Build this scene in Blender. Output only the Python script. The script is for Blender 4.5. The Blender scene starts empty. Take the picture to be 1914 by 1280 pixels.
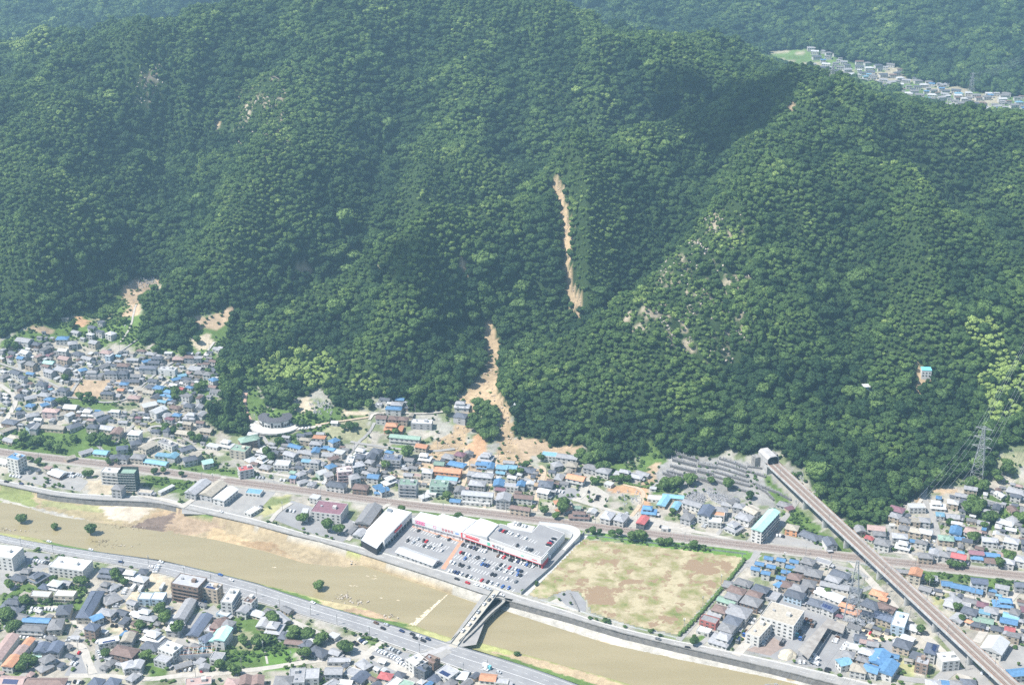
import bpy, bmesh, math, random
import numpy as np
from mathutils import Vector, Matrix
rnd = random.Random(7)
nrs = np.random.RandomState(11)
SC = bpy.context.scene
COL = SC.collection

# ---------------------------------------------------------------- camera, sky, sun, exposure
F, CX, CY, PITCH, CH = 2658.0, 957.0, 640.0, math.radians(23.0), 611.0
SP, CP = math.sin(PITCH), math.cos(PITCH)
cam = bpy.data.objects.new("camera", bpy.data.cameras.new("camera"))
COL.objects.link(cam)
cam.data.sensor_width = 36.0
cam.data.lens = F / 1914.0 * 36.0
cam.data.clip_start, cam.data.clip_end = 1.0, 30000.0
cam.location = (0, 0, CH)
cam.rotation_euler = (math.radians(90) - PITCH, 0, 0)
SC.camera = cam

SUN_EL, SUN_AZ = math.radians(56), math.radians(252)     # azimuth of the sun, clockwise from +Y
world = bpy.data.worlds.new("World"); SC.world = world
world.use_nodes = True
wn = world.node_tree
wn.nodes.clear()
sky = wn.nodes.new("ShaderNodeTexSky"); sky.sky_type = 'NISHITA'; sky.sun_disc = False
sky.sun_elevation = SUN_EL; sky.sun_rotation = SUN_AZ
sky.air_density = 1.0; sky.dust_density = 1.2
bg = wn.nodes.new("ShaderNodeBackground"); bg.inputs[1].default_value = 0.10
wo = wn.nodes.new("ShaderNodeOutputWorld")
wn.links.new(sky.outputs[0], bg.inputs[0]); wn.links.new(bg.outputs[0], wo.inputs[0])
sd = bpy.data.lights.new("sun", 'SUN'); sd.energy = 4.6; sd.angle = math.radians(0.6); sd.color = (1.0, 0.955, 0.89)
sun = bpy.data.objects.new("sun", sd); COL.objects.link(sun)
sdir = Vector((math.sin(SUN_AZ) * math.cos(SUN_EL), math.cos(SUN_AZ) * math.cos(SUN_EL), math.sin(SUN_EL)))
sun.rotation_euler = sdir.to_track_quat('Z', 'Y').to_euler()
sun.location = (0, 0, 1500)
SC.view_settings.view_transform = 'Standard'
SC.view_settings.look = 'None'
SC.view_settings.exposure = 0.93
SC.view_settings.gamma = 1.0
SC.render.engine = 'CYCLES'
SC.cycles.max_bounces = 5
SC.cycles.diffuse_bounces = 2
SC.cycles.glossy_bounces = 2
SC.cycles.transmission_bounces = 2
SC.cycles.transparent_max_bounces = 4
SC.cycles.volume_bounces = 0
SC.cycles.caustics_reflective = False
SC.cycles.use_denoising = False
SC.cycles.sample_clamp_indirect = 4.0

# ---------------------------------------------------------------- projection helpers (photo pixels, 1914 wide)
def ray(px, py):
    u = (np.asarray(px, float) - CX) / F; v = (np.asarray(py, float) - CY) / F
    return u, CP - v * SP, -(SP + v * CP)
def flat(px, py, z=0.0):
    u, b, c = ray(px, py); t = (z - CH) / c
    return t * u, t * b
def P(px, py, z=0.0):
    x, y = flat(px, py, z); return Vector((float(x), float(y), z))
def proj(x, y, z):
    d = y * CP + (CH - z) * SP
    v = ((CH - z) * CP - y * SP) / d
    return x / d * F + CX, v * F + CY, d

# ---------------------------------------------------------------- noise
def _hash(ix, iy, seed):
    h = (ix.astype(np.int64) * 374761393 + iy.astype(np.int64) * 668265263 + seed * 974634777) & 0x7fffffff
    h = ((h ^ (h >> 13)) * 1274126177) & 0x7fffffff
    return ((h ^ (h >> 16)) & 0xffff) / 65535.0
def vnoise(x, y, seed=0):
    ix, iy = np.floor(x), np.floor(y); fx, fy = x - ix, y - iy
    fx = fx * fx * fx * (fx * (fx * 6 - 15) + 10); fy = fy * fy * fy * (fy * (fy * 6 - 15) + 10)
    a, b = _hash(ix, iy, seed), _hash(ix + 1, iy, seed); c, d = _hash(ix, iy + 1, seed), _hash(ix + 1, iy + 1, seed)
    return (a + (b - a) * fx) * (1 - fy) + (c + (d - c) * fx) * fy
def fbm(x, y, oct=4, seed=0):
    s, a, t = 0, 1.0, 0
    for o in range(oct):
        s = s + a * vnoise(x, y, seed + o); t += a; a *= .5; x = x * 2.03 + 17.1; y = y * 2.03 + 5.3
    return s / t
def ridged(x, y, oct=3, seed=0):
    s, a, t = 0, 1.0, 0
    for o in range(oct):
        s = s + a * (1 - np.abs(2 * vnoise(x, y, seed + o) - 1)); t += a; a *= .5; x = x * 2.1 + 3.1; y = y * 2.1 + 7.7
    return s / t

# ---------------------------------------------------------------- terrain
# (px, py, world Y): a point seen at that pixel at that distance
YP = """0 150 1850;140 90 1900;300 28 1960;400 0 2030;600 -50 2100;800 -30 2100;900 0 2080;1000 10 2080;1060 15 2080;1120 50 2010;1190 62 1970;
1250 75 1930;1340 85 1880;1400 100 1830;1450 150 1730;1460 172 1700;1510 140 1740;1560 150 1740;1640 180 1720;1720 200 1700;1800 200 1720;1914 205 1720;2060 220 1720;2250 250 1720;
-150 190 1800;-300 230 1750;
1290 205 1715;1200 235 1670;1100 270 1620;1000 320 1560;925 355 1520;850 390 1480;775 425 1465;700 460 1450;625 500 1435;560 540 1415;480 600 1385;430 690 1300;425 790 1225;
1340 130 1860;1250 195 1830;1100 250 1740;980 305 1670;900 345 1615;800 400 1560;700 430 1530;600 495 1480;500 565 1435;420 625 1388;
600 250 1750;500 150 1850;470 300 1640;400 430 1500;330 500 1440;720 200 1830;690 350 1620;300 250 1770;230 400 1570;150 200 1740;100 350 1550;60 480 1430;
900 150 1880;850 280 1685;1050 150 1880;1150 150 1880;780 100 1950;640 90 1960;550 380 1580;150 500 1470;-80 420 1500;
1460 215 1645;1430 255 1600;1400 290 1560;1340 380 1465;1280 450 1410;1200 520 1370;1120 580 1328;1050 625 1295;1000 655 1275;940 720 1255;
1350 260 1665;1300 340 1560;1230 420 1485;1160 500 1435;1085 582 1392;980 640 1340;910 605 1375;915 700 1300;
1035 330 1550;1050 400 1490;1060 500 1432;
1540 235 1625;1600 320 1520;1700 370 1485;1800 430 1435;1914 510 1370;2040 590 1300;
1914 350 1545;1800 340 1610;1700 300 1640;2000 300 1600;1914 270 1650;
1500 400 1452;1500 600 1290;1450 750 1200;1380 600 1285;1700 600 1288;1700 780 1180;1620 500 1370;1800 600 1290;1900 700 1240;2050 700 1230;
1300 600 1285;1300 740 1195;1200 700 1225;1100 740 1210;1400 480 1385;
800 500 1385;750 620 1325;640 620 1370;850 620 1345;700 540 1390;900 480 1430;950 420 1480;800 700 1288;680 680 1300;560 650 1360"""
# (px, py, z): a point at that height
ZP = """0 610 42;120 600 42;260 515 60;340 545 52;200 620 38;0 640 36;100 700 22;300 690 20;400 620 33;400 700 16;0 760 10;150 770 9;300 780 7;-150 640 34;-150 760 8;
500 740 12;600 730 14;700 735 14;760 745 14;850 760 12;925 760 11;1000 780 7;1050 820 4;1100 838 4;1200 835 5;1300 830 8;1350 835 9;1450 862 8;1500 890 5;1560 940 3;1620 960 2;
1700 930 3;1760 925 4;1850 860 12;1914 850 14;1914 900 5;2050 870 8;600 800 6;700 800 6;820 800 6;930 820 5;480 800 5;560 850 2;800 860 2;1000 860 2;1150 880 2;1250 900 3;1350 900 4;
1430 110 30;1520 125 30;1600 145 30;1700 160 30;1800 180 30;1914 192 30;2050 210 30;1400 95 32;1300 60 45"""
# far points (X, Y, z)
XP = """-1500 2300 60;-1000 2300 70;-500 2450 120;0 2500 110;400 2400 70;-1500 2700 50;-900 2750 60;-400 2850 70;0 2850 60;500 2800 40;-1500 3150 110;-900 3200 120;-400 3300 120;0 3200 120;400 3150 90;
800 3100 100;1200 3050 110;1600 2900 110;-2500 2700 90;-1500 3700 230;-700 3800 240;0 3800 240;800 3700 250;1600 3600 260;2300 3200 200;600 2650 32;900 2100 60;1200 2050 50;1600 2000 50;700 2250 45;500 2150 110;-800 1350 38;-1400 1500 80;-1600 1900 170;
-2600 1800 180;2300 2000 130;2400 2600 60;1800 1500 130;1800 1200 40;-2500 4500 300;0 4700 330;2500 4500 330;-1900 1200 20;2300 1100 20;-1200 1800 190;1400 1720 180;-300 2150 292;-100 2300 200;300 2150 200;-700 2150 210"""
def _parse(s): return np.array([[float(v) for v in p.split()] for p in s.replace("\n", "").split(";") if p.strip()])
_pts = []
for px, py, Y in _parse(YP):
    u, b, c = ray(px, py); t = Y / b; _pts.append((t * u, Y, CH + t * c - 5.0))
def _back(a, dy, dz):
    for px, py, Y in _parse(a):
        u, b, c = ray(px, py); t = Y / b; _pts.append((t * u * (Y + dy) / Y, Y + dy, CH + t * c - 5.0 - dz))
_back("0 150 1850;140 90 1900;300 28 1960;400 0 2030;600 -50 2100;800 -30 2100;900 0 2080;1000 10 2080;1060 15 2080;1120 50 2010;1190 62 1970;1250 75 1930;1340 85 1880;1400 100 1830;1450 150 1730", 130, 48)
_back("1510 140 1740;1560 150 1740;1640 180 1720;1720 200 1700;1800 200 1720;1914 205 1720;2060 220 1720;2250 250 1720", 90, 38)
_back("1290 205 1715;1200 235 1670;1100 270 1620;1000 320 1560;925 355 1520;850 390 1480;775 425 1465;700 460 1450;625 500 1435;560 540 1415", 55, 24)
_back("1430 255 1600;1400 290 1560;1340 380 1465;1280 450 1410;1200 520 1370;1120 580 1328", 40, 22)
_back("1540 235 1625;1600 320 1520;1700 370 1485;1800 430 1435;1914 510 1370", 50, 24)
_back("500 150 1850;470 300 1640;400 430 1500;150 200 1740;100 350 1550", 60, 4)
for px, py, z in _parse(ZP):
    x, y = flat(px, py, z); _pts.append((float(x), float(y), z))
for x, y, z in _parse(XP): _pts.append((x, y, z))
_pts = np.array(_pts)
# biharmonic-ish RBF (r^1.5) with a linear tail, lightly smoothed
def _phi(r): return (r / 300.0) ** 1.4
_n = len(_pts)
_A = np.zeros((_n + 3, _n + 3))
_D = np.hypot(_pts[:, None, 0] - _pts[None, :, 0], _pts[:, None, 1] - _pts[None, :, 1])
_A[:_n, :_n] = _phi(_D) - np.eye(_n) * 0.01
_A[:_n, _n] = 1; _A[:_n, _n + 1:] = _pts[:, :2] / 1000; _A[_n:, :_n] = _A[:_n, _n:].T
_W = np.linalg.solve(_A, np.concatenate([_pts[:, 2], np.zeros(3)]))
def rbf(x, y):
    x = np.asarray(x, float).ravel(); y = np.asarray(y, float).ravel(); out = np.empty(len(x))
    for i in range(0, len(x), 20000):
        s = slice(i, i + 20000)
        r = np.hypot(x[s, None] - _pts[None, :, 0], y[s, None] - _pts[None, :, 1])
        out[s] = _phi(r) @ _W[:_n] + _W[_n] + x[s] / 1000 * _W[_n + 1] + y[s] / 1000 * _W[_n + 2]
    return out
# where the flat valley floor ends (photo pixels on z = 0)
_fl = [(-400, 845), (0, 846), (200, 856), (400, 868), (560, 868), (700, 850), (850, 840), (1000, 862), (1200, 905), (1330, 935), (1450, 965), (1600, 975), (1750, 965), (1914, 945), (2300, 930)]
_flw = np.array([flat(a, b) for a, b in _fl])
def seg(x0, x1, s): return list(np.arange(x0, x1, s))
GX = np.array(seg(-2600, -1300, 40) + seg(-1300, -560, 9) + seg(-560, 520, 3.2) + seg(520, 1400, 9) + seg(1400, 2601, 40))
GY = np.array([-9000, -4000, -1500, 0, 500, 700] + seg(760, 1480, 3.2) + seg(1480, 2300, 8) + seg(2300, 3400, 16) + [3400, 3500, 3700, 4000, 4300, 4600])
_mx, _my = np.meshgrid(GX, GY)
GZ = rbf(_mx, np.clip(_my, 600, None)).reshape(_mx.shape)
def _relief(x, y, z):
    wx = x + 60 * (fbm(x / 210, y / 210, 2, 51) - .5); wy = y + 60 * (fbm(x / 210, y / 210, 2, 52) - .5)
    return np.clip((z - 22) / 60, 0, 1) * (84 * (ridged(wx / 170, wy / 380, 2, 5) - .62) + 17 * (ridged(wx / 52, wy / 90, 2, 8) - .6))
# the relief is tied back to zero at the surveyed points so that the skyline keeps its place
_res = _relief(_pts[:, 0], _pts[:, 1], _pts[:, 2]); _n0 = len(_parse(YP))
_res[_n0:] *= 1.0
_W2 = np.linalg.solve(_A, np.concatenate([_res, np.zeros(3)]))
_Wk = _W; _z0 = GZ.copy(); _W = _W2; _c = rbf(_mx, np.clip(_my, 600, None)).reshape(_mx.shape); _W = _Wk
GZ = GZ + _relief(_mx, _my, GZ) - np.clip((GZ - 10) / 30, 0, 1) * _c
_yl = np.interp(_mx, _flw[:, 0], _flw[:, 1])
_b = np.clip((_my - _yl) / 90, 0, 1); _b = _b * _b * (3 - 2 * _b)
GZ = np.maximum(GZ, 0.0) * _b
# named crests and gullies cut a little sharper
def _sharpen(lines, h, w):
    global GZ
    for ln in lines.split("|"):
        q = []
        for px, py, Y in _parse(ln): u, b, c = ray(px, py); q.append((Y / b * u, Y))
        best = np.full(GZ.shape, 1e9)
        for (x0, y0), (x1, y1) in zip(q[:-1], q[1:]):
            t = np.clip(((_mx - x0) * (x1 - x0) + (_my - y0) * (y1 - y0)) / ((x1 - x0) ** 2 + (y1 - y0) ** 2), 0, 1); best = np.minimum(best, np.hypot(_mx - x0 - t * (x1 - x0), _my - y0 - t * (y1 - y0)))
        GZ = GZ + h * np.exp(-(best / w) ** 1.3) * np.clip((GZ - 15) / 50, 0, 1)
_sharpen("1290 205 1715;1200 235 1670;1100 270 1620;1000 320 1560;925 355 1520;850 390 1480;775 425 1465;700 460 1450;625 500 1435;560 540 1415;480 600 1385|1460 215 1645;1430 255 1600;1400 290 1560;1340 380 1465;1280 450 1410;1200 520 1370;1120 580 1328;1050 625 1295|1540 235 1625;1600 320 1520;1700 370 1485;1800 430 1435;1914 510 1370|500 150 1850;470 300 1640;400 430 1500;330 500 1440|150 200 1740;100 350 1550;60 480 1430|900 150 1880;850 280 1685|1400 290 1560;1500 400 1452;1500 600 1290|1150 290 1600;1110 380 1500;1120 470 1440|780 435 1460;790 520 1375;760 620 1325;690 700 1290|1700 370 1485;1720 480 1390;1690 600 1288;1640 720 1215|250 60 1900;260 180 1780;230 300 1660;190 420 1530|640 90 1960;600 200 1800;580 320 1650;540 450 1500|1010 40 2050;1040 120 1900;1020 200 1760", 20, 46)
_sharpen("1350 260 1665;1300 340 1560;1230 420 1485;1160 500 1435;1085 582 1392;980 640 1340;910 605 1375|1035 330 1550;1050 400 1490;1060 500 1432;1085 582 1392|1330 130 1860;1250 195 1830;1100 250 1740;980 305 1670;900 345 1615;800 400 1560;700 430 1530;600 495 1480;500 565 1435|720 200 1830;690 350 1620;610 470 1490|300 250 1770;230 400 1570;180 520 1460|1580 420 1440;1600 560 1320;1580 720 1215|860 470 1430;880 560 1390;905 610 1370|1800 340 1610;1914 430 1500|1010 120 1930;960 220 1760|400 40 1980;380 180 1800;340 320 1620;290 430 1510|780 60 2000;790 160 1900;760 280 1720", -38, 54)
def zat(x, y):
    x = np.asarray(x, float); y = np.asarray(y, float)
    i = np.clip(np.searchsorted(GX, x) - 1, 0, len(GX) - 2); j = np.clip(np.searchsorted(GY, y) - 1, 0, len(GY) - 2)
    fx = np.clip((x - GX[i]) / (GX[i + 1] - GX[i]), 0, 1); fy = np.clip((y - GY[j]) / (GY[j + 1] - GY[j]), 0, 1)
    return (GZ[j, i] * (1 - fx) + GZ[j, i + 1] * fx) * (1 - fy) + (GZ[j + 1, i] * (1 - fx) + GZ[j + 1, i + 1] * fx) * fy
def hit(px, py, dz=0.0, ymin=700.0):
    """first point where the ray through the photo pixel meets the ground raised by dz"""
    u, b, c = ray(px, py)
    Y = np.arange(ymin, 3600, 4.0); t = Y / b
    z = CH + t * c; g = zat(t * u, Y) + dz
    k = np.argmax(z <= g)
    if not (z <= g).any(): k = len(Y) - 1
    if k > 0:
        d0, d1 = z[k - 1] - g[k - 1], z[k] - g[k]
        y = Y[k - 1] + 4.0 * (d0 / (d0 - d1) if d0 != d1 else 0)
    else: y = Y[0]
    x = y / b * u
    return float(x), float(y)
def inpoly(x, y, poly):
    x = np.asarray(x); y = np.asarray(y); r = np.zeros(x.shape, bool); n = len(poly)
    for k in range(n):
        x0, y0 = poly[k]; x1, y1 = poly[(k + 1) % n]
        if y0 == y1: continue
        c = ((y0 > y) != (y1 > y)) & (x < (x1 - x0) * (y - y0) / (y1 - y0) + x0); r ^= c
    return r
def pxs(s):
    return [tuple(float(v) for v in p.split()) for p in s.split(";") if p.strip()]
def wpoly(s, dz=0.0): return [hit(a, b, dz) for a, b in pxs(s)]
def fpoly(s, z=0.0): return [tuple(float(v) for v in flat(a, b, z)) for a, b in pxs(s)]

# ---------------------------------------------------------------- materials
MATS = {}
def nt(name):
    m = bpy.data.materials.new(name); m.use_nodes = True
    t = m.node_tree; b = t.nodes["Principled BSDF"]; b.inputs["Roughness"].default_value = .8
    b.inputs["Specular IOR Level"].default_value = .3
    return m, t, b
def mat(name, c, rough=.8, c2=None, vary=0.0, scale=.3, metal=0.0, spec=.3, detail=4, lo=.35, hi=.65, coord='Object', bump=0, stretch=None):
    if name in MATS: return MATS[name]
    m, t, b = nt(name); b.inputs["Roughness"].default_value = rough; b.inputs["Metallic"].default_value = metal
    b.inputs["Specular IOR Level"].default_value = spec
    if c2 is None: c2 = tuple(v * .82 for v in c)
    if coord == 'Object':
        g = t.nodes.new("ShaderNodeNewGeometry").outputs["Position"]
    else: g = t.nodes.new("ShaderNodeTexCoord").outputs["Object"]
    if stretch:
        mp = t.nodes.new("ShaderNodeMapping"); mp.inputs["Scale"].default_value = stretch; t.links.new(g, mp.inputs[0]); g = mp.outputs[0]
    n = t.nodes.new("ShaderNodeTexNoise"); n.inputs["Scale"].default_value = scale; n.inputs["Detail"].default_value = detail
    t.links.new(g, n.inputs["Vector"])
    r = t.nodes.new("ShaderNodeMapRange"); r.inputs[1].default_value = lo; r.inputs[2].default_value = hi
    t.links.new(n.outputs[0], r.inputs[0])
    x = t.nodes.new("ShaderNodeMix"); x.data_type = 'RGBA'
    x.inputs[6].default_value = (*c, 1); x.inputs[7].default_value = (*c2, 1)
    t.links.new(r.outputs[0], x.inputs[0]); t.links.new(x.outputs[2], b.inputs["Base Color"])
    if vary:
        oi = t.nodes.new("ShaderNodeObjectInfo"); vr = t.nodes.new("ShaderNodeMapRange"); vr.inputs[3].default_value = 1 - vary; vr.inputs[4].default_value = 1 + vary * .6; t.links.new(oi.outputs["Random"], vr.inputs[0])
        vs = t.nodes.new("ShaderNodeVectorMath"); vs.operation = 'SCALE'; t.links.new(x.outputs[2], vs.inputs[0]); t.links.new(vr.outputs[0], vs.inputs["Scale"]); t.links.new(vs.outputs[0], b.inputs["Base Color"])
    if bump:
        bp = t.nodes.new("ShaderNodeBump"); bp.inputs["Distance"].default_value = bump; t.links.new(n.outputs[0], bp.inputs["Height"]); t.links.new(bp.outputs[0], b.inputs["Normal"])
    MATS[name] = m; return m

# ---------------------------------------------------------------- object helpers
def link(o, parent=None):
    COL.objects.link(o)
    if parent is not None: o.parent = parent
    return o
def mesh(name, verts, faces, mats=(), midx=None, smooth=False):
    me = bpy.data.meshes.new(name)
    verts = np.asarray(verts, dtype=np.float32)
    me.from_pydata(verts.tolist(), [], faces)
    for m in mats: me.materials.append(m)
    if midx is not None: me.polygons.foreach_set("material_index", np.asarray(midx, dtype=np.int32))
    if smooth: me.polygons.foreach_set("use_smooth", np.ones(len(me.polygons), dtype=bool))
    me.update(); return me
def obj(name, me, parent=None, label=None, cat=None, group=None, kind=None, loc=None, rz=0.0):
    o = bpy.data.objects.new(name, me); link(o, parent)
    if loc is not None: o.location = loc
    if rz: o.rotation_euler = (0, 0, rz)
    if label: o["label"] = label
    if cat: o["category"] = cat
    if group: o["group"] = group
    if kind: o["kind"] = kind
    return o
class MB:
    """collects boxes, prisms and bars into ONE mesh"""
    def __init__(s): s.v = []; s.f = []; s.m = []
    def quad(s, pts, m=0):
        b = len(s.v); s.v += [tuple(p) for p in pts]; s.f.append(tuple(range(b, b + len(pts)))); s.m.append(m)
    def box(s, x0, x1, y0, y1, z0, z1, m=0, rz=0.0, c=(0, 0)):
        ca, sa = math.cos(rz), math.sin(rz); b = len(s.v)
        for z in (z0, z1):
            for x, y in ((x0, y0), (x1, y0), (x1, y1), (x0, y1)):
                s.v.append((c[0] + x * ca - y * sa, c[1] + x * sa + y * ca, z))
        for q in ((3, 2, 1, 0), (4, 5, 6, 7), (0, 1, 5, 4), (1, 2, 6, 5), (2, 3, 7, 6), (3, 0, 4, 7)):
            s.f.append(tuple(b + k for k in q)); s.m.append(m)
    def prism(s, poly, z0, z1, m=0, mtop=None):
        n = len(poly); b = len(s.v)
        a = sum(poly[i][0] * poly[(i + 1) % n][1] - poly[(i + 1) % n][0] * poly[i][1] for i in range(n))
        if a < 0: poly = poly[::-1]
        for z in (z0, z1):
            for x, y in poly: s.v.append((x, y, z))
        s.f.append(tuple(b + n - 1 - k for k in range(n))); s.m.append(m)
        s.f.append(tuple(b + n + k for k in range(n))); s.m.append(m if mtop is None else mtop)
        for k in range(n):
            j = (k + 1) % n; s.f.append((b + k, b + j, b + n + j, b + n + k)); s.m.append(m)
    def bar(s, p, q, r=.1, n=4, m=0):
        p, q = Vector(p), Vector(q); d = q - p
        if d.length < 1e-6: return
        u = d.orthogonal().normalized(); w = d.normalized().cross(u); b = len(s.v)
        for c in (p, q):
            for k in range(n):
                a = 2 * math.pi * k / n + .785; s.v.append(tuple(c + u * (r * math.cos(a)) + w * (r * math.sin(a))))
        for k in range(n):
            j = (k + 1) % n; s.f.append((b + k, b + j, b + n + j, b + n + k)); s.m.append(m)
        s.f.append(tuple(b + n - 1 - k for k in range(n))); s.m.append(m)
        s.f.append(tuple(b + n + k for k in range(n))); s.m.append(m)
    def build(s, name, mats, parent=None, **k):
        if not isinstance(mats, (list, tuple)): mats = [mats]
        me = mesh(name, s.v, s.f, mats, s.m); return obj(name, me, parent, **k)
def ribbon(name, left, right, z, mats, kind='structure', drape=None, **k):
    """a strip between two polylines of world points"""
    n = len(left); v = []; f = []
    for a, b in zip(left, right):
        if drape is not None:
            v.append((a[0], a[1], float(zat(a[0], a[1])) + drape)); v.append((b[0], b[1], float(zat(b[0], b[1])) + drape))
        else:
            v.append((a[0], a[1], a[2] if len(a) > 2 else z)); v.append((b[0], b[1], b[2] if len(b) > 2 else z))
    for i in range(n - 1): f.append((2 * i, 2 * i + 1, 2 * i + 3, 2 * i + 2))
    me = mesh(name, v, f, [mats] if not isinstance(mats, (list, tuple)) else mats)
    return obj(name, me, None, kind=kind, **k)
def resample(pts, step):
    pts = [Vector(p) for p in pts]; out = [pts[0]]; 
    for a, b in zip(pts[:-1], pts[1:]):
        L = (b - a).length; n = max(1, int(round(L / step)))
        for i in range(1, n + 1): out.append(a.lerp(b, i / n))
    return out
def smoothline(pts, it=2):
    pts = [Vector(p) for p in pts]
    for _ in range(it):
        q = [pts[0]]
        for a, b in zip(pts[:-1], pts[1:]): q += [a * .75 + b * .25, a * .25 + b * .75]
        q.append(pts[-1]); pts = q
    return pts
def offset_line(pts, w):
    L, R = [], []
    for i, p in enumerate(pts):
        a = pts[max(0, i - 1)]; b = pts[min(len(pts) - 1, i + 1)]
        d = Vector((b[0] - a[0], b[1] - a[1])).normalized(); n = Vector((-d.y, d.x))
        z = p[2] if len(p) > 2 else 0
        L.append(Vector((p[0] + n.x * w, p[1] + n.y * w, z))); R.append(Vector((p[0] - n.x * w, p[1] - n.y * w, z)))
    return L, R
# ---------------------------------------------------------------- ground cover zones (photo pixels -> world polygons)
FEDGE = """-500 660;-200 650;0 634;50 610;88 608;125 598;155 583;208 560;225 540;253 517;303 517;302 548;262 565;268 590;263 628;300 650;345 655;350 638;375 612;333 600;365 588;438 574;430 600;418 655;409 690;414 745;389 760;386 790;426 813;459 815;467 798;451 748;459 720;485 722;498 760;538 768;553 743;578 740;590 725;615 732;622 760;653 768;680 760;692 742;728 750;756 750;766 772;791 774;828 765;846 745;870 730;885 715;905 690;915 672;908 640;904 604;913 600;920 630;928 660;932 690;928 735;950 757;958 780;953 806;965 818;988 818;1018 823;1030 834;1060 834;1093 832;1101 850;1131 870;1168 865;1200 852;1206 828;1223 828;1231 848;1243 862;1261 848;1306 854;1344 854;1358 838;1388 853;1426 846;1440 840;1463 846;1475 868;1511 876;1513 903;1543 930;1564 960;1586 976;1616 976;1656 982;1688 940;1721 926;1745 912;1771 908;1815 884;1841 898;1863 858;1872 838;1909 832;1960 840;2200 870;2500 880"""
forest_poly = wpoly(FEDGE) + [(2600, 1300), (2600, 4600), (-2600, 4600), (-2600, 1350)]
def band(s, dz=0.0):
    """px py halfwidth_m: a strip along a line on the hill"""
    pts = []; w = []
    for a in s.split(";"):
        x, y, h = [float(v) for v in a.split()]; pts.append(hit(x, y, dz)); w.append(h)
    L, R = [], []
    for i, p in enumerate(pts):
        a = pts[max(0, i - 1)]; b = pts[min(len(pts) - 1, i + 1)]
        d = Vector((b[0] - a[0], b[1] - a[1])).normalized(); n = Vector((-d.y, d.x)) * w[i]
        L.append((p[0] + n.x, p[1] + n.y)); R.append((p[0] - n.x, p[1] - n.y))
    return L + R[::-1]
SCAR = [band("1034 330 2.5;1040 352 4.6;1048 380 4.9;1054 405 4.9;1060 435 4.3;1062 460 3.7;1057 482 4.0;1060 510 4.6;1064 538 4.3;1074 562 4.3;1086 586 4.3"),
        band("910 600 6.3;917 630 7.3;921 655 7.3;921 680 9.5"),
        wpoly("918 672;932 672;934 700;930 735;950 757;958 790;956 812;975 850;985 870;930 870;935 800;930 775;905 755;882 790;872 812;868 850;800 860;790 835;840 812;862 775;860 745;885 720;905 695")]
SMALLSCAR = [band("860 472 1.5;864 495 3;869 520 3"), band("618 460 3;622 476 4"), band("1475 197 4;1486 203 4"), band("1608 752 2;1618 728 3;1622 722 6"), band("1712 750 2;1724 712 4;1732 690 12"),
             band("1720 940 2;1727 905 2;1730 880 1.5"), band("545 516 2;562 508 5;580 500 5"), band("404 236 4;408 226 3"), band("1590 770 1;1600 745 2")]
FARCLEAR = [[hit(a, b, 0, 2150) for a, b in pxs("1425 112;1440 98;1500 92;1545 98;1570 110;1600 120;1680 126;1692 148;1740 158;1790 163;1850 178;1914 182;2000 190;2100 215;1960 235;1800 212;1700 195;1640 180;1570 160;1500 140")]]
HOMEGROVE = wpoly("878 800;882 775;896 758;915 758;930 772;936 800;928 822;905 826;888 820")
BAMBOO = [wpoly("490 665;560 650;610 665;640 690;620 720;580 728;530 715;500 720;480 700"), wpoly("640 712;700 700;735 725;725 745;690 738;650 735"),
          wpoly("1790 610;1850 600;1880 650;1910 680;1930 720;1914 770;1880 800;1850 810;1830 760;1815 720;1845 690;1860 670;1820 650"), wpoly("20 85;100 92;100 104;20 104")]
ROCKY = [wpoly("1180 575;1250 480;1330 400;1380 380;1400 470;1420 560;1400 660;1330 700;1250 640;1150 620"), wpoly("245 130;300 120;310 170;270 215;240 190"), wpoly("395 220;500 140;540 180;520 250;440 280;400 260"),
         wpoly("395 340;430 330;440 380;400 390"), wpoly("700 480;745 480;740 530;705 540"), wpoly("490 250;540 240;545 290;495 300")]
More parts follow.
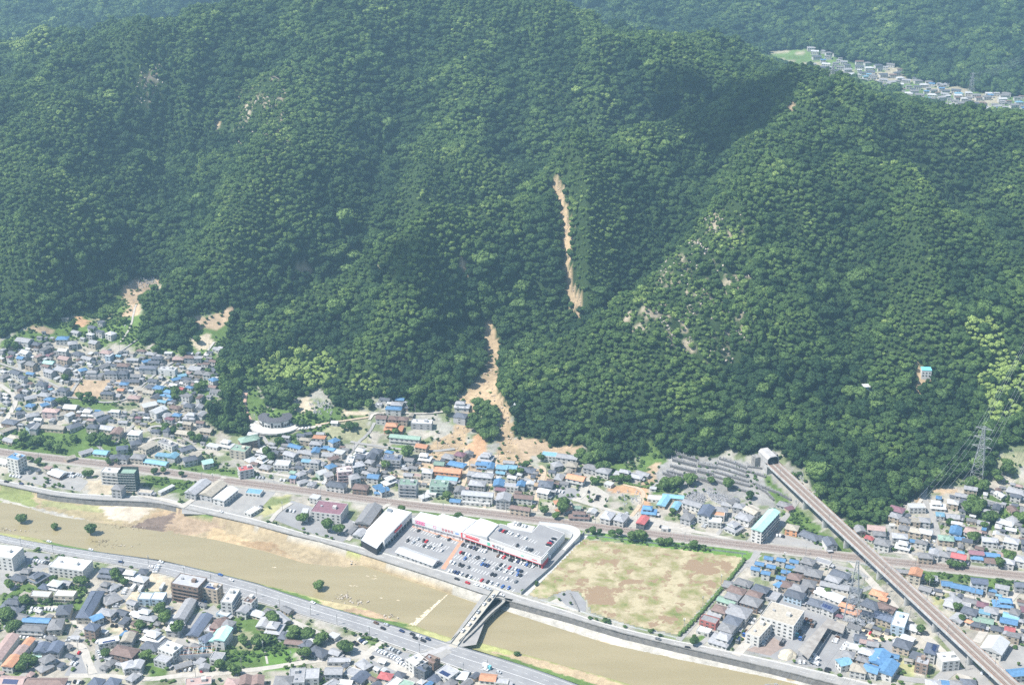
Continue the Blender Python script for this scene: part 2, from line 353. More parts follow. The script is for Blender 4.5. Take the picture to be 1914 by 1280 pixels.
# ground colours: name -> colour; later entries overpaint earlier ones
GC = dict(dirt=(.40, .305, .205), pale=(.35, .325, .275), grass=(.10, .16, .045), lawn=(.12, .22, .05), dry=(.34, .33, .17), brown=(.33, .24, .16), sand=(.44, .38, .28), orange=(.46, .29, .17), grey=(.27, .265, .25), farm=(.26, .26, .16), dark=(.035, .055, .02))
GP = [("dirt", "250 517;303 517;302 540;268 562;262 590;240 620;215 612;235 575;228 548"), ("pale", "-100 690;0 640;60 625;160 640;330 640;410 650;415 745;385 790;470 815;470 850;200 858;-100 850"),
 ("grass", "0 640;50 612;120 600;210 562;228 548;240 575;222 600;268 590;262 630;330 655;400 650;410 700;330 660;240 670;180 640;120 630;60 650;0 668"), ("farm", "165 600;200 580;215 590;190 605"), ("pale", "205 640;240 650;262 660;245 672;205 660"),
 ("dirt", "52 612;95 612;97 628;60 622"), ("orange", "140 592;170 598;165 612;140 610"), ("grass", "333 600;440 574;418 655;345 655"), ("dirt", "340 598;436 574;432 595;420 612;350 615"), ("sand", "355 628;395 622;400 650;370 655"), ("grass", "310 700;415 690;415 745;390 760;330 745"),
 ("dirt", "137 712;205 702;235 712;190 740;183 745;135 740"), ("pale", "240 650;285 645;280 668;240 672"), ("pale", "225 755;262 752;255 770;222 765"), ("grass", "120 745;185 745;220 760;210 770;120 755"),
 ("grass", "60 800;140 790;250 830;240 855;60 850;0 840;0 810"), ("dry", "250 790;310 785;320 800;255 800"), ("grass", "300 800;345 800;400 830;340 825"), ("grass", "470 700;500 765;560 770;620 760;690 768;690 790;640 800;560 810;540 830;490 800;455 760"),
 ("sand", "553 745;580 742;590 770;560 775"), ("sand", "640 768;690 765;690 778;645 776"), ("pale", "480 775;560 790;585 800;540 812;490 805"), ("farm", "620 790;690 780;690 830;640 825;600 810"), ("pale", "690 800;830 810;830 850;690 850"),
 ("lawn", "728 832;765 830;760 848;726 844"), ("lawn", "545 820;580 815;582 835;550 832"), ("orange", "800 830;870 830;905 800;910 850;900 890;870 905;820 880;790 870"), ("dirt", "720 870;800 855;900 860;900 910;720 920"), ("dirt", "935 815;1020 822;1090 832;1095 845;1000 850;985 870;1030 880;1010 960;985 960;990 890;930 870"),
 ("pale", "560 850;700 860;900 900;1100 930;1100 985;900 950;560 900"), ("pale", "1030 880;1280 900;1400 980;1600 1030;1600 1045;1080 990;1030 960"), ("orange", "1140 905;1210 910;1215 950;1190 955;1180 925;1140 915"), ("grass", "1205 828;1225 828;1262 850;1240 885;1218 885;1190 880"), ("dirt", "1212 870;1235 865;1225 895;1210 910;1195 905"),
 ("grass", "1100 850;1170 865;1190 880;1150 890;1100 880"), ("grass", "1210 905;1290 895;1290 915;1220 925"), ("grey", "1230 870;1265 850;1345 855;1440 870;1490 960;1400 935;1300 920;1225 900"), ("pale", "1130 915;1200 925;1195 955;1125 945"), ("grass", "1430 880;1500 960;1590 1030;1570 1040;1480 990;1440 930"),
 ("grass", "1515 905;1600 975;1660 985;1690 945;1660 1000;1600 985;1540 940"), ("pale", "1420 1050;1560 1060;1900 1290;1300 1200;1270 1190;1390 1060"), ("pale", "1600 1060;1990 1100;1990 1290;1900 1290"), ("grass", "1690 1060;1990 1090;1990 1100;1690 1075"),
 ("pale", "1660 990;1740 920;1990 870;1990 1075;1700 1045"), ("grass", "1790 930;1990 900;1990 990;1900 1000;1800 980"), ("dirt", "1745 905;1790 915;1790 925;1740 922"), ("farm", "1865 850;1914 845;1914 870;1870 872"), ("dirt", "1560 1100;1600 1160;1590 1180"),
 ("grass", "-50 835;240 856;480 885;480 895;230 870;-50 846"), ("grass", "240 895;360 897;340 920;260 925;240 910"), ("pale", "-50 860;240 880;320 930;-50 905"), ("grass", "260 890;375 895;350 915;300 900"), ("sand", "160 900;235 895;240 920;170 925"),
 ("pale", "380 905;560 915;700 950;690 1010;340 955"), ("dry", "490 930;545 925;545 940;500 965;485 960"), ("grass", "730 945;900 960;1090 1000;1430 1040;1430 1048;1080 1003;890 975;730 955"), ("lawn", "1080 990;1380 1025;1435 1045;1400 1050;1100 1005"),
 ("pale", "-50 1030;190 1060;480 1120;790 1230;1000 1290;-50 1290"), ("grass", "10 1090;70 1080;160 1100;150 1140;40 1150;0 1180;0 1110"), ("grass", "390 1165;530 1140;570 1210;480 1250;380 1255"), ("grass", "480 1095;640 1170;730 1230;700 1200;560 1130"), ("farm", "418 1210;440 1175;485 1185;470 1215"), ("lawn", "498 1213;552 1215;545 1250;494 1255"), ("lawn", "430 1220;495 1217;493 1230;425 1238"),
 ("grass", "20 1235;75 1225;70 1262;20 1265"), ("sand", "200 1180;245 1100;265 1100;255 1150;235 1185"), ("grass", "270 1225;300 1215;300 1260;270 1265"), ("sand", "270 1070;325 1078;315 1110;265 1100"), ("grass", "280 1240;320 1240;310 1270;275 1270"), ("grey", "750 1215;800 1230;800 1290;740 1290"), ("sand", "1050 1265;1100 1280;1100 1290;1050 1290"),
 ("grey", "1470 1090;1560 1120;1600 1200;1580 1260;1380 1215"), ("sand", "1380 1200;1430 1130;1445 1140;1400 1215"), ("dry", "1660 1230;1720 1235;1700 1270;1660 1268"), ("grass", "1290 1195;1325 1180;1300 1205"), ("dry", "1620 1170;1660 1165;1650 1200;1615 1190"), ("dry", "1740 1105;1775 1110;1770 1140;1745 1130"), ("grass", "1850 1088;1900 1090;1895 1103;1848 1102")]
_mx, _my = np.meshgrid(GX, GY)
_nx, _ny = len(GX), len(GY)
gcol = np.zeros((_ny, _nx, 3)); gcol[:] = (.31, .30, .26)
_inf = inpoly(_mx, _my, forest_poly)
_g1 = np.clip((fbm(_mx / 11, _my / 11, 3, 61) - .50) * 9, 0, 1)[..., None]
for nm, s in GP:
    poly = wpoly(s); m = inpoly(_mx + (fbm(_mx / 9, _my / 9, 2, 3) - .5) * 8, _my + (fbm(_mx / 9, _my / 9, 2, 4) - .5) * 8, poly); gcol[m] = GC[nm]
_w = (gcol[..., 0] > .28) & (gcol[..., 0] < .40)
gcol = np.where(_w[..., None], gcol * (1 - .8 * _g1) + np.array((.13, .17, .065)) * .8 * _g1, gcol)
gcol[_inf] = (.032, .055, .020)
gcol[_inf & (_my > 2300)] = (.04, .07, .03)
for p in FARCLEAR: 
    m = inpoly(_mx, _my, p); gcol[m] = (.12, .19, .065)
    q = m & (fbm(_mx / 40, _my / 40, 2, 21) > .55); gcol[q] = (.33, .30, .22)
_rk = np.zeros_like(_inf)
for p in ROCKY: _rk |= inpoly(_mx, _my, p)
_q = _rk & _inf; _t = np.clip((fbm(_mx / 8, _my / 17, 3, 31) - .60) * 8, 0, 1)[..., None]
gcol[_q] = (gcol * (1 - _t) + np.array((.30, .26, .19)) * _t)[_q]
for p in SCAR + SMALLSCAR:
    m = inpoly(_mx + (fbm(_mx / 6, _my / 6, 2, 3) - .5) * 5, _my + (fbm(_mx / 6, _my / 6, 2, 4) - .5) * 5, p); gcol[m] = (.37, .28, .175)
    GZ[m & (_my > 1180)] -= .8
_q = (_my < 1300) & ~_inf
# river channel carved out between the two road edges
NBANK = "-300 880;0 906;63 920;100 928;175 936;240 938;296 941;361 956;480 983;540 1000;597 1013;674 1036;729 1054;820 1083;905 1112;946 1123;1060 1154;1161 1184;1278 1212;1440 1249;1600 1290;1800 1345"
SBANK = "-300 955;0 999;44 1009;150 1026;301 1046;400 1069;480 1089;510 1100;619 1135;751 1172;806 1190;846 1203;890 1214;940 1230;1028 1259;1100 1285;1250 1335;1400 1385"
nbank = [P(a, b) for a, b in pxs(NBANK)]; sbank = [P(a, b) for a, b in pxs(SBANK)]
_ch = inpoly(_mx, _my, [(p.x, p.y + 3.0) for p in nbank] + [(p.x, p.y - 3.0) for p in sbank][::-1])
GZ[_ch] = -9.0

_v = np.stack([_mx, _my, GZ], -1).reshape(-1, 3)
_i = np.arange(_nx * _ny).reshape(_ny, _nx)
_f = np.stack([_i[:-1, :-1], _i[:-1, 1:], _i[1:, 1:], _i[1:, :-1]], -1).reshape(-1, 4)
me = bpy.data.meshes.new("ground")
me.vertices.add(len(_v)); me.vertices.foreach_set("co", _v.astype(np.float32).ravel())
me.loops.add(_f.size); me.loops.foreach_set("vertex_index", _f.astype(np.int32).ravel())
me.polygons.add(len(_f)); me.polygons.foreach_set("loop_start", np.arange(0, _f.size, 4, dtype=np.int32)); me.polygons.foreach_set("loop_total", np.full(len(_f), 4, dtype=np.int32))
me.polygons.foreach_set("use_smooth", np.ones(len(_f), dtype=bool))
me.update(calc_edges=True)
ca = me.color_attributes.new("cover", 'FLOAT_COLOR', 'POINT')
ca.data.foreach_set("color", np.concatenate([gcol.reshape(-1, 3), np.ones((_nx * _ny, 1))], 1).astype(np.float32).ravel())
def ground_material():
    m, t, b = nt("soil_and_turf"); b.inputs["Roughness"].default_value = .95; b.inputs["Specular IOR Level"].default_value = .1
    a = t.nodes.new("ShaderNodeAttribute"); a.attribute_name = "cover"
    g = t.nodes.new("ShaderNodeNewGeometry"); cur = a.outputs["Color"]
    for sc, lo, hi, k in ((.03, .3, .7, .2), (.2, .3, .7, .18), (1.1, .35, .65, .12)):
        n = t.nodes.new("ShaderNodeTexNoise"); n.inputs["Scale"].default_value = sc; n.inputs["Detail"].default_value = 4; t.links.new(g.outputs["Position"], n.inputs["Vector"])
        r = t.nodes.new("ShaderNodeMapRange"); r.inputs[1].default_value = lo; r.inputs[2].default_value = hi; r.inputs[3].default_value = 1 - k; r.inputs[4].default_value = 1 + k; t.links.new(n.outputs[0], r.inputs[0])
        x = t.nodes.new("ShaderNodeVectorMath"); x.operation = 'SCALE'; t.links.new(cur, x.inputs[0]); t.links.new(r.outputs[0], x.inputs["Scale"]); cur = x.outputs[0]
    t.links.new(cur, b.inputs["Base Color"]); 
    bp = t.nodes.new("ShaderNodeBump"); bp.inputs["Distance"].default_value = .5; bp.inputs["Strength"].default_value = .6; t.links.new(n.outputs[0], bp.inputs["Height"]); t.links.new(bp.outputs[0], b.inputs["Normal"])
    return m
me.materials.append(ground_material())
obj("ground", me, kind="structure")
# ---------------------------------------------------------------- river and banks
NWL = "-300 915;0 938;33 943;100 963;163 973;231 983;338 998;401 1008;480 1026;499 1031;536 1042;565 1051;619 1058;640 1060;674 1056;725 1066;795 1088;838 1108;896 1124;934 1137;960 1146;1035 1170;1135 1202;1261 1230;1440 1266;1600 1305;1800 1360"
SWL = "-300 950;0 995;60 1004;110 1016;226 1038;276 1043;338 1055;401 1068;440 1078;477 1088;554 1107;593 1118;619 1124;674 1133;742 1159;773 1167;795 1176;838 1190;891 1199;955 1215;1120 1261;1250 1300;1400 1350"
M_ASPH = mat("asphalt", (.235, .235, .24), .9, (.28, .28, .28), scale=.08)
M_ASPH2 = mat("worn_asphalt", (.27, .265, .255), .9, (.33, .32, .30), scale=.12)
M_LANE = mat("pale_concrete_lane", (.38, .36, .32), .9, (.46, .43, .38), scale=.2)
M_PAVE = mat("pavement_slabs", (.42, .41, .39), .9, (.50, .49, .46), scale=.6)
M_CONC = mat("bank_concrete", (.40, .38, .34), .9, (.30, .28, .25), scale=.16, bump=.05)
M_WALLC = mat("weathered_concrete", (.30, .295, .28), .9, (.18, .175, .165), scale=.35)
M_PAINT = mat("road_paint", (.72, .72, .70), .7)
M_STEEL = mat("galvanised_steel", (.42, .45, .47), .45, metal=.6)
M_DARK = mat("dark_glass", (.03, .04, .05), .25, spec=.6)
M_REDPAVE = mat("red_pavement", (.62, .30, .20), .85)
wm, wt_, wb = nt("muddy_water"); wb.inputs["Roughness"].default_value = .22; wb.inputs["Specular IOR Level"].default_value = .45
_g = wt_.nodes.new("ShaderNodeNewGeometry"); _mp = wt_.nodes.new("ShaderNodeMapping"); _mp.inputs["Rotation"].default_value = (0, 0, .32); _mp.inputs["Scale"].default_value = (.016, .085, 1); wt_.links.new(_g.outputs["Position"], _mp.inputs[0])
_n = wt_.nodes.new("ShaderNodeTexNoise"); _n.inputs["Scale"].default_value = 1; _n.inputs["Detail"].default_value = 6; wt_.links.new(_mp.outputs[0], _n.inputs["Vector"])
_c = wt_.nodes.new("ShaderNodeValToRGB"); _c.color_ramp.elements[0].position = .35; _c.color_ramp.elements[0].color = (.275, .232, .13, 1); _c.color_ramp.elements[1].position = .7; _c.color_ramp.elements[1].color = (.31, .262, .152, 1)
wt_.links.new(_n.outputs[0], _c.inputs[0]); wt_.links.new(_c.outputs[0], wb.inputs["Base Color"])
_n2 = wt_.nodes.new("ShaderNodeTexNoise"); _n2.inputs["Scale"].default_value = .35; _n2.inputs["Detail"].default_value = 5; wt_.links.new(_g.outputs["Position"], _n2.inputs["Vector"])
_bp = wt_.nodes.new("ShaderNodeBump"); _bp.inputs["Distance"].default_value = .25; _bp.inputs["Strength"].default_value = .5; wt_.links.new(_n2.outputs[0], _bp.inputs["Height"]); wt_.links.new(_bp.outputs[0], wb.inputs["Normal"])
XS = np.arange(-640, 420, 2.0)
def yline(s, z=0.0):
    w = np.array([flat(a, b, z) for a, b in pxs(s)]); return np.interp(XS, w[:, 0], w[:, 1])
yA, yB, yC, yD = yline(NBANK), yline(NWL, -4.6), yline(SWL, -4.6), yline(SBANK)
ribbon("river_water", [(x, y + 6, -4.6) for x, y in zip(XS, yB)], [(x, y - 6, -4.6) for x, y in zip(XS, yC)], 0, wm)
def bank(name, ya, yw, sgn, toe, zt, default, zones):
    """ya: top edge (z 0), yw: waterline; toe: horizontal run of the embankment for every X"""
    nC = 16; V = np.zeros((len(XS), nC, 3)); C = np.zeros((len(XS), nC, 3)); C[:] = default
    for j in range(nC):
        if j == 0: yy, zz = ya, np.zeros_like(ya)
        elif j == 1: yy, zz = ya + sgn * toe, np.full_like(ya, zt)
        elif j < nC - 1:
            t = (j - 1) / (nC - 3); y1 = ya + sgn * toe; y2 = np.where(sgn * (yw - y1) > .5, yw, y1 + sgn * .5)
            yy = y1 + (y2 - y1) * t; zz = zt + (-4.6 - zt) * t ** .7 + (fbm(XS / 7, yy / 7, 2, 3) - .5) * .35 * (0 < t < 1)
        else: yy, zz = V[:, j - 1, 1] + sgn * 7, np.full_like(ya, -8.8)
        V[:, j, 0] = XS; V[:, j, 1] = yy; V[:, j, 2] = zz
    for nm, s in zones:
        pl = fpoly(s, -3.6); j = 2.5
        m = inpoly(V[..., 0] + (fbm(V[..., 0] / 6, V[..., 1] / 2, 2, 3) - .5) * 6, V[..., 1] + (fbm(V[..., 0] / 6, V[..., 1] / 2, 2, 4) - .5) * 4, pl); C[m] = nm
    i = np.arange(len(XS) * nC).reshape(len(XS), nC); f = np.stack([i[:-1, :-1], i[:-1, 1:], i[1:, 1:], i[1:, :-1]], -1).reshape(-1, 4)
    if sgn < 0: f = f[:, ::-1]
    me_ = mesh(name, V.reshape(-1, 3), [tuple(q) for q in f.tolist()], [me.materials[0]], smooth=True)
    c_ = me_.color_attributes.new("cover", 'FLOAT_COLOR', 'POINT'); c_.data.foreach_set("color", np.concatenate([C.reshape(-1, 3), np.ones((len(XS) * nC, 1))], 1).astype(np.float32).ravel())
    return obj(name, me_, kind="structure")
_xb = float(flat(925, 1125)[0]); _x300 = float(flat(330, 950)[0])
toeN = np.where(XS < _x300, 1.3, np.where(XS < _xb, 7.0, 1.2))
SAND, TAN, MUD, GRS, LAWN, CON = (.34, .275, .175), (.31, .26, .155), (.17, .13, .105), (.20, .23, .09), (.12, .19, .055), (.38, .36, .31)
bank("north_river_bank", yA, yB, -1, toeN, -3.4, SAND, [((.23, .25, .11), "0 905;60 925;60 942;0 938"), ((.22, .25, .10), "-300 870;60 925;70 945;30 945;-300 915"), (TAN, "70 930;230 945;230 978;100 960"), ((.28, .28, .14), "75 935;220 950;215 960;80 945"), ((.48, .42, .33), "180 945;296 945;250 975;205 968"),
    ((.37, .275, .17), "285 955;320 955;310 985;270 985"), (MUD, "270 970;340 955;345 975;310 990;290 992;240 985"), ((.33, .25, .17), "330 960;420 985;350 1000;300 995"), (LAWN, "350 956;398 966;396 974;350 967"), (CON, "0 929;60 945;100 955;160 968;160 972;100 961;30 944;0 938"),
    ((.42, .32, .19), "400 985;500 1020;480 1026;380 1005"), ((.31, .22, .13), "440 1010;510 1012;540 1038;500 1030"), ((.34, .26, .16), "505 1020;560 1045;600 1058;560 1052;500 1032"), ((.30, .32, .12), "650 1033;680 1038;672 1048;648 1042"),
    (CON, "395 955;480 975;560 1000;650 1030;648 1040;560 1014;480 988;395 966"), (CON, "728 1050;820 1080;905 1115;915 1125;890 1128;800 1088;722 1064"), ((.42, .40, .35), "935 1118;1100 1170;1300 1222;1900 1380;1900 1400;1300 1245;960 1150;930 1140")])
bank("south_river_bank", yD, yC, 1, np.full_like(XS, 2.0), -2.6, (.30, .30, .13), [(LAWN, "80 1005;240 1035;240 1045;100 1022"), (LAWN, "476 1088;600 1120;760 1165;800 1185;780 1190;600 1135;470 1098"), ((.42, .33, .20), "240 1035;300 1048;330 1053;300 1058;235 1045"),
    ((.60, .56, .42), "300 1046;420 1075;400 1078;300 1056"), ((.38, .28, .18), "630 1128;700 1138;745 1160;700 1155;640 1140"), ((.45, .38, .22), "590 1118;640 1122;670 1132;640 1140;600 1128"), ((.36, .36, .16), "760 1168;850 1192;846 1202;770 1182"),
    ((.42, .33, .21), "910 1205;980 1222;1120 1262;1300 1320;1290 1330;1100 1275;930 1225"), (LAWN, "930 1222;1100 1275;1200 1310;1190 1318;1080 1282;920 1232"), ((.36, .37, .15), "895 1200;960 1216;955 1224;900 1212")])
M_EMB = mat("dark_embankment_wall", (.11, .108, .105), .95, (.17, .165, .155), scale=.3)  # near-black wall tone with slightly paler mottling
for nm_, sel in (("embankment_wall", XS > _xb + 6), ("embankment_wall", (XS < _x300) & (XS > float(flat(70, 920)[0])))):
    q = [(x, y) for x, y in zip(XS[sel], yA[sel])]; o = ribbon(nm_, [(x, y - .1, .02) for x, y in q], [(x, y - 1.5, -3.5) for x, y in q], 0, M_EMB, kind=None); o["label"] = "dark embankment wall below the northern river road, %s of the bridge" % ("east" if sel[-1] else "far west"); o["category"] = "wall"
# weir and churned water
mb = MB(); a, b_ = P(838, 1110, -4.5), P(778, 1168, -4.5); rs = random.Random(3)
for k in range(26):
    t = k / 26; p = a.lerp(b_, t); q = a.lerp(b_, (k + 1) / 26); w = rs.uniform(.9, 2.6) * (.6 + 2.2 * t)
    mb.quad([(p.x, p.y, -4.5), (q.x, q.y, -4.5), (q.x - w * rs.uniform(.7, 1.3), q.y + .3, -4.47), (p.x - w, p.y + .3, -4.47)])
M_FOAM = mat("foam", (.68, .62, .50), .8, (.42, .33, .19), scale=.9, lo=.4, hi=.6)
mb.build("weir_foam", M_FOAM, kind="stuff")
mb = MB()
for k in range(26):
    t = k / 26; p = a.lerp(b_, t); q = a.lerp(b_, (k + 1) / 26)
for px, py, l in ((690, 1076, 9), (655, 1094, 8), (700, 1081, 6), (510, 1060, 5), (741, 1121, 3), (712, 1117, 3), (596, 1086, 3)):
    c = P(px, py, -4.52)
    for k in range(5):
        u = rs.uniform(-l / 2, l / 2); v = rs.uniform(-.5, .5); mb.quad([(c.x + u, c.y + v, c.z), (c.x + u + rs.uniform(1, 2.6), c.y + v - .5, c.z), (c.x + u + 2.2, c.y + v - .1, c.z + .01), (c.x + u + .4, c.y + v + .35, c.z + .01)])
mb.build("river_ripples", M_FOAM, kind="stuff")
# flood debris: stones and branches caught on the bank
mb = MB()
for cx, cy, sx, sy, n, z in ((690, 1044, 45, 12, 90, -3.6), (240, 985, 50, 5, 40, -4.3), (185, 1012, 22, 3, 26, -4.5), (210, 1020, 30, 3, 20, -4.5), (640, 1115, 18, 8, 36, -4.4), (670, 1125, 20, 5, 26, -4.3), (10, 990, 40, 3, 30, -4.4), (800, 1092, 6, 2, 8, -4.2), (910, 1116, 10, 5, 24, -2), (725, 1152, 18, 5, 20, -4.2), (1090, 1105, 0, 0, 0, 0)):
    for k in range(n):
        p = P(cx + rs.gauss(0, sx / 2), cy + rs.gauss(0, sy / 2), z); s = rs.uniform(.3, .9); a_ = rs.uniform(0, 3)
        if rs.random() < (.6 if py < 1100 and cy not in (985, 1012, 1020) else .12): mb.box(-s, s, -s * .6, s * .6, p.z - .3, p.z + s * .5, 0, a_, (p.x, p.y))
        else: mb.bar(p, p + Vector((math.cos(a_) * 2.4, math.sin(a_) * 2.4, .5)), .09, 4, 1)
mb.build("flood_debris", [mat("broken_stone", (.52, .47, .40), .95, (.36, .31, .25), scale=1), mat("driftwood", (.16, .12, .08), .9)], kind="stuff")

# ---------------------------------------------------------------- roads on the flat
def roadpoly(name, top, bot, z, m, n=140):
    t = smoothline([P(a, b) for a, b in pxs(top)], 2); b = smoothline([P(a, b_) for a, b_ in pxs(bot)], 2)
    def rs_(l):
        d = [0]
        for i in range(1, len(l)): d.append(d[-1] + (l[i] - l[i - 1]).length)
        q = np.linspace(0, d[-1], n); return [(float(np.interp(k, d, [p.x for p in l])), float(np.interp(k, d, [p.y for p in l])), z) for k in q]
    return ribbon(name, rs_(t), rs_(b), z, m), rs_(t), rs_(b)
NRU = "-60 886;0 896;63 910;125 922;213 926;301 929;333 938;480 970;582 1001;663 1019;729 1036;809 1062;905 1090;970 1114;1035 1133;1135 1168;1261 1197;1361 1216;1440 1233;1600 1270;1760 1310"
NRL = "-60 893;0 905;63 919;100 927;175 935;240 937;296 940;361 955;480 982;540 999;597 1012;674 1035;729 1053;820 1082;905 1111;946 1122;1060 1153;1161 1183;1278 1211;1440 1248;1600 1289;1760 1335"
_, nt_, nb_ = roadpoly("north_river_road", NRU, NRL, .04, M_ASPH2)
SRU = "-60 988;0 1000;44 1010;150 1028;301 1048;400 1071;480 1091;510 1102;619 1137;751 1174;806 1192;867 1211;940 1232;1028 1261;1100 1288;1160 1310"
SRL = "-60 1000;0 1014;44 1022;110 1036;187 1050;276 1066;325 1078;400 1104;483 1125;575 1152;663 1178;714 1199;782 1222;846 1246;911 1268;984 1292;1040 1315;1090 1335"
_, st_, sb_ = roadpoly("south_riverside_road", SRU, SRL, .04, M_ASPH)
def along(T, B, f, w, name, m, z=.08, dash=None, i0=0, i1=None, kind="structure"):
    mb = MB(); i1 = i1 or len(T) - 1; d = 0
    pts = [Vector((t[0] * (1 - f) + b[0] * f, t[1] * (1 - f) + b[1] * f, z)) for t, b in zip(T, B)][i0:i1 + 1]
    L, R = offset_line(pts, w / 2)
    for i in range(len(pts) - 1):
        if dash and (i % dash[0]) >= dash[1]: continue
        mb.quad([R[i], R[i + 1], L[i + 1], L[i]])
    return mb.build(name, m, kind=kind)
along(st_, sb_, .46, .35, "road_centre_line", M_PAINT); along(st_, sb_, .06, .2, "road_edge_line", M_PAINT); along(st_, sb_, .93, .2, "road_edge_line", M_PAINT)
along(st_, sb_, .26, .18, "lane_dashes", M_PAINT, dash=(2, 1)); along(st_, sb_, .70, .18, "lane_dashes", M_PAINT, dash=(2, 1)); along(st_, sb_, .985, 2.0, "pavement", M_PAVE, z=.16)
along(nt_, nb_, .52, .2, "lane_dashes", M_PAINT, dash=(3, 1)); along(nt_, nb_, .12, .2, "road_edge_line", M_PAINT); along(nt_, nb_, .9, .2, "road_edge_line", M_PAINT); along(nt_, nb_, .03, 1.6, "pavement", M_PAVE, z=.16)
def parapet(T, f, B, name, h, w, label, i0=0, i1=None, m=None):
    i1 = i1 or len(T) - 1; pts = [Vector((t[0] * (1 - f) + b[0] * f, t[1] * (1 - f) + b[1] * f, 0)) for t, b in zip(T, B)][i0:i1 + 1]
    L, R = offset_line(pts, w / 2); mb = MB()
    for i in range(len(pts) - 1):
        a, b, c, d = R[i], R[i + 1], L[i + 1], L[i]; u = Vector((0, 0, h))
        mb.quad([a + u, b + u, c + u, d + u]); mb.quad([a, b, b + u, a + u]); mb.quad([c, d, d + u, c + u])
    return mb.build(name, m or M_WALLC, label=label, cat="wall")
parapet(nt_, 1.0, nb_, "parapet_wall", .9, .35, "low concrete parapet along the river edge of the northern road"); parapet(st_, 0.0, sb_, "guard_rail", .7, .15, "pale guard rail along the river side of the wide southern road", m=M_STEEL)
parapet(sb_, 0.0, sb_, "retaining_wall", .8, .3, "low wall between the wide southern road and the houses below it")

# lanes through the town: "px py;px py|width|material"
LANES = """30 1280;40 1262;80 1240;130 1200;160 1160;190 1120;215 1090|5|a;0 1155;60 1140;110 1130;140 1165;170 1185;190 1200|4|p;130 1205;180 1185;205 1150;230 1120;255 1090|4.5|a;185 1280;165 1240;155 1205;130 1202|6|p;410 1258;330 1262;280 1270;200 1262;130 1262|5|p;
410 1258;500 1248;560 1238;640 1228;700 1225;760 1250|5|p;385 1280;420 1225;300 1170|3|p;290 1170;310 1130;330 1100|4|a;500 1240;495 1215|1.6|p;545 1160;600 1185;660 1210;730 1245;790 1270|5|p;640 1280;690 1215;715 1200|5|p;760 1290;800 1240;840 1215|6|a;
1268 1196;1300 1160;1340 1110;1385 1060;1420 1036|5|a;1300 1215;1350 1170;1385 1130;1410 1095|4|a;1375 1225;1430 1165;1450 1130|7|p;1450 1100;1500 1070;1560 1085;1600 1110;1640 1090|4|a;1500 1140;1530 1110;1560 1090|4|a;1590 1045;1640 1100;1700 1165;1760 1215;1800 1260;1830 1300|7|p;
1600 1030;1660 1080;1760 1180;1850 1290|9|a;1825 1200;1860 1150;1914 1090|6|p;1600 1240;1680 1268;1760 1275|6|a;1760 1240;1800 1255;1850 1265|8|a;1740 1290;1765 1260;1790 1245|9|a;1860 1130;1820 1115;1740 1100;1700 1085|3.5|p;1700 1035;1590 1020|3|p;1700 1035;1705 1045;1745 1050;1780 1055|3|p;
1660 980;1670 1030;1640 1032|4|a;1725 920;1735 950;1750 980;1755 1020;1758 1045|5|a;1690 1030;1758 1047|4|a;1800 980;1805 1010;1860 1030;1914 1040|3.5|a;1830 930;1880 945;1960 940|3.5|a;1440 960;1420 985;1430 1020;1415 1035|4|a;1490 935;1470 965;1440 1000;1415 1030;1400 1060|5|a;
1400 1060;1440 1050;1600 1062;1620 1080|5|a;1080 985;1200 975;1340 1000;1420 1025|4|p;1340 1000;1370 960;1390 940|3.5|a;1070 932;1110 945;1180 965;1240 985;1340 1000|4.5|p;1100 905;1090 930;1070 935|3.5|p;1010 870;1020 880;1005 920;1000 955|4|d;1165 905;1205 915;1200 940;1180 965|3.5|d;1220 910;1262 870|3|a;
925 850;930 880;910 920;905 950|3|d;870 840;875 880;860 920|4|d;640 860;700 880;790 900;870 930|3.5|d;700 790;690 810;665 830;655 850;640 865|3|a;655 826;720 836;800 845;850 840|4|a;480 900;560 915;700 930;880 948;1000 962|3.5|p;475 880;540 890;600 902;650 905|4|p;560 860;530 880;500 890|2.5|a;
460 735;456 760;470 790;490 805|3|t;480 790;520 806;585 800;600 795|5|p;455 800;490 812;500 830|3.5|a;690 785;700 770;790 775;830 770|3|p;590 795;620 790;690 780|3|d;260 830;300 815;330 830;370 842;395 835|3.5|p;300 815;270 800;310 795;365 830|4|a;250 795;230 815;215 830|3|a;240 880;200 850;180 830|3|a;
130 740;145 715;165 695;150 690|3|a;0 720;35 745;15 780;0 800|5|p;130 740;100 760;60 780;20 790|3.5|a;255 730;290 700;320 680;335 670|3|a;120 742;150 745;200 755;245 745;260 730|3|a;205 670;250 640;262 632|2|a;400 640;370 680;330 700;290 730|2.5|p;225 640;245 610;250 590;255 570|2|p;0 680;60 700;120 730|3|a;280 790;330 770;380 765|2.5|a;
340 960;400 905;420 892|5|p;260 925;330 940;345 955|4|p;1710 950;1735 915;1725 905|3|p;650 1010;700 960;730 940|4|p;545 940;520 955;505 975|4|p"""
LANEPTS = []
LM = {'a': M_ASPH2, 'p': M_LANE, 'd': mat("mud_washed_lane", (.50, .40, .28), .95, (.40, .33, .25), scale=.3), 't': mat("terracotta_path", (.50, .33, .25), .9)}
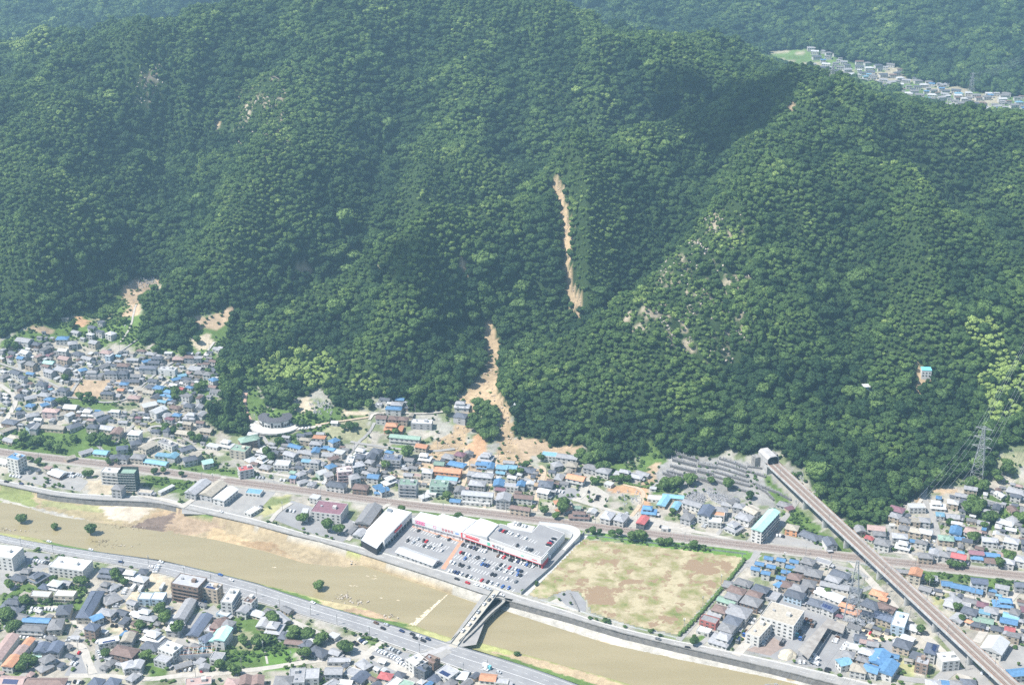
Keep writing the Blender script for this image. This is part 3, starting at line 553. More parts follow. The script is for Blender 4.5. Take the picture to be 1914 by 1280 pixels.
for i, s in enumerate(LANES.replace("\n", "").split(";") and [q for q in LANES.replace("\n", "").replace("|a;", "|a#").replace("|p;", "|p#").replace("|d;", "|d#").replace("|t;", "|t#").split("#")]):
    pl, w, mt = s.split("|"); pts = [Vector((*hit(a, b), 0)) for a, b in pxs(pl)]; pts = resample(smoothline(pts, 2), 2.5)
    LANEPTS += [(p.x, p.y, float(w) / 2) for p in pts]; L, R = offset_line(pts, float(w) / 2); n = len(pts); v = []; f = []
    zo = .10 + .004 * i
    for l, r in zip(L, R):
        zl, zr = float(zat(l.x, l.y)), float(zat(r.x, r.y)); m_ = max(zl, zr, float(zat((l.x + r.x) / 2, (l.y + r.y) / 2))) if zl > .01 else 0; z = (m_ + .12 if m_ > .5 else m_) + zo
        v += [(l.x, l.y, z), (r.x, r.y, z)]
    for k in range(n - 1): f.append((2 * k, 2 * k + 1, 2 * k + 3, 2 * k + 2))
    obj("lane", mesh("lane", v, f, [LM[mt]]), kind="structure")

# flat paved and bare lots (photo outlines on the valley floor)
def lot(name, s, m, z=.06, kind="structure"):
    pl = fpoly(s); a = sum(pl[i][0] * pl[(i + 1) % len(pl)][1] - pl[(i + 1) % len(pl)][0] * pl[i][1] for i in range(len(pl)))
    if a < 0: pl = pl[::-1]
    me_ = mesh(name, [(x, y, z) for x, y in pl], [tuple(range(len(pl)))], [m]); return obj(name, me_, kind=kind)
M_GRAVEL = mat("gravel_lot", (.44, .41, .36), .95, (.36, .34, .30), scale=.5); M_SANDLOT = mat("bare_sand_lot", (.62, .54, .40), .95, (.52, .44, .32), scale=.25)
for s, m, z in (("716 1010;742 975;772 962;905 1000;1012 1052;1092 998;1090 1015;972 1108;905 1088;810 1060;712 1030", M_ASPH, .065), ("1080 1018;1092 996;1100 1000;985 1113;972 1108", M_PAVE, .07),
    ("340 950;405 893;440 905;520 915;470 968;420 962;340 960", M_ASPH2, .06), ("505 968;545 935;640 965;690 985;640 1012;560 990", M_ASPH, .068), ("40 880;140 885;165 900;150 918;80 908;20 890", M_ASPH2, .062), ("455 895;500 895;570 915;560 922;450 905", M_ASPH2, .061),
    ("1078 910;1083 895;1110 905;1140 925;1125 955;1105 940;1075 935", M_GRAVEL, .064), ("1030 922;1045 908;1085 914;1075 935;1035 928", M_ASPH, .072), ("1150 985;1185 960;1300 985;1290 1000", M_GRAVEL, .063), ("1345 985;1400 940;1420 950;1375 1000", M_GRAVEL, .059), ("1395 1010;1420 985;1540 1020;1530 1035;1440 1030", M_ASPH2, .066),
    ("1440 1120;1490 1090;1600 1150;1615 1180;1560 1255;1425 1225;1400 1210", M_ASPH, .058), ("1395 1215;1445 1190;1470 1205;1440 1225", mat("brown_yard", (.30, .24, .21), .9), .075), ("120 1262;150 1210;170 1240;168 1265", M_ASPH, .07), ("175 1262;178 1205;196 1200;200 1265", M_ASPH2, .073), ("0 1060;40 1060;85 1060;60 1080;15 1110;0 1110", M_ASPH2, .06),
    ("45 1030;95 1035;90 1060;55 1062;40 1045", M_ASPH, .07), ("320 1210;360 1150;400 1130;410 1145;350 1215", M_ASPH2, .074), ("700 1205;770 1222;760 1250;720 1262;690 1235", M_ASPH, .076), ("620 1195;660 1200;690 1225;680 1235;640 1215", M_ASPH2, .077), ("50 1155;105 1155;105 1170;50 1170", M_SANDLOT, .071),
    ("1700 980;1745 980;1750 1005;1710 1005", M_ASPH, .07), ("1610 1175;1680 1180;1690 1215;1620 1205", M_SANDLOT, .07), ("1640 1200;1680 1190;1690 1215;1665 1235;1640 1215", M_ASPH, .082), ("1865 1230;1900 1190;1960 1150;1990 1290;1880 1290", M_ASPH2, .083), ("1038 1110;1065 1103;1080 1106;1095 1125;1095 1142;1085 1143;1060 1133", M_ASPH, .09), ("1015 1130;1040 1118;1062 1120;1080 1143;1030 1130", M_LANE, .085)):
    lot("paved_lot" if m in (M_ASPH, M_ASPH2, M_PAVE, M_LANE) else "bare_lot", s, m, z)
# the empty field
fm, ft, fb = nt("flooded_field"); fb.inputs["Roughness"].default_value = .95; _g = ft.nodes.new("ShaderNodeNewGeometry")
def _nz(sc, d=5, off=(0, 0, 0)):
    mp = ft.nodes.new("ShaderNodeMapping"); mp.inputs["Location"].default_value = off; ft.links.new(_g.outputs["Position"], mp.inputs[0]); n = ft.nodes.new("ShaderNodeTexNoise"); n.inputs["Scale"].default_value = sc; n.inputs["Detail"].default_value = d; n.inputs["Roughness"].default_value = .62; n.inputs["Distortion"].default_value = .25; ft.links.new(mp.outputs[0], n.inputs["Vector"]); return n.outputs[0]
def _rp(src, stops):
    c = ft.nodes.new("ShaderNodeValToRGB"); e = c.color_ramp.elements; e[0].position, e[0].color = stops[0][0], (*stops[0][1], 1); e[1].position, e[1].color = stops[-1][0], (*stops[-1][1], 1)
    for p, q in stops[1:-1]: k = e.new(p); k.color = (*q, 1)
    ft.links.new(src, c.inputs[0]); return c.outputs[0]
_base = _rp(_nz(.06, 7), [(.32, (.14, .17, .055)), (.42, (.24, .23, .10)), (.49, (.31, .27, .16)), (.58, (.42, .365, .235)), (.66, (.33, .29, .17)), (.76, (.27, .25, .12))])
_mk = ft.nodes.new("ShaderNodeAttribute"); _mk.attribute_name = "mud"
_sum = ft.nodes.new("ShaderNodeMath"); _sum.operation = 'MULTIPLY_ADD'; ft.links.new(_nz(.10, 7, (40, 0, 0)), _sum.inputs[0]); _sum.inputs[1].default_value = 2.4; ft.links.new(_mk.outputs["Fac"], _sum.inputs[2])
_mr = ft.nodes.new("ShaderNodeMapRange"); _mr.inputs[1].default_value = 1.38; _mr.inputs[2].default_value = 1.47; ft.links.new(_sum.outputs[0], _mr.inputs[0])
_mx2 = ft.nodes.new("ShaderNodeMix"); _mx2.data_type = 'RGBA'; ft.links.new(_mr.outputs[0], _mx2.inputs[0]); ft.links.new(_base, _mx2.inputs[6]); _mx2.inputs[7].default_value = (.26, .185, .115, 1)
_gr = ft.nodes.new("ShaderNodeAttribute"); _gr.attribute_name = "turf"; _s2 = ft.nodes.new("ShaderNodeMath"); _s2.operation = 'MULTIPLY_ADD'; ft.links.new(_nz(.12, 4, (9, 3, 0)), _s2.inputs[0]); _s2.inputs[1].default_value = 1.0; ft.links.new(_gr.outputs["Fac"], _s2.inputs[2])
_m3 = ft.nodes.new("ShaderNodeMapRange"); _m3.inputs[1].default_value = .9; _m3.inputs[2].default_value = 1.15; ft.links.new(_s2.outputs[0], _m3.inputs[0])
_mx3 = ft.nodes.new("ShaderNodeMix"); _mx3.data_type = 'RGBA'; ft.links.new(_m3.outputs[0], _mx3.inputs[0]); ft.links.new(_mx2.outputs[2], _mx3.inputs[6]); _mx3.inputs[7].default_value = (.20, .24, .075, 1)
ft.links.new(_mx3.outputs[2], fb.inputs["Base Color"])
FIELD = fpoly("985 1112;1088 1006;1240 1022;1390 1040;1382 1060;1268 1188;1180 1170;1102 1145;1095 1125;1080 1106;1060 1104;1040 1112;1015 1122")
fx = np.arange(0, 200, 2.0); fy = np.arange(880, 1030, 2.0); ax, ay = np.meshgrid(fx, fy); ok = inpoly(ax, ay, FIELD)
mud = np.zeros_like(ax); turf = np.zeros_like(ax)
for px, py, rx, ry, k in ((1320, 1060, 45, 14, .45), (1120, 1113, 34, 18, .42), (1090, 1088, 18, 8, .25), (1200, 1090, 60, 9, .24), (1140, 1040, 34, 16, .16), (1240, 1162, 26, 12, .26), (1270, 1130, 10, 18, .24), (1060, 1080, 14, 6, .2), (1300, 1090, 26, 8, .2)):
    qx, qy, _ = proj(ax, ay, 0.0); mud += k * np.clip(1.5 - ((qx - px) / rx) ** 2 - ((qy - py) / ry) ** 2, 0, 1)
qx, qy, _ = proj(ax, ay, 0.0)
for px, py, rx, ry, k in ((1020, 1105, 30, 14, .45), (1080, 1020, 40, 12, .3), (1200, 1025, 120, 7, .35), (1060, 1060, 30, 20, .2), (1180, 1170, 90, 8, .25), (1230, 1060, 50, 16, .15)):
    turf += k * np.clip(1.5 - ((qx - px) / rx) ** 2 - ((qy - py) / ry) ** 2, 0, 1)
idx = -np.ones(ax.shape, int); idx[ok] = np.arange(ok.sum()); q = (idx[:-1, :-1] >= 0) & (idx[:-1, 1:] >= 0) & (idx[1:, 1:] >= 0) & (idx[1:, :-1] >= 0)
ff = np.stack([idx[:-1, :-1][q], idx[:-1, 1:][q], idx[1:, 1:][q], idx[1:, :-1][q]], -1)
me_ = mesh("vacant_field", np.stack([ax[ok], ay[ok], .05 + .25 * fbm(ax[ok] / 12, ay[ok] / 12, 3, 2)], 1), [tuple(r) for r in ff.tolist()], [fm], smooth=True)
for nm, v in (("mud", mud), ("turf", turf)):
    a = me_.attributes.new(nm, 'FLOAT', 'POINT'); a.data.foreach_set("value", v[ok].astype(np.float32))
obj("vacant_field", me_, kind="structure")
def wallline(name, s, h, w, m, label, cat="wall", z0=0.0, **k):
    pts = resample([Vector((*hit(a, b), 0)) for a, b in pxs(s)], 6); L, R = offset_line(pts, w / 2); mb = MB()
    for i in range(len(pts) - 1):
        def up(p, t): return (p.x, p.y, float(zat(p.x, p.y)) + (h if t else -.3) + z0)
        a, b, c, d = R[i], R[i + 1], L[i + 1], L[i]
        mb.quad([up(a, 1), up(b, 1), up(c, 1), up(d, 1)]); mb.quad([up(a, 0), up(b, 0), up(b, 1), up(a, 1)]); mb.quad([up(c, 0), up(d, 0), up(d, 1), up(c, 1)])
        if i == 0: mb.quad([up(d, 0), up(a, 0), up(a, 1), up(d, 1)])
        if i == len(pts) - 2: mb.quad([up(b, 0), up(c, 0), up(c, 1), up(b, 1)])
    return mb.build(name, m, label=label, cat=cat, **k)
wallline("boundary_wall", "974 1111;1030 1062;1092 998", 2.6, .35, mat("grey_block_wall", (.33, .34, .35), .9), "tall grey block wall between the supermarket car park and the empty field")
wallline("boundary_fence", "1092 1000;1240 1018;1395 1036", 1.5, .12, M_STEEL, "thin green-grey fence along the railway side of the empty field", "fence")
wallline("road_wall", "1010 1122;1060 1134;1100 1148;1180 1172;1266 1192", .9, .25, mat("pale_fence", (.55, .56, .55), .8), "pale low fence between the empty field and the river road", "fence")
wallline("ramp_wall", "1064 1108;1072 1122;1082 1143", 1.6, .5, M_WALLC, "dark concrete wall on the paved apron at the field corner")

# ---------------------------------------------------------------- railway
RAIL = "-80 833;0 846;60 853;120 860;240 873;380 893;480 906;600 921;700 935;800 948;900 958;1000 971;1100 983;1200 996;1300 1008;1400 1020;1500 1031;1600 1043;1668 1050;1800 1064;1914 1077;2010 1088"
rc = resample(smoothline([P(a, b) for a, b in pxs(RAIL)], 3), 5)
M_BALL = mat("rail_ballast", (.235, .195, .17), .95, (.31, .27, .24), scale=.9); M_RAIL = mat("rusty_rail", (.24, .125, .085), .7, metal=.2)
L, R = offset_line(rc, 5.6); o = ribbon("track_bed", [(p.x, p.y, .35) for p in L], [(p.x, p.y, .35) for p in R], 0, M_BALL)
L2, R2 = offset_line(rc, 8.2); ribbon("track_shoulder", [(p.x, p.y, .12) for p in L2], [(p.x, p.y, .35) for p in L], 0, mat("track_side_gravel", (.36, .34, .30), .95)); ribbon("track_shoulder", [(p.x, p.y, .35) for p in R], [(p.x, p.y, .12) for p in R2], 0, mat("track_side_gravel", (.36, .34, .30), .95))
M_SLEEP = mat("sleepers", (.36, .33, .30), .9)
def track(parent, pts, off, z, nm="railway_track"):
    root = obj(nm, None) if parent is None else obj("track", None, parent); mb = MB(); c = [Vector((p.x, p.y, z)) for p in offset_line(pts, off)[0]] if off else pts
    for sgn in (-1, 1):
        a, b = offset_line(c, .72 + .12), offset_line(c, .72 - .12); a, b = (a[0], b[0]) if sgn > 0 else (a[1], b[1])
        for i in range(len(c) - 1): mb.quad([a[i] + Vector((0, 0, .26)), a[i + 1] + Vector((0, 0, .26)), b[i + 1] + Vector((0, 0, .26)), b[i] + Vector((0, 0, .26))][::-1 if sgn > 0 else 1])
    mb.build("rails", M_RAIL, root); mb = MB(); l, r = offset_line(c, 1.2)
    for i in range(len(c) - 1):
        for k in range(4):
            t = k / 4; p, q = l[i].lerp(l[i + 1], t), r[i].lerp(r[i + 1], t); d = (c[i + 1] - c[i]).normalized() * .22; mb.quad([p - d, q - d, q + d, p + d] if True else [])
            for j in range(1): pass
    ob = mb.build("sleepers", M_SLEEP, root); ob.location.z = .06; return root
for off, lb in ((2.1, "northern track of the valley railway with rusty rails"), (-2.1, "southern track of the valley railway with rusty rails")):
    t_ = track(None, rc, off, .37); t_["label"] = lb; t_["category"] = "railway track"
def post_mesh():
    mb = MB(); mb.bar((0, 0, 0), (0, 0, 8.2), .16, 6); a = mesh("mast", mb.v, mb.f, [M_STEEL]); mb = MB(); mb.bar((0, .0, 6.9), (0, -3.6, 7.3), .08); mb.bar((0, 0, 5.9), (0, -3.4, 7.1), .07); b = mesh("bracket", mb.v, mb.f, [M_STEEL]); return a, b
_pa, _pb = post_mesh()
k_ = 0
for i in range(4, len(rc) - 2, 9):
    d = (rc[i + 1] - rc[i]).normalized(); n = Vector((-d.y, d.x, 0)); s = 1 if k_ % 2 else -1
    r_ = obj("railway_mast", None, loc=(rc[i].x + n.x * 5.4 * s, rc[i].y + n.y * 5.4 * s, .2), rz=math.atan2(d.y, d.x) + (0 if s > 0 else math.pi), label=("railway mast with a bracket on the %s edge of the valley line" % ("hill-side" if s > 0 else "river-side")), cat="railway mast", group="overhead line masts of the valley railway %s" % ("hill side" if s > 0 else "river side"))
    obj("mast", _pa, r_); obj("bracket", _pb, r_); k_ += 1

# ---------------------------------------------------------------- viaduct
V0, V1 = P(1447, 870, 13.0), P(1905, 1296, 13.0); vd = (V1 - V0); VL = vd.length; vdir = vd.normalized(); vn = Vector((-vdir.y, vdir.x, 0)); va = math.atan2(vdir.y, vdir.x)
via = obj("railway_viaduct", None, loc=(V0.x, V0.y, 0), rz=va, label="long elevated concrete railway viaduct crossing the town from the tunnel mouth", cat="viaduct")
VLE = VL + 60
M_VD = mat("viaduct_concrete", (.50, .50, .49), .85, (.36, .36, .35), scale=.25, stretch=(1, 1, .4)); M_VB = mat("slab_track_bed", (.29, .255, .23), .9, (.23, .20, .175), scale=.6); M_RUST = mat("rust_stained_parapet", (.36, .22, .16), .85, (.42, .32, .26), scale=.3)
mb = MB(); mb.box(-6, VLE, -5.7, 5.7, 12.1, 13.0); mb.box(-6, VLE, -3.4, 3.4, 10.6, 12.1); mb.build("deck", M_VD, via)
mb = MB(); mb.box(-5.9, VLE, -5.3, 5.3, 13.0, 13.12); mb.build("track_bed", M_VB, via)
for s in (-1, 1):
    mb = MB(); mb.box(-6, VLE, min(s * 5.7, s * 5.45), max(s * 5.7, s * 5.45), 13.0, 14.6); mb.build("parapet", M_VD, via, )
    mb = MB(); mb.box(-6, VLE, min(s * 5.72, s * 5.3), max(s * 5.72, s * 5.3), 14.6, 14.75); mb.build("parapet_coping", M_RUST, via)
for c in (-2.6, 2.6):
    t_ = obj("track", None, via)
    mb = MB()
    for s in (-.72, .72): mb.box(-5, VLE, c + s - .14, c + s + .14, 13.2, 13.42)
    mb.build("rails", M_RAIL, t_); mb = MB(); mb.box(-5, VLE, c - 1.25, c + 1.25, 13.12, 13.22); mb.build("track_slab", mat("track_slab", (.27, .24, .21), .9), t_)
mb = MB(); mb.box(-5, VLE, -.35, .35, 13.12, 13.5); mb.build("cable_trough", mat("cable_trough", (.42, .40, .36), .9), via)
for px, py in ((1500, 950), (1541, 984), (1586, 1021), (1645, 1080), (1699, 1128), (1749, 1178), (1810, 1240), (1880, 1308)):
    p = P(px + 6, py, 0); t = (p - V0).dot(vdir); mb = MB()
    pr = MB(); n = 12
    pr.prism([(t + 1.3 * math.cos(a) * 1.0, 2.6 * math.sin(a)) for a in [2 * math.pi * k / n for k in range(n)]], -.5, 9.2); pr.prism([(t - 1.4, -3.0), (t + 1.4, -3.0), (t + 1.4, 3.0), (t - 1.4, 3.0)], 9.2, 10.6)
    pr.build("pier", M_VD, via)
for k in range(9):
    t = 20 + k * 42; s = 1 if k % 2 else -1; mb = MB(); mb.bar((t, s * 5.3, 13), (t, s * 5.3, 21), .16, 6); mb.bar((t, s * 5.3, 19.5), (t, s * 2.2, 20), .08); mb.build("overhead_mast", M_STEEL, via)
# tunnel mouth hood
hood = obj("tunnel_hood", None, loc=(V0.x, V0.y, 0), rz=va, label="grey concrete tunnel entrance hood where the viaduct meets the wooded hill", cat="tunnel entrance")
prof = [(-5.7, 0), (-5.7, 5.8), (-3.4, 8.0), (3.4, 8.0), (5.7, 5.8), (5.7, 0)]; inn = [(-5.1, 0), (-5.1, 5.5), (-3.0, 7.4), (3.0, 7.4), (5.1, 5.5), (5.1, 0)]
mb = MB(); z0 = 13.0
x0, x1 = -20, -2
for (a, b), (c, d) in zip(zip(prof[:-1], prof[1:]), zip(inn[:-1], inn[1:])):
    mb.quad([(x0, a[0], z0 + a[1]), (x0, b[0], z0 + b[1]), (x1, b[0], z0 + b[1]), (x1, a[0], z0 + a[1])][::-1]); mb.quad([(x1, a[0], z0 + a[1]), (x1, b[0], z0 + b[1]), (x1, d[0], z0 + d[1]), (x1, c[0], z0 + c[1])])
mb.quad([(x0 + .1, p[0], z0 + p[1]) for p in prof]); mb.box(x0, x1 - .2, -5.6, 5.6, 2, 12.95)
mb.build("shell", mat("hood_concrete", (.44, .43, .42), .85, (.34, .33, .32), scale=.3), hood)
mb = MB()
for c, d in zip(inn[:-1], inn[1:]): mb.quad([(x0 + .5, c[0], z0 + c[1]), (x0 + .5, d[0], z0 + d[1]), (x1 - .01, d[0], z0 + d[1]), (x1 - .01, c[0], z0 + c[1])])
mb.quad([(x0 + .6, p[0], z0 + p[1]) for p in inn]); mb.build("tunnel_bore", mat("shade_painted_lining", (.035, .035, .035), .95), hood)  # bore faces painted near-black to stand for the darkness inside
mb = MB(); mb.box(-22, -15, 5.8, 12, 4, 15); mb.build("wing_wall", M_WALLC, hood); mb = MB(); mb.box(-22, -15, -11, -5.8, 4, 15); mb.build("wing_wall", M_WALLC, hood)

# ---------------------------------------------------------------- road bridge and its approach
A, B = P(926, 1106, .3), P(852, 1200, .3)
br = obj("road_bridge", None, label="narrow grey road bridge crossing the muddy river beside a curved footway", cat="bridge"); d = (B - A).normalized(); n = Vector((-d.y, d.x, 0)); ang = math.atan2(d.y, d.x); LB = (B - A).length
mb = MB(); mb.box(-3, LB + 6, -3.1, 3.1, -.9, .25, 0, ang, (A.x, A.y)); mb.build("deck", mat("bridge_deck", (.40, .37, .31), .9, (.46, .43, .36), scale=.3), br)
for s in (-1, 1):
    mb = MB(); mb.box(-2, LB + 3, s * 3.0 - .15, s * 3.0 + .15, .25, 1.25, 0, ang, (A.x, A.y)); mb.build("railing", mat("bridge_rail", (.50, .50, .46), .8), br)
for k in range(3):
    t = LB * (k + 1) / 4; mb = MB(); mb.box(t - .7, t + .7, -3, 3, -9, -.9, 0, ang, (A.x, A.y)); mb.build("pier", M_WALLC, br)
fb_ = obj("footbridge", None, label="separate curved footbridge with dark railings beside the road bridge", cat="footbridge")
pts = smoothline([P(a, b, .2) for a, b in pxs("862 1200;890 1174;915 1146;938 1128;942 1122;936 1116;922 1118")], 3); L, R = offset_line(pts, 1.7); mb = MB()
for i in range(len(pts) - 1):
    u = Vector((0, 0, -.8)); mb.quad([R[i], R[i + 1], L[i + 1], L[i]]); mb.quad([R[i] + u, R[i + 1] + u, R[i + 1], R[i]]); mb.quad([L[i], L[i + 1], L[i + 1] + u, L[i] + u])
mb.build("walkway", mat("footway", (.36, .35, .32), .9), fb_)
for side in (L, R):
    mb = MB()
    for i in range(len(pts) - 1):
        a, b = side[i], side[i + 1]; u = Vector((0, 0, 1.3)); mb.quad([a, b, b + u, a + u])
    mb.build("railing", mat("dark_railing", (.17, .18, .18), .6), fb_)
for k in (.25, .5, .75):
    p = pts[int(k * len(pts) * .8)]; mb = MB(); mb.bar((p.x, p.y, -9), (p.x, p.y, -.6), .6, 8); mb.build("pier", M_WALLC, fb_)
lot("bridge_approach", "905 1108;960 1120;925 1112;890 1204;850 1210;815 1226;770 1222;842 1196", M_ASPH2, .05)
lot("crossing_paint", "846 1202;862 1206;800 1226;782 1222", mat("crossing_grey", (.42, .41, .40), .9), .10)
# ---------------------------------------------------------------- trees
def leaf_material(name, dark, light, jitter=.25):
    m, t, b = nt(name); b.inputs["Roughness"].default_value = .75; b.inputs["Specular IOR Level"].default_value = .25
    a = t.nodes.new("ShaderNodeAttribute"); a.attribute_type = 'INSTANCER'; a.attribute_name = "tint"
    oi = t.nodes.new("ShaderNodeObjectInfo")
    g = t.nodes.new("ShaderNodeNewGeometry")
    n = t.nodes.new("ShaderNodeTexNoise"); n.inputs["Scale"].default_value = .8; n.inputs["Detail"].default_value = 3; t.links.new(g.outputs["Position"], n.inputs["Vector"])
    big = t.nodes.new("ShaderNodeTexNoise"); big.inputs["Scale"].default_value = .012; big.inputs["Detail"].default_value = 3; t.links.new(g.outputs["Position"], big.inputs["Vector"])
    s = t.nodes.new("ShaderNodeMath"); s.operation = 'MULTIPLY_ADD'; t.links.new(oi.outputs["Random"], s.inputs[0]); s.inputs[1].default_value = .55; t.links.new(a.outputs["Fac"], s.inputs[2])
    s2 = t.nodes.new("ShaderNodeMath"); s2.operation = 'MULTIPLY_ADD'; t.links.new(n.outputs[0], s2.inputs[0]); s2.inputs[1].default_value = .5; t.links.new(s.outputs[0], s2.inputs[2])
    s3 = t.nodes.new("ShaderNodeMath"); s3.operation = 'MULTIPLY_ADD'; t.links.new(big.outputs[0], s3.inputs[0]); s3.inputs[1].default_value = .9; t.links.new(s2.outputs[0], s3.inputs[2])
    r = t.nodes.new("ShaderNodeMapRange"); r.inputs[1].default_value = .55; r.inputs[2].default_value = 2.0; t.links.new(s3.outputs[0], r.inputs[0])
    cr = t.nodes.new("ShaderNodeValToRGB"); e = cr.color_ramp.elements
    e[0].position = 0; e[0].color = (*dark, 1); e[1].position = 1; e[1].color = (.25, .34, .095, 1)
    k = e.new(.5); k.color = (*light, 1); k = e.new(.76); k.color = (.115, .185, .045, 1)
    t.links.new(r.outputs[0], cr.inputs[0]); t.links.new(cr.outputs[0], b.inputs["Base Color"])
    return m
M_LEAF = leaf_material("leaves", (.018, .048, .015), (.070, .128, .032))
M_BARK = mat("bark", (.12, .095, .07), .9, scale=2)
_ico = {}
def ico(sub):
    if sub not in _ico:
        bm = bmesh.new(); bmesh.ops.create_icosphere(bm, subdivisions=sub, radius=1)
        _ico[sub] = (np.array([v.co[:] for v in bm.verts]), np.array([[v.index for v in f.verts] for f in bm.faces])); bm.free()
    return _ico[sub]
def crown_mesh(name, seed, r=4.0, h=3.4, lumps=12, leaves=420, z0=3.2, sub=2, leafsize=.5):
    rs = np.random.RandomState(seed); V, Fc = [], []; nv = 0
    V0, F0 = ico(sub); cs = []
    for k in range(lumps):
        a = rs.uniform(0, 2 * math.pi); q = math.sqrt(rs.uniform(0, 1)) * .68 if k else 0
        c = np.array([math.cos(a) * q * r, math.sin(a) * q * r, z0 + h * (.55 + (1 - q ** 2) * .55) * rs.uniform(.8, 1.05)]); R = r * rs.uniform(.22, .42)
        d = rs.normal(size=(6, 3)); ph = rs.uniform(0, 6.28, 6)
        w = 1 + .10 * sum(np.sin(V0 @ d[i] * 2.2 + ph[i]) for i in range(6)) * .7
        vv = V0 * w[:, None] * R * np.array([1, 1, .78]) + rs.normal(size=V0.shape) * R * .09 + c
        V.append(vv); Fc.append(F0 + nv); nv += len(vv); cs.append((c, R))
    vv = ico(2)[0] * np.array([r * .72, r * .72, h * .55]) + np.array([0, 0, z0 + h * .45]); V.append(vv); Fc.append(ico(2)[1] + nv); nv += len(vv)
    for k in range(leaves):
        c, R = cs[rs.randint(len(cs))]; d = rs.normal(size=3); d[2] = abs(d[2]) * .9 - .15; d /= np.linalg.norm(d)
        p = c + d * R * rs.uniform(.9, 1.32) * np.array([1, 1, .85]); u = rs.normal(size=3); u /= np.linalg.norm(u); n = d * .9 + rs.normal(size=3) * .5; n /= np.linalg.norm(n)
        t1 = np.cross(n, u); t1 /= np.linalg.norm(t1) + 1e-9; t2 = np.cross(n, t1); s = leafsize * rs.uniform(.5, 1.2)
        V.append(np.array([p - t1 * s, p + t2 * s * .7, p + t1 * s, p - t2 * s * .6])); Fc.append(np.array([[nv, nv + 1, nv + 2], [nv, nv + 2, nv + 3]])); nv += 4
    V = np.concatenate(V); Fc = np.concatenate(Fc)
    me = bpy.data.meshes.new(name); me.vertices.add(len(V)); me.vertices.foreach_set("co", V.astype(np.float32).ravel())
    me.loops.add(Fc.size); me.loops.foreach_set("vertex_index", Fc.astype(np.int32).ravel())
    me.polygons.add(len(Fc)); me.polygons.foreach_set("loop_start", np.arange(0, Fc.size, 3, dtype=np.int32)); me.polygons.foreach_set("loop_total", np.full(len(Fc), 3, dtype=np.int32))
    me.update(calc_edges=True); me.materials.append(M_LEAF); return me
def trunk_mesh(name, seed, top=6.0, r=.28):
    rs = random.Random(seed); mb = MB(); lean = Vector((rs.uniform(-.3, .3), rs.uniform(-.3, .3), 0))
    p = Vector((0, 0, -.6)); 
    for i in range(3):
        q = Vector((lean.x * (i + 1), lean.y * (i + 1), top * .6 * (i + 1) / 3)); mb.bar(p, q, r * (1 - .22 * i), 6); p = q
    for k in range(5):
        a = k * 1.256 + rs.uniform(-.4, .4); q = p + Vector((math.cos(a) * 1.8, math.sin(a) * 1.8, rs.uniform(1.4, 2.4))); mb.bar(p - Vector((0, 0, rs.uniform(0, 1.2))), q, r * .4, 5)
    return mesh(name, mb.v, mb.f, [M_BARK])
CROWNS = [crown_mesh("crown_leaves", 100 + i, r=4.0 + .3 * (i % 3), h=3.2 + .4 * (i % 4), lumps=19 + 2 * (i % 4), leaves=900, leafsize=.55) for i in range(9)]
TALL = [crown_mesh("crown_leaves_tall", 140 + i, r=3.1, h=8.0, lumps=18, z0=1.5, leaves=500) for i in range(2)]
TRUNKS = [trunk_mesh("trunk_wood", i) for i in range(3)]
# hidden-from-nothing sources: they belong to a collection that is only used by the instancer
CC = bpy.data.collections.new("crown_kinds")
for i, m_ in enumerate(CROWNS + TALL):
    o = bpy.data.objects.new("crown_kind_%02d" % i, m_); CC.objects.link(o)
def instancer(name, pts, scale, rot, kind, tint, coll, label=None, kind_tag="stuff", cat=None, sxy=None):
    n = len(pts); me = bpy.data.meshes.new(name); me.vertices.add(n); me.vertices.foreach_set("co", np.asarray(pts, np.float32).ravel())
    def att(nm, ty, v):
        a = me.attributes.new(nm, ty, 'POINT'); a.data.foreach_set("vector" if ty == 'FLOAT_VECTOR' else "value", np.asarray(v, np.int32 if ty == 'INT' else np.float32).ravel())
    sc = np.asarray(scale, float); sv = np.stack([sc, sc, sc], 1) if sc.ndim == 1 else sc
    att("sz", 'FLOAT_VECTOR', sv); att("rt", 'FLOAT_VECTOR', np.stack([np.zeros(n), np.zeros(n), rot], 1) if np.asarray(rot).ndim == 1 else rot); att("kd", 'INT', kind); att("tint", 'FLOAT', tint)
    o = obj(name, me, label=label, cat=cat, kind=kind_tag)
    ng = bpy.data.node_groups.new(name + "_nodes", 'GeometryNodeTree')
    ng.interface.new_socket("Geometry", in_out='INPUT', socket_type='NodeSocketGeometry'); ng.interface.new_socket("Geometry", in_out='OUTPUT', socket_type='NodeSocketGeometry')
    N = ng.nodes; L = ng.links; gi = N.new("NodeGroupInput"); go = N.new("NodeGroupOutput"); ip = N.new("GeometryNodeInstanceOnPoints"); ci = N.new("GeometryNodeCollectionInfo")
    ci.inputs["Collection"].default_value = coll; ci.inputs["Separate Children"].default_value = True; ci.inputs["Reset Children"].default_value = True
    def na(nm, ty):
        a = N.new("GeometryNodeInputNamedAttribute"); a.data_type = ty; a.inputs["Name"].default_value = nm; return a.outputs[0]
    mp = N.new("GeometryNodeMeshToPoints"); L.new(gi.outputs[0], mp.inputs[0]); L.new(mp.outputs[0], ip.inputs["Points"])
    L.new(ci.outputs[0], ip.inputs["Instance"]); ip.inputs["Pick Instance"].default_value = True
    L.new(na("kd", 'INT'), ip.inputs["Instance Index"]); L.new(na("rt", 'FLOAT_VECTOR'), ip.inputs["Rotation"]); L.new(na("sz", 'FLOAT_VECTOR'), ip.inputs["Scale"]); L.new(ip.outputs[0], go.inputs[0])
    md = o.modifiers.new("scatter", 'NODES'); md.node_group = ng; return o
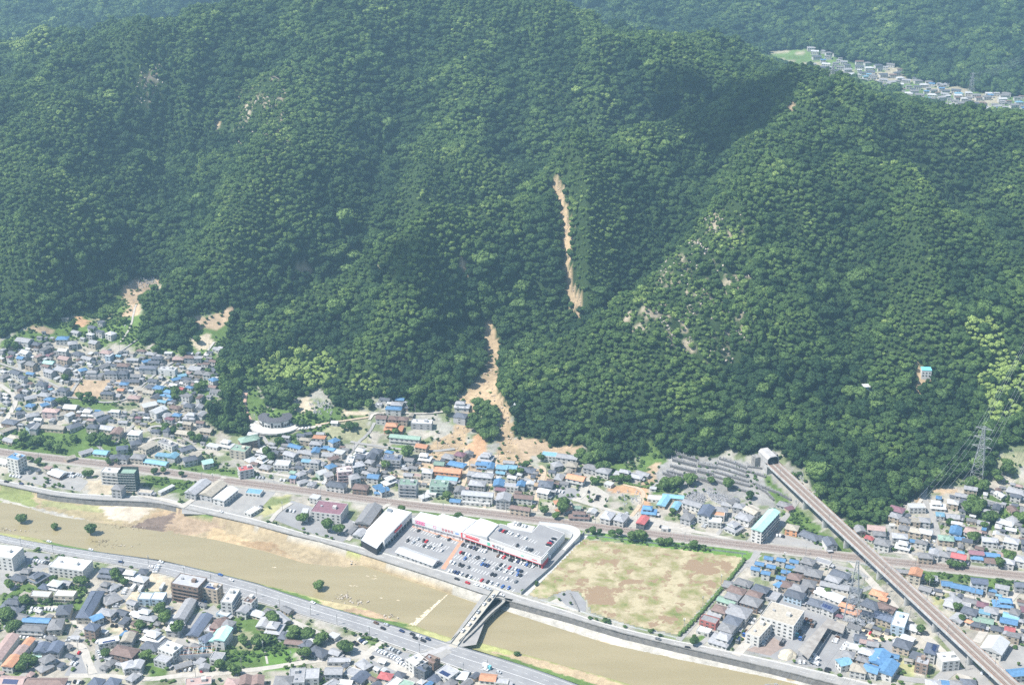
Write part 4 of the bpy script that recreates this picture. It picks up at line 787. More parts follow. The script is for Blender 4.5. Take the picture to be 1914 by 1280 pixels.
def jgrid(x0, x1, y0, y1, s, seed):
    rs = np.random.RandomState(seed); xs = np.arange(x0, x1, s); ys = np.arange(y0, y1, s * .866); a, b = np.meshgrid(xs, ys); a = a + (np.arange(len(ys)) % 2)[:, None] * s / 2
    a = a + rs.uniform(-.36, .36, a.shape) * s; b = b + rs.uniform(-.36, .36, b.shape) * s; return a.ravel(), b.ravel()
def infrustum(x, y, z, m=60):
    px, py, d = proj(x, y, z + 5); return (px > -m) & (px < 1914 + m) & (py > -m * 1.5) & (py < 1280 + m)
def slope_out(x, y):
    """keeps what faces or tops the slope; drops what lies deep behind a ridge"""
    z = zat(x, y); ok = np.ones(len(x), bool)
    for t in (.90, .93, .955, .975):
        xx, yy = x * t, y * t; zz = CH + (z + 14 - CH) * t; ok &= zz > zat(xx, yy) - 4
    return ok
FP = []
for (y0, y1, s, sd) in ((1040, 1480, 4.7, 1), (1480, 1800, 5.0, 2), (1800, 2300, 6.0, 3), (2300, 3500, 8.6, 4)):
    X, Y = jgrid(-1250, 1300, y0, y1, s, sd); Z = zat(X, Y)
    k = infrustum(X, Y, Z) & inpoly(X, Y, forest_poly); X, Y, Z = X[k], Y[k], Z[k]
    k = slope_out(X, Y); X, Y, Z = X[k], Y[k], Z[k]
    cut = np.zeros(len(X), bool)
    for p in SCAR + SMALLSCAR + FARCLEAR: cut |= inpoly(X, Y, p)
    rk = np.zeros(len(X), bool)
    for p in ROCKY: rk |= inpoly(X, Y, p)
    cut |= rk & (fbm(X / 14, Y / 14, 3, 31) > .56) & (np.random.RandomState(sd).rand(len(X)) < .5)
    k = ~cut; X, Y, Z, rk = X[k], Y[k], Z[k], rk[k]
    rs = np.random.RandomState(sd + 50); n = len(X)
    big = fbm(X / 60, Y / 60, 3, 77)
    S = s / 5.7 * rs.uniform(.5, 1.1, n) * (1 + .9 * (big - .5)); S *= np.where(rs.rand(n) < .05, 1.6, 1.0); S[rk] *= .8; S *= np.where((Z < 90) & (rs.rand(n) < .09), 1.55, 1.0)
    T = rs.uniform(-.22, .22, n) + (fbm(X / 26, Y / 26, 2, 13) - .5) * .7 + np.where(rs.rand(n) < .05, .22, 0) + (rk * .30)
    # hillshade painted into the tint: crests lighter, gullies darker; smaller crowns on crests
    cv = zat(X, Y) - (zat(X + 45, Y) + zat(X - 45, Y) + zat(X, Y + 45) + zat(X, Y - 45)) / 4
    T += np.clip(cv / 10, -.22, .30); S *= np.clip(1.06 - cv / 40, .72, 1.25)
    bb = np.zeros(n, bool)
    for p in BAMBOO: bb |= inpoly(X, Y, p)
    bb &= rs.rand(n) < .93; T[bb] += 1.35; S[bb] *= .8
    K = rs.randint(0, 9, n); tl = (fbm(X / 80, Y / 80, 2, 91) > .68) & (rs.rand(n) < .4); K[tl] = 9 + rs.randint(0, 2, tl.sum()); T[tl] -= .12
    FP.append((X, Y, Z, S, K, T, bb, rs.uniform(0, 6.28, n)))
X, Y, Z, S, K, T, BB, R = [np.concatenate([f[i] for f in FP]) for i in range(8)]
hx = np.array(HOMEGROVE)
gx, gy = jgrid(hx[:, 0].min(), hx[:, 0].max(), hx[:, 1].min(), hx[:, 1].max(), 5.5, 9); k = inpoly(gx, gy, HOMEGROVE); gx, gy = gx[k], gy[k]
# ---------------------------------------------------------------- buildings
RC = dict(b=(.13, .275, .47), c=(.22, .42, .54), d=(.135, .15, .18), g=(.25, .25, .255), l=(.40, .405, .42), w=(.60, .61, .61), o=(.58, .30, .18), r=(.48, .14, .14), n=(.23, .165, .145), p=(.26, .14, .17), m=(.46, .76, .68), y=(.44, .40, .33), e=(.25, .36, .29), k=(.45, .33, .30), s=(.13, .155, .21))
RN = dict(b='bright blue', c='sky-blue', d='dark slate', g='grey', l='light grey', w='white', o='orange', r='red', n='brown', p='maroon', m='mint-green', y='tan', e='dull green', k='faded pink', s='dark solar-panelled')
WC = dict(w=(.60, .59, .56), c=(.50, .46, .38), t=(.48, .40, .31), g=(.42, .42, .42), n=(.27, .20, .16), e=(.42, .52, .45), o=(.66, .34, .18), d=(.13, .14, .15), p=(.62, .48, .46), b=(.40, .50, .58), r=(.45, .16, .14))
WN = dict(w='white', c='cream', t='tan', g='grey', n='brown', e='pale green', o='orange', d='black', p='pinkish', b='bluish', r='red')
def roofmat(k):
    tile = k in 'dglbny'
    return mat("roof_" + RN[k].replace(' ', '_').replace('-', '_'), RC[k], .55 if k in 'bcmw' else .75, tuple(v * (.72 if k != 'w' else .85) for v in RC[k]), vary=.24, scale=.5, detail=6, lo=.3, hi=.7)
def wallmat(k): return mat("wall_" + WN[k].replace(' ', '_'), WC[k], .85, tuple(v * .84 for v in WC[k]), vary=.16, scale=.25)
M_EAVE = mat("eave_board", (.5, .48, .44), .8)
_wm = {}
def winmesh(w, h):
    key = (round(w, 1), round(h, 1))
    if key not in _wm:
        mb = MB(); w_, h_ = key; mb.box(-w_ / 2, w_ / 2, -.06, .06, 0, h_, 0); mb.box(-w_ / 2 - .1, w_ / 2 + .1, -.10, -.02, -.12, 0, 1); mb.box(-.05, .05, -.09, -.05, 0, h_, 1)
        _wm[key] = mesh("window", mb.v, mb.f, [M_DARK, M_EAVE], mb.m)
    return _wm[key]
def hiproof(mb, L, W, z, rise, ov=.55, hip=1.0, x0=0, y0=0, th=.14):
    a, b = L / 2 + ov, W / 2 + ov; r = max(0, a - b * hip) if hip > 0 else a
    lo = [(x0 - a, y0 - b, z), (x0 + a, y0 - b, z), (x0 + a, y0 + b, z), (x0 - a, y0 + b, z)]; up = [(p[0], p[1], p[2] + th) for p in lo]; r1, r2 = (x0 - r, y0, z + rise), (x0 + r, y0, z + rise)
    mb.quad(lo[::-1])
    for i in range(4): mb.quad([lo[i], lo[(i + 1) % 4], up[(i + 1) % 4], up[i]])
    mb.quad([up[0], up[1], r2, r1]); mb.quad([up[2], up[3], r1, r2])
    mb.quad([up[1], up[2], r2]); mb.quad([up[3], up[0], r1])
    if hip > 0 and r > 1: mb.box(x0 - r, x0 + r, y0 - .15, y0 + .15, z + rise - .05, z + rise + .22)
BUILT = []
def windows_on(root, L, W, z0, storeys, sh, rz, dense, par='window'):
    """a window of its own for every opening on the sides that face the valley"""
    for side in range(4):
        nx, ny = ((0, -1), (1, 0), (0, 1), (-1, 0))[side]; wx = nx * math.cos(rz) - ny * math.sin(rz); wy = nx * math.sin(rz) + ny * math.cos(rz)
        if wy > -.25: continue
        ln = L if side in (0, 2) else W; off = W / 2 if side in (0, 2) else L / 2
        n = max(1, int(ln / dense))
        for s in range(storeys):
            for k in range(n):
                u = (k + .5) / n * ln - ln / 2; ww = min(1.9, ln / n * .5); hh = 1.2 if sh < 3.4 else 1.5
                ang = (0, math.pi / 2, math.pi, -math.pi / 2)[side]
                px, py = u * math.cos(ang) + off * math.sin(ang), u * math.sin(ang) - off * math.cos(ang)
                o = obj(par, winmesh(ww, hh), root, loc=(px, py, z0 + s * sh + .95)); o.rotation_euler = (0, 0, ang)
def building(px, py, L, W, typ, rc, wc='w', ax=(10, 1.5), st=2, extra='', what=None, detail=2, label=None, cat=None, wpos=None, rz=None):
    """typ: h hip, g gable, f flat, j two-tier hip, k two-tier gable, s lean-to; L along the axis, W across, metres"""
    sh = 2.8 if st < 4 else 3.0
    H = st * sh + (.2 if typ != 'f' else 0); rise = {'h': W * .24, 'g': W * .22, 'j': W * .2, 'k': W * .2}.get(typ, .5)
    if wpos is None: x, y = hit(px, py, H + rise * .5)
    else: x, y = wpos
    if rz is None:
        p1, p2 = hit(px, py), hit(px + ax[0] * .6, py + ax[1] * .6); rz = math.atan2(p2[1] - p1[1], p2[0] - p1[0])
    ca, sa = abs(math.cos(rz)), abs(math.sin(rz)); dx, dy = math.cos(rz) * L / 2, math.sin(rz) * L / 2
    zs = [float(zat(x + sx * dx - sy * dy * W / L, y + sx * dy + sy * dx * W / L)) for sx in (-1, 0, 1) for sy in (-1, 0, 1)]
    z = min(zs) - .1; zt = max(zs); lift = zt - z; H0 = H + lift * .6
    r = obj((what or 'house').replace(' ', '_'), None, loc=(x, y, z), rz=rz)
    BUILT.append(dict(o=r, x=x, y=y, L=L, W=W, rc=rc, wc=wc, typ=typ, st=st, what=what or 'house', px=px, py=py, label=label, rad=math.hypot(L, W) / 2, size=L * W, rz=rz, extra=extra))
    if cat: r['category'] = cat
    mw, mr = wallmat(wc), roofmat(rc)
    if typ in 'hg' or typ == 's':
        mb = MB(); mb.box(-L / 2, L / 2, -W / 2, W / 2, -1, H0, 0)
        if typ == 'g':
            for s in (-1, 1): mb.quad([(s * L / 2, -W / 2, H0), (s * L / 2, W / 2, H0), (s * L / 2, 0, H0 + rise - .1)][::s])
        mb.build("wall", mw, r); mb = MB()
        if typ == 's':
            a, b = L / 2 + .4, W / 2 + .4; lo = [(-a, -b, H0), (a, -b, H0), (a, b, H0 + .9), (-a, b, H0 + .9)]; up = [(p[0], p[1], p[2] + .16) for p in lo]; mb.quad(lo[::-1]); mb.quad(up)
            for i in range(4): mb.quad([lo[i], lo[(i + 1) % 4], up[(i + 1) % 4], up[i]])
        else: hiproof(mb, L, W, H0, rise, hip=1.0 if typ == 'h' else 0)
        roof = mb.build("roof", mr, r)
    elif typ in 'jk':
        mb = MB(); l2, w2 = L * .62, W * .68; ox = (L - l2) / 2 * rnd.choice((-.7, 0, .7)); oy = (W - w2) * .3
        mb.box(-L / 2, L / 2, -W / 2, W / 2, -1, 2.9 + lift * .6); mb.box(ox - l2 / 2, ox + l2 / 2, oy - w2 / 2, oy + w2 / 2, 2.9, H0); mb.build("wall", mw, r)
        mb = MB(); hiproof(mb, L, W, 2.9 + lift * .6, W * .17, hip=1.0, ov=.7); mb.build("lower_roof", mr, r)
        mb = MB(); hiproof(mb, l2, w2, H0, w2 * .27, hip=.55 if typ == 'j' else 0, x0=ox, y0=oy, ov=.7); roof = mb.build("roof", mr, r)
        if detail > 1: 
            rr = r
            for s_ in (-.25, .25):
                for (nx, ny, off, u0) in ((0, -1, w2 / 2 - oy, ox), (0, 1, w2 / 2 + oy, ox)):
                    wy = nx * math.sin(rz) + ny * math.cos(rz)
                    if wy < -.25:
                        o = obj('window', winmesh(1.8, 1.2), r, loc=(u0 + s_ * l2, ny * off if ny > 0 else -(w2 / 2 - oy), H0 - 1.9)); o.rotation_euler = (0, 0, 0 if ny < 0 else math.pi)
    else:
        mb = MB(); mb.box(-L / 2, L / 2, -W / 2, W / 2, -1, H0 - .1); 
        for (x0, x1, y0, y1) in ((-L / 2, L / 2, -W / 2, -W / 2 + .3), (-L / 2, L / 2, W / 2 - .3, W / 2), (-L / 2, -L / 2 + .3, -W / 2 + .3, W / 2 - .3), (L / 2 - .3, L / 2, -W / 2 + .3, W / 2 - .3)): mb.box(x0, x1, y0, y1, H0 - .1, H0 + .55)
        mb.build("wall", mw, r); mb = MB(); mb.box(-L / 2 + .31, L / 2 - .31, -W / 2 + .31, W / 2 - .31, H0 - .09, H0 + .08); roof = mb.build("roof", mr, r)
        if st >= 3 or L > 16:
            mb = MB(); mb.box(L * .12, L * .12 + 3.2, -1.4, 1.6, H0 + .1, H0 + 2.4); mb.build("stair_tower", mw, r)
            mb = MB(); mb.box(-L * .3, -L * .3 + 1.8, 0, 1.4, H0 + .1, H0 + 1.3); mb.build("water_tank", roofmat('l'), r)
    if 'S' in extra:                                     # solar panels
        mb = MB(); sg = -1 if math.cos(rz) > 0 else 1
        slope = rise / (W / 2 + .5) if typ in 'hgk' else 0; a0, a1, b0, b1 = -L * .3, L * .3, W * .08, W * .40
        zz = lambda b: H0 + .14 + (rise - slope * b if slope else 0) + .12
        mb.quad([(a0, sg * b0, zz(b0)), (a1, sg * b0, zz(b0)), (a1, sg * b1, zz(b1)), (a0, sg * b1, zz(b1))][::1 if sg > 0 else -1]); mb.build("solar_panel", mat("solar_glass", (.03, .05, .14), .3, (.02, .03, .08), scale=2, spec=.6), r)
    if 'B' in extra:                                     # apartment balconies along the valley side
        sg = -1 if math.cos(rz) > 0 else 1
        for s in range(st):
            mb = MB(); y0, y1 = sorted((sg * W / 2, sg * (W / 2 + 1.3))); mb.box(-L / 2 + .2, L / 2 - .2, y0, y1, s * sh + .05, s * sh + .2); yb = sg * (W / 2 + 1.25); mb.box(-L / 2 + .2, L / 2 - .2, yb - .06, yb + .06, s * sh + .2, s * sh + 1.15); mb.build("balcony", mw, r)
    if 'T' in extra:
        mb = MB(); mb.box(-1.2, 1.2, W * .1, W * .1 + 1.6, H0 + .1, H0 + rise + 1.2); mb.build("chimney", mw, r)
    if detail > 1: windows_on(r, L, W, lift * .3, st if typ not in 'jk' else 1, sh, rz, 3.4 if L < 16 else 4.2)
    elif detail == 1: windows_on(r, L, W, lift * .3, min(st, 2), sh, rz, 6.5)
    if 'V' in extra:                                     # carport
        mb = MB(); mb.box(L / 2 + .3, L / 2 + 3.1, -W / 2, -W / 2 + 4.6, 2.2, 2.32)
        for q in (-W / 2 + .3, -W / 2 + 4.2): mb.box(L / 2 + 2.8, L / 2 + 2.95, q, q + .12, -.3, 2.2)
        mb.build("carport", roofmat('l'), r)
    return r
FR = {'1': (0, 560, 3.9875), '2': (440, 680, 3.9875), '3': (880, 740, 3.9875), '4': (1180, 780, 3.9875), '6': (1260, 960, 4.0), '7': (1540, 900, 3.369), 'A': (0, 820, 3.9875), 'B': (0, 1000, 4.557), 'C': (400, 1000, 4.557), 'D': (560, 900, 3.418)}
# cx cy L W typ roof wall axis_x axis_y storeys [extras]
H1 = """465 280 12 9 j b w 10 2 2;155 428 7 6 g b w 10 3 2;365 462 11 7 g m w 10 2 1;615 515 8 7 h b w 10 -3 2;228 545 8 5 g b w 10 2 1;1095 450 10 6 g b w 10 -3 1;925 620 8 6 h b w 10 1 2;1310 585 9 6 g b w 10 -3 1;1355 558 8 6 g c w 10 -2 1;1185 648 11 8 j b w 10 2 2;1250 680 12 9 j b w 10 2 2;1590 588 8 7 h b w 10 3 2;
1210 755 9 5 s c w 10 2 1;368 733 9 7 h b w 10 3 2;345 770 11 7 g b w 10 -4 1;225 780 8 7 h b w 10 2 1;380 820 15 8 h k p 10 1 2;900 668 6 5 g o c 10 1 1;1295 630 8 6 g w w 10 2 2;1340 655 9 5 g r w 10 2 1;1620 365 9 6 s l w 10 4 1;825 245 9 8 j w w 10 5 2;540 315 9 9 j l w 10 -2 2;180 300 16 10 g l w 10 4 1;565 237 9 6 g l w 10 4 1;
470 370 9 7 g w w 10 2 2;1255 395 8 5 f w w 10 1 1;1250 515 18 8 f l w 10 1.5 2;1520 640 26 5 g n w 10 0 1;1470 425 8 6 g l w 10 0 2;660 828 12 9 j w t 10 1 2;730 845 9 8 g l w 10 -5 2;765 880 14 7 g d g 10 -7 1;1110 775 13 9 g w t 10 -3 2;1180 815 14 10 g w w 10 -6 2;1305 795 10 7 h n t 10 2 1;1410 780 9 8 h d c 10 1 2;
1410 850 12 9 j l w 10 1 2;1500 845 9 7 g l w 8 -9 1;75 905 14 9 h d n 10 2 1;400 945 22 8 g y t 10 1 1;550 935 13 9 h d w 10 -5 1;690 935 10 8 h d c 10 1 2;790 950 15 8 g l c 10 2 1;870 975 12 9 g n c 5 -9 2;1005 985 11 9 h w w 10 1 3;1010 1055 10 9 h d g 10 -2 2;1100 1080 14 10 g y c 10 -5 2;910 1095 10 8 h s w 10 -1 2;1250 1065 20 8 f g w 10 4 2;
1370 985 14 8 g y t 10 2 1;1540 965 11 8 g y t 10 2 1;1450 1020 9 6 g d t 10 2 1;1160 970 8 6 h d w 10 1 1;1690 1055 12 9 j w w 10 2 2;1590 1085 12 7 f w w 10 2 1;1790 1105 16 12 f e c 10 1.5 3;1860 1025 16 10 h e g 10 -3 3;755 1130 13 8 g c w 10 1 1;640 1125 12 7 g l w 10 -3 1;860 1160 9 8 h d c 10 -1 2;925 1165 8 8 h d w 10 1 2;1030 1160 12 9 h g c 10 1 2;
1210 1155 12 7 f c b 10 1 1;1165 1205 22 7 g c w 10 1.5 1;1290 1155 9 8 g c w 6 -5 2;1390 1100 13 8 j d w 10 -3 1;1415 1175 12 9 h d g 10 -2 2;1455 1150 10 7 f y g 10 2 2;1545 1200 9 8 g m w 10 -2 2;1640 360 5 3 s l w 10 3 1;310 620 10 8 j d w 10 2 2;470 660 10 8 h d g 10 2 2;100 330 12 7 g d t 10 -2 1;260 320 12 8 h d n 10 3 1;580 395 12 8 h d g 10 4 1;790 385 12 8 j k w 10 2 2;
815 410 6 8 f w b 10 2 2;650 430 12 7 g l w 10 3 1;700 310 9 8 g l c 10 3 2;190 385 10 8 g w w 10 6 2;480 430 12 8 g k t 10 3 2;1060 660 9 7 h y t 10 1 1;1120 640 10 8 h d w 10 2 1;560 590 9 4 g l w 10 1 1;1170 425 11 7 h d g 10 1 2;1330 430 11 8 h k n 10 1 1;1410 420 10 7 h n g 10 1 2;1105 500 17 7 h d g 10 1 2;920 480 12 8 h n g 10 1 2;
990 440 12 6 g l g 10 1 1;1150 460 11 7 g d g 10 1 1;700 535 16 9 j g w 10 0.5 2;830 535 13 8 h d w 10 0.5 2;920 535 9 8 h d g 10 .5 2;1010 560 12 7 g g w 10 1 1;990 600 14 6 g d t 10 1 1;1490 535 10 9 j g t 10 1 2;1550 545 8 8 h g w 10 1 2;800 690 13 6 h d t 10 1 2;870 705 9 7 g l t 10 2 1;1000 720 12 8 h k t 10 1 1;1110 680 11 7 g y c 10 2 1;
60 960 14 6 g y g 10 -5 1;100 1020 13 8 h y t 10 2 1;70 1040 12 7 g l t 10 3 1;260 940 12 6 g l w 5 -9 2;230 930 8 8 g d b 10 -5 2;520 1170 9 6 g y t 10 -3 1;150 840 8 6 g d g 10 -4 1;240 850 12 8 h l g 10 -3 1;330 700 12 8 h l t 10 2 2;150 710 9 8 h d g 10 1 1;230 720 12 8 g l c 10 -3 1;450 845 9 8 g y w 10 -4 1;515 850 8 6 g w w 8 -6 2;1240 850 9 9 j l w 10 -5 1;1480 790 7 8 g l w 4 -9 1"""
H2 = """1090 390 10 8 g n w 10 1 2;1175 395 9 8 h n t 10 1 2;1250 400 9 8 h n t 10 1 2;1180 452 17 11 j o o 10 .7 2;1390 430 20 9 f w g 10 .7 2;1265 540 29 7 g e w 10 1.2 2 B;1690 292 14 9 j l w 10 1 2;1680 380 12 10 h d g 10 3 2;1228 257 8 6 g b w 10 1 1;1205 290 11 8 j l w 10 .5 2;1180 325 15 7 h b w 10 .6 2;625 545 12 7 f o w 10 1 2;600 583 11 7 h l w 10 1 2;
735 563 9 7 h b w 10 -5 2;445 610 14 6 g b w 10 3 1;545 652 10 8 g l w 10 2 1;600 638 9 7 g b w -4 10 2;665 615 8 6 g b t 10 1 1;720 632 6 5 g b w 10 3 1;412 665 12 8 g l g 10 3 2;690 668 10 8 g l w 10 1 1;775 655 9 8 f w w 10 2 2;215 622 12 8 j w w 10 2 2;200 690 11 8 j w t 10 -6 2;120 705 10 8 j w t 10 -4 1;350 735 14 10 f w w 10 .6 2 B;225 760 10 8 h l t 10 2 1;
90 555 15 10 h e n 10 -3 3;75 775 13 9 f r w 10 -2 3;430 803 5 5 g e w 10 2 2;485 810 8 7 h l w 10 -4 2;430 838 5 5 g b p 10 1 2;530 715 8 6 g c w 10 1 2;595 718 8 7 h l w 10 1 3;730 695 9 6 g n t 10 -3 2;710 755 9 7 h b w 10 -4 2;640 800 8 8 g w e 10 -3 2;690 815 7 8 g l w 10 -3 2;855 710 14 7 f w w 3 -8 4;812 785 13 10 f w p 10 -1 4 B;
920 680 10 9 h d g 10 2 2;1010 682 10 8 g d g 5 -9 2;940 640 12 8 j w w 10 2 2;1050 640 10 9 h d g 10 2 2;910 740 11 9 h l w 10 -2 3;1170 695 17 11 f s g 10 .6 3 B;885 830 9 9 h l w 10 -2 3;1030 780 9 7 g g w 10 2 2;1030 830 10 8 g b w 10 1 2;1145 850 12 8 j w w 10 -4 2;755 890 17 9 h d w 10 1.5 2;935 908 13 9 h n n 10 1 2;1060 908 7 7 g b w 10 -3 2;
1105 930 8 7 g b w 10 -3 2;1072 958 8 4 s b w 10 1 1;1288 880 16 11 f e g 10 .5 4 B;1520 888 16 12 f e e 10 .5 3 B;1460 955 10 8 f w w 10 1 1;1408 985 8 7 f w w 10 -3 1;1585 785 24 9 g o o 10 1 2 B;1530 840 8 7 h c w 10 1 1;1605 850 12 7 g c w 10 1 1;1650 740 16 8 j b w 10 2 1;1520 735 9 7 g e t 10 1 2;1590 682 11 9 h g d 10 2 1;1675 665 9 8 h p t 10 2 2;
1740 660 6 8 g g g 3 -9 1;1390 605 11 8 g o c 10 2 2;1415 675 11 9 j w w 10 1 2;1435 790 9 8 h w w 10 1 2;1330 825 14 6 f k c 10 1 1;1860 680 13 9 j l w 10 1 2;1860 738 12 8 j b w 10 1 2;1845 820 18 9 h l g 10 1 2;1795 880 12 9 h l g 10 1 2;1670 930 10 8 g g w 4 -9 2;1640 1012 9 6 g b w 10 1 1;1805 960 27 8 g l w 10 .8 3;1790 1022 26 6 f w w 10 .8 1;
1225 1120 8 6 f w w 10 1 1;540 515 6 5 g d t 10 -2 1;635 515 7 5 s l g 10 1 1;740 430 6 5 g w w 10 1 1;830 745 7 6 h l w 10 -2 3;980 805 8 6 g l g 10 2 1;1110 800 5 4 h g t 10 2 1;500 870 9 6 h l w 10 -3 1;570 885 8 7 h l w 6 -8 1;1000 720 7 7 h l g 10 2 2;500 650 8 6 g l t 10 2 1;1290 820 8 6 g l w 10 1 1;640 735 7 7 h l w 10 2 2"""
H3 = """120 430 12 9 j l g 10 1 2;85 500 11 6 g b w 10 1 2;150 515 10 6 g b w 3 -9 2;60 575 20 8 h l g 10 1 2;50 640 14 9 h l g 10 1 2;235 522 10 8 g c w 10 1 2;305 522 10 8 g c w 10 1 2;222 565 8 5 g c w 10 1 1;285 487 10 5 g l w 10 1 1;415 540 15 9 j d g 10 2 1;210 640 11 9 g b w 2 -10 2;300 662 14 7 f l w 10 1 2;375 648 8 7 g b w 3 -9 2;390 745 17 7 g n w 10 1 2;
370 830 17 6 g n t 10 1.5 2;245 745 12 12 g l g 3 -10 3;560 645 12 11 h d g 10 1 2;545 700 10 8 g w w 10 2 2;443 642 5 6 g w w 3 -9 2;585 432 14 9 f c w 10 1 2;720 445 19 8 g l w 10 1.2 2;642 498 9 9 h l g 10 -2 2;755 502 9 9 h y t 10 1 2;785 600 16 9 g o w 10 2 2 B;900 520 13 9 h g g 10 2 2;990 545 12 10 h l w 10 2 2;1130 555 14 8 j l w 10 2 2;
1215 585 16 8 j l g 10 2 1;1285 572 12 6 g l g 10 3 1;1030 650 7 6 f w w 10 3 1;672 782 12 6 g o w 10 -1 1;702 832 10 8 g o w 10 -4 1;808 868 17 7 j n w 10 .5 2;790 826 7 5 s e w 10 1 1;905 850 7 7 g w w 6 -8 1;1022 880 13 9 h l w 6 -7 2;1122 895 13 9 h l w 6 -7 2;1282 918 13 7 g r d 6 -8 2;1447 978 6 5 f w w 10 1 1;1370 755 12 7 f w w 10 1 1;1330 830 12 9 j b w 10 1 2;
1440 775 18 7 g c t 6 -9 1;1510 742 18 6 g c t 10 1 1;1530 812 13 6 g c t 6 -9 1;1655 792 17 8 g l w 10 3 2;1618 888 11 9 h g g 7 -8 2;1755 845 17 10 g s w 6 -9 3;1840 872 12 8 f o w 10 1 2;1820 922 11 8 f w w 10 1 2;1870 838 10 8 h g w 10 1 2;1360 680 5 4 g l w 10 1 1;660 845 6 6 g o w 10 -3 1"""
H4 = """760 615 10 7 g g w 10 -4 2;805 650 9 8 h l g 10 2 2;720 640 10 7 g l w 10 2 1;900 685 12 9 g y w 10 5 2;845 730 13 11 h l w 10 3 2;770 790 13 11 j l w 10 -6 2;1002 758 38 9 g m w 38 -41 4 B;1140 640 11 8 h g g 10 3 1;1178 668 6 6 g p t 10 -3 1;1200 810 10 9 h y o 10 2 2;1330 870 17 9 h d g 10 4 1;1420 892 8 6 h d w 4 -9 1;1480 918 12 9 g d w 6 9 2;
1025 1042 6.6 5 g b w 10 2 1;1118 1054 6.6 5 g b w 10 2 2;1215 1066 6.6 5 g b w 10 2 1;957 1084 6.6 5 g b c 10 2 1;1044 1104 6.6 5 g b c 10 2 2;1187 1108 6.6 5 g b c 10 2 2;927 1120 6.6 5 g b w 10 2 2;1004 1151 6.6 5 g b w 10 2 2;1153 1144 6.6 5 g b c 10 2 2;1116 1188 6.6 5 g b w 10 2 2;1097 1240 6 5 g b w 10 -5 2;735 1235 10 9 h g t 10 2 1"""
H6 = """1005 345 10 9 h g g 10 3 2;955 400 12 10 h g n 10 2 2;1045 430 13 11 h g n 10 2 2;1115 352 13 7 f l w 10 3 1;900 460 10 9 h n t 10 2 2;848 520 10 9 h n t 10 2 2;925 545 12 10 h g n 10 3 2;1010 510 10 10 h g n 3 -9 2;905 590 14 10 h d b 10 3 2;1245 440 15 9 h d g 10 3 2;1192 478 11 8 h l g 10 3 2;1155 520 12 7 g l g 10 2 1;1245 535 13 8 g l w 10 2 1;1165 595 22 10 g w w 10 4 1;
1060 655 11 9 h d w 10 3 2;1155 685 13 9 h s w 10 4 2 S;650 550 12 9 h d d 10 3 2;716 600 15 12 f l g 10 3 1;600 590 11 8 h n t 10 3 2;580 640 14 12 h g n 10 3 2;520 505 13 9 h g e 10 3 2;470 560 13 9 h n w 10 3 2;440 608 11 8 h g g 10 3 2;395 642 14 7 g e w 10 3 1;345 700 11 9 h n t 10 3 2;480 712 18 14 h l w 10 3 2;440 785 12 11 h d g 10 3 2;310 738 10 7 g l w 10 3 1;
265 785 13 8 f g r 10 3 2;225 865 10 7 f w w 10 3 1;395 840 11 10 h g w 10 3 2;350 905 14 13 j l w 10 3 2;810 745 26 23 f y w 10 3 4;640 845 25 11 f y w 10 -11 3"""
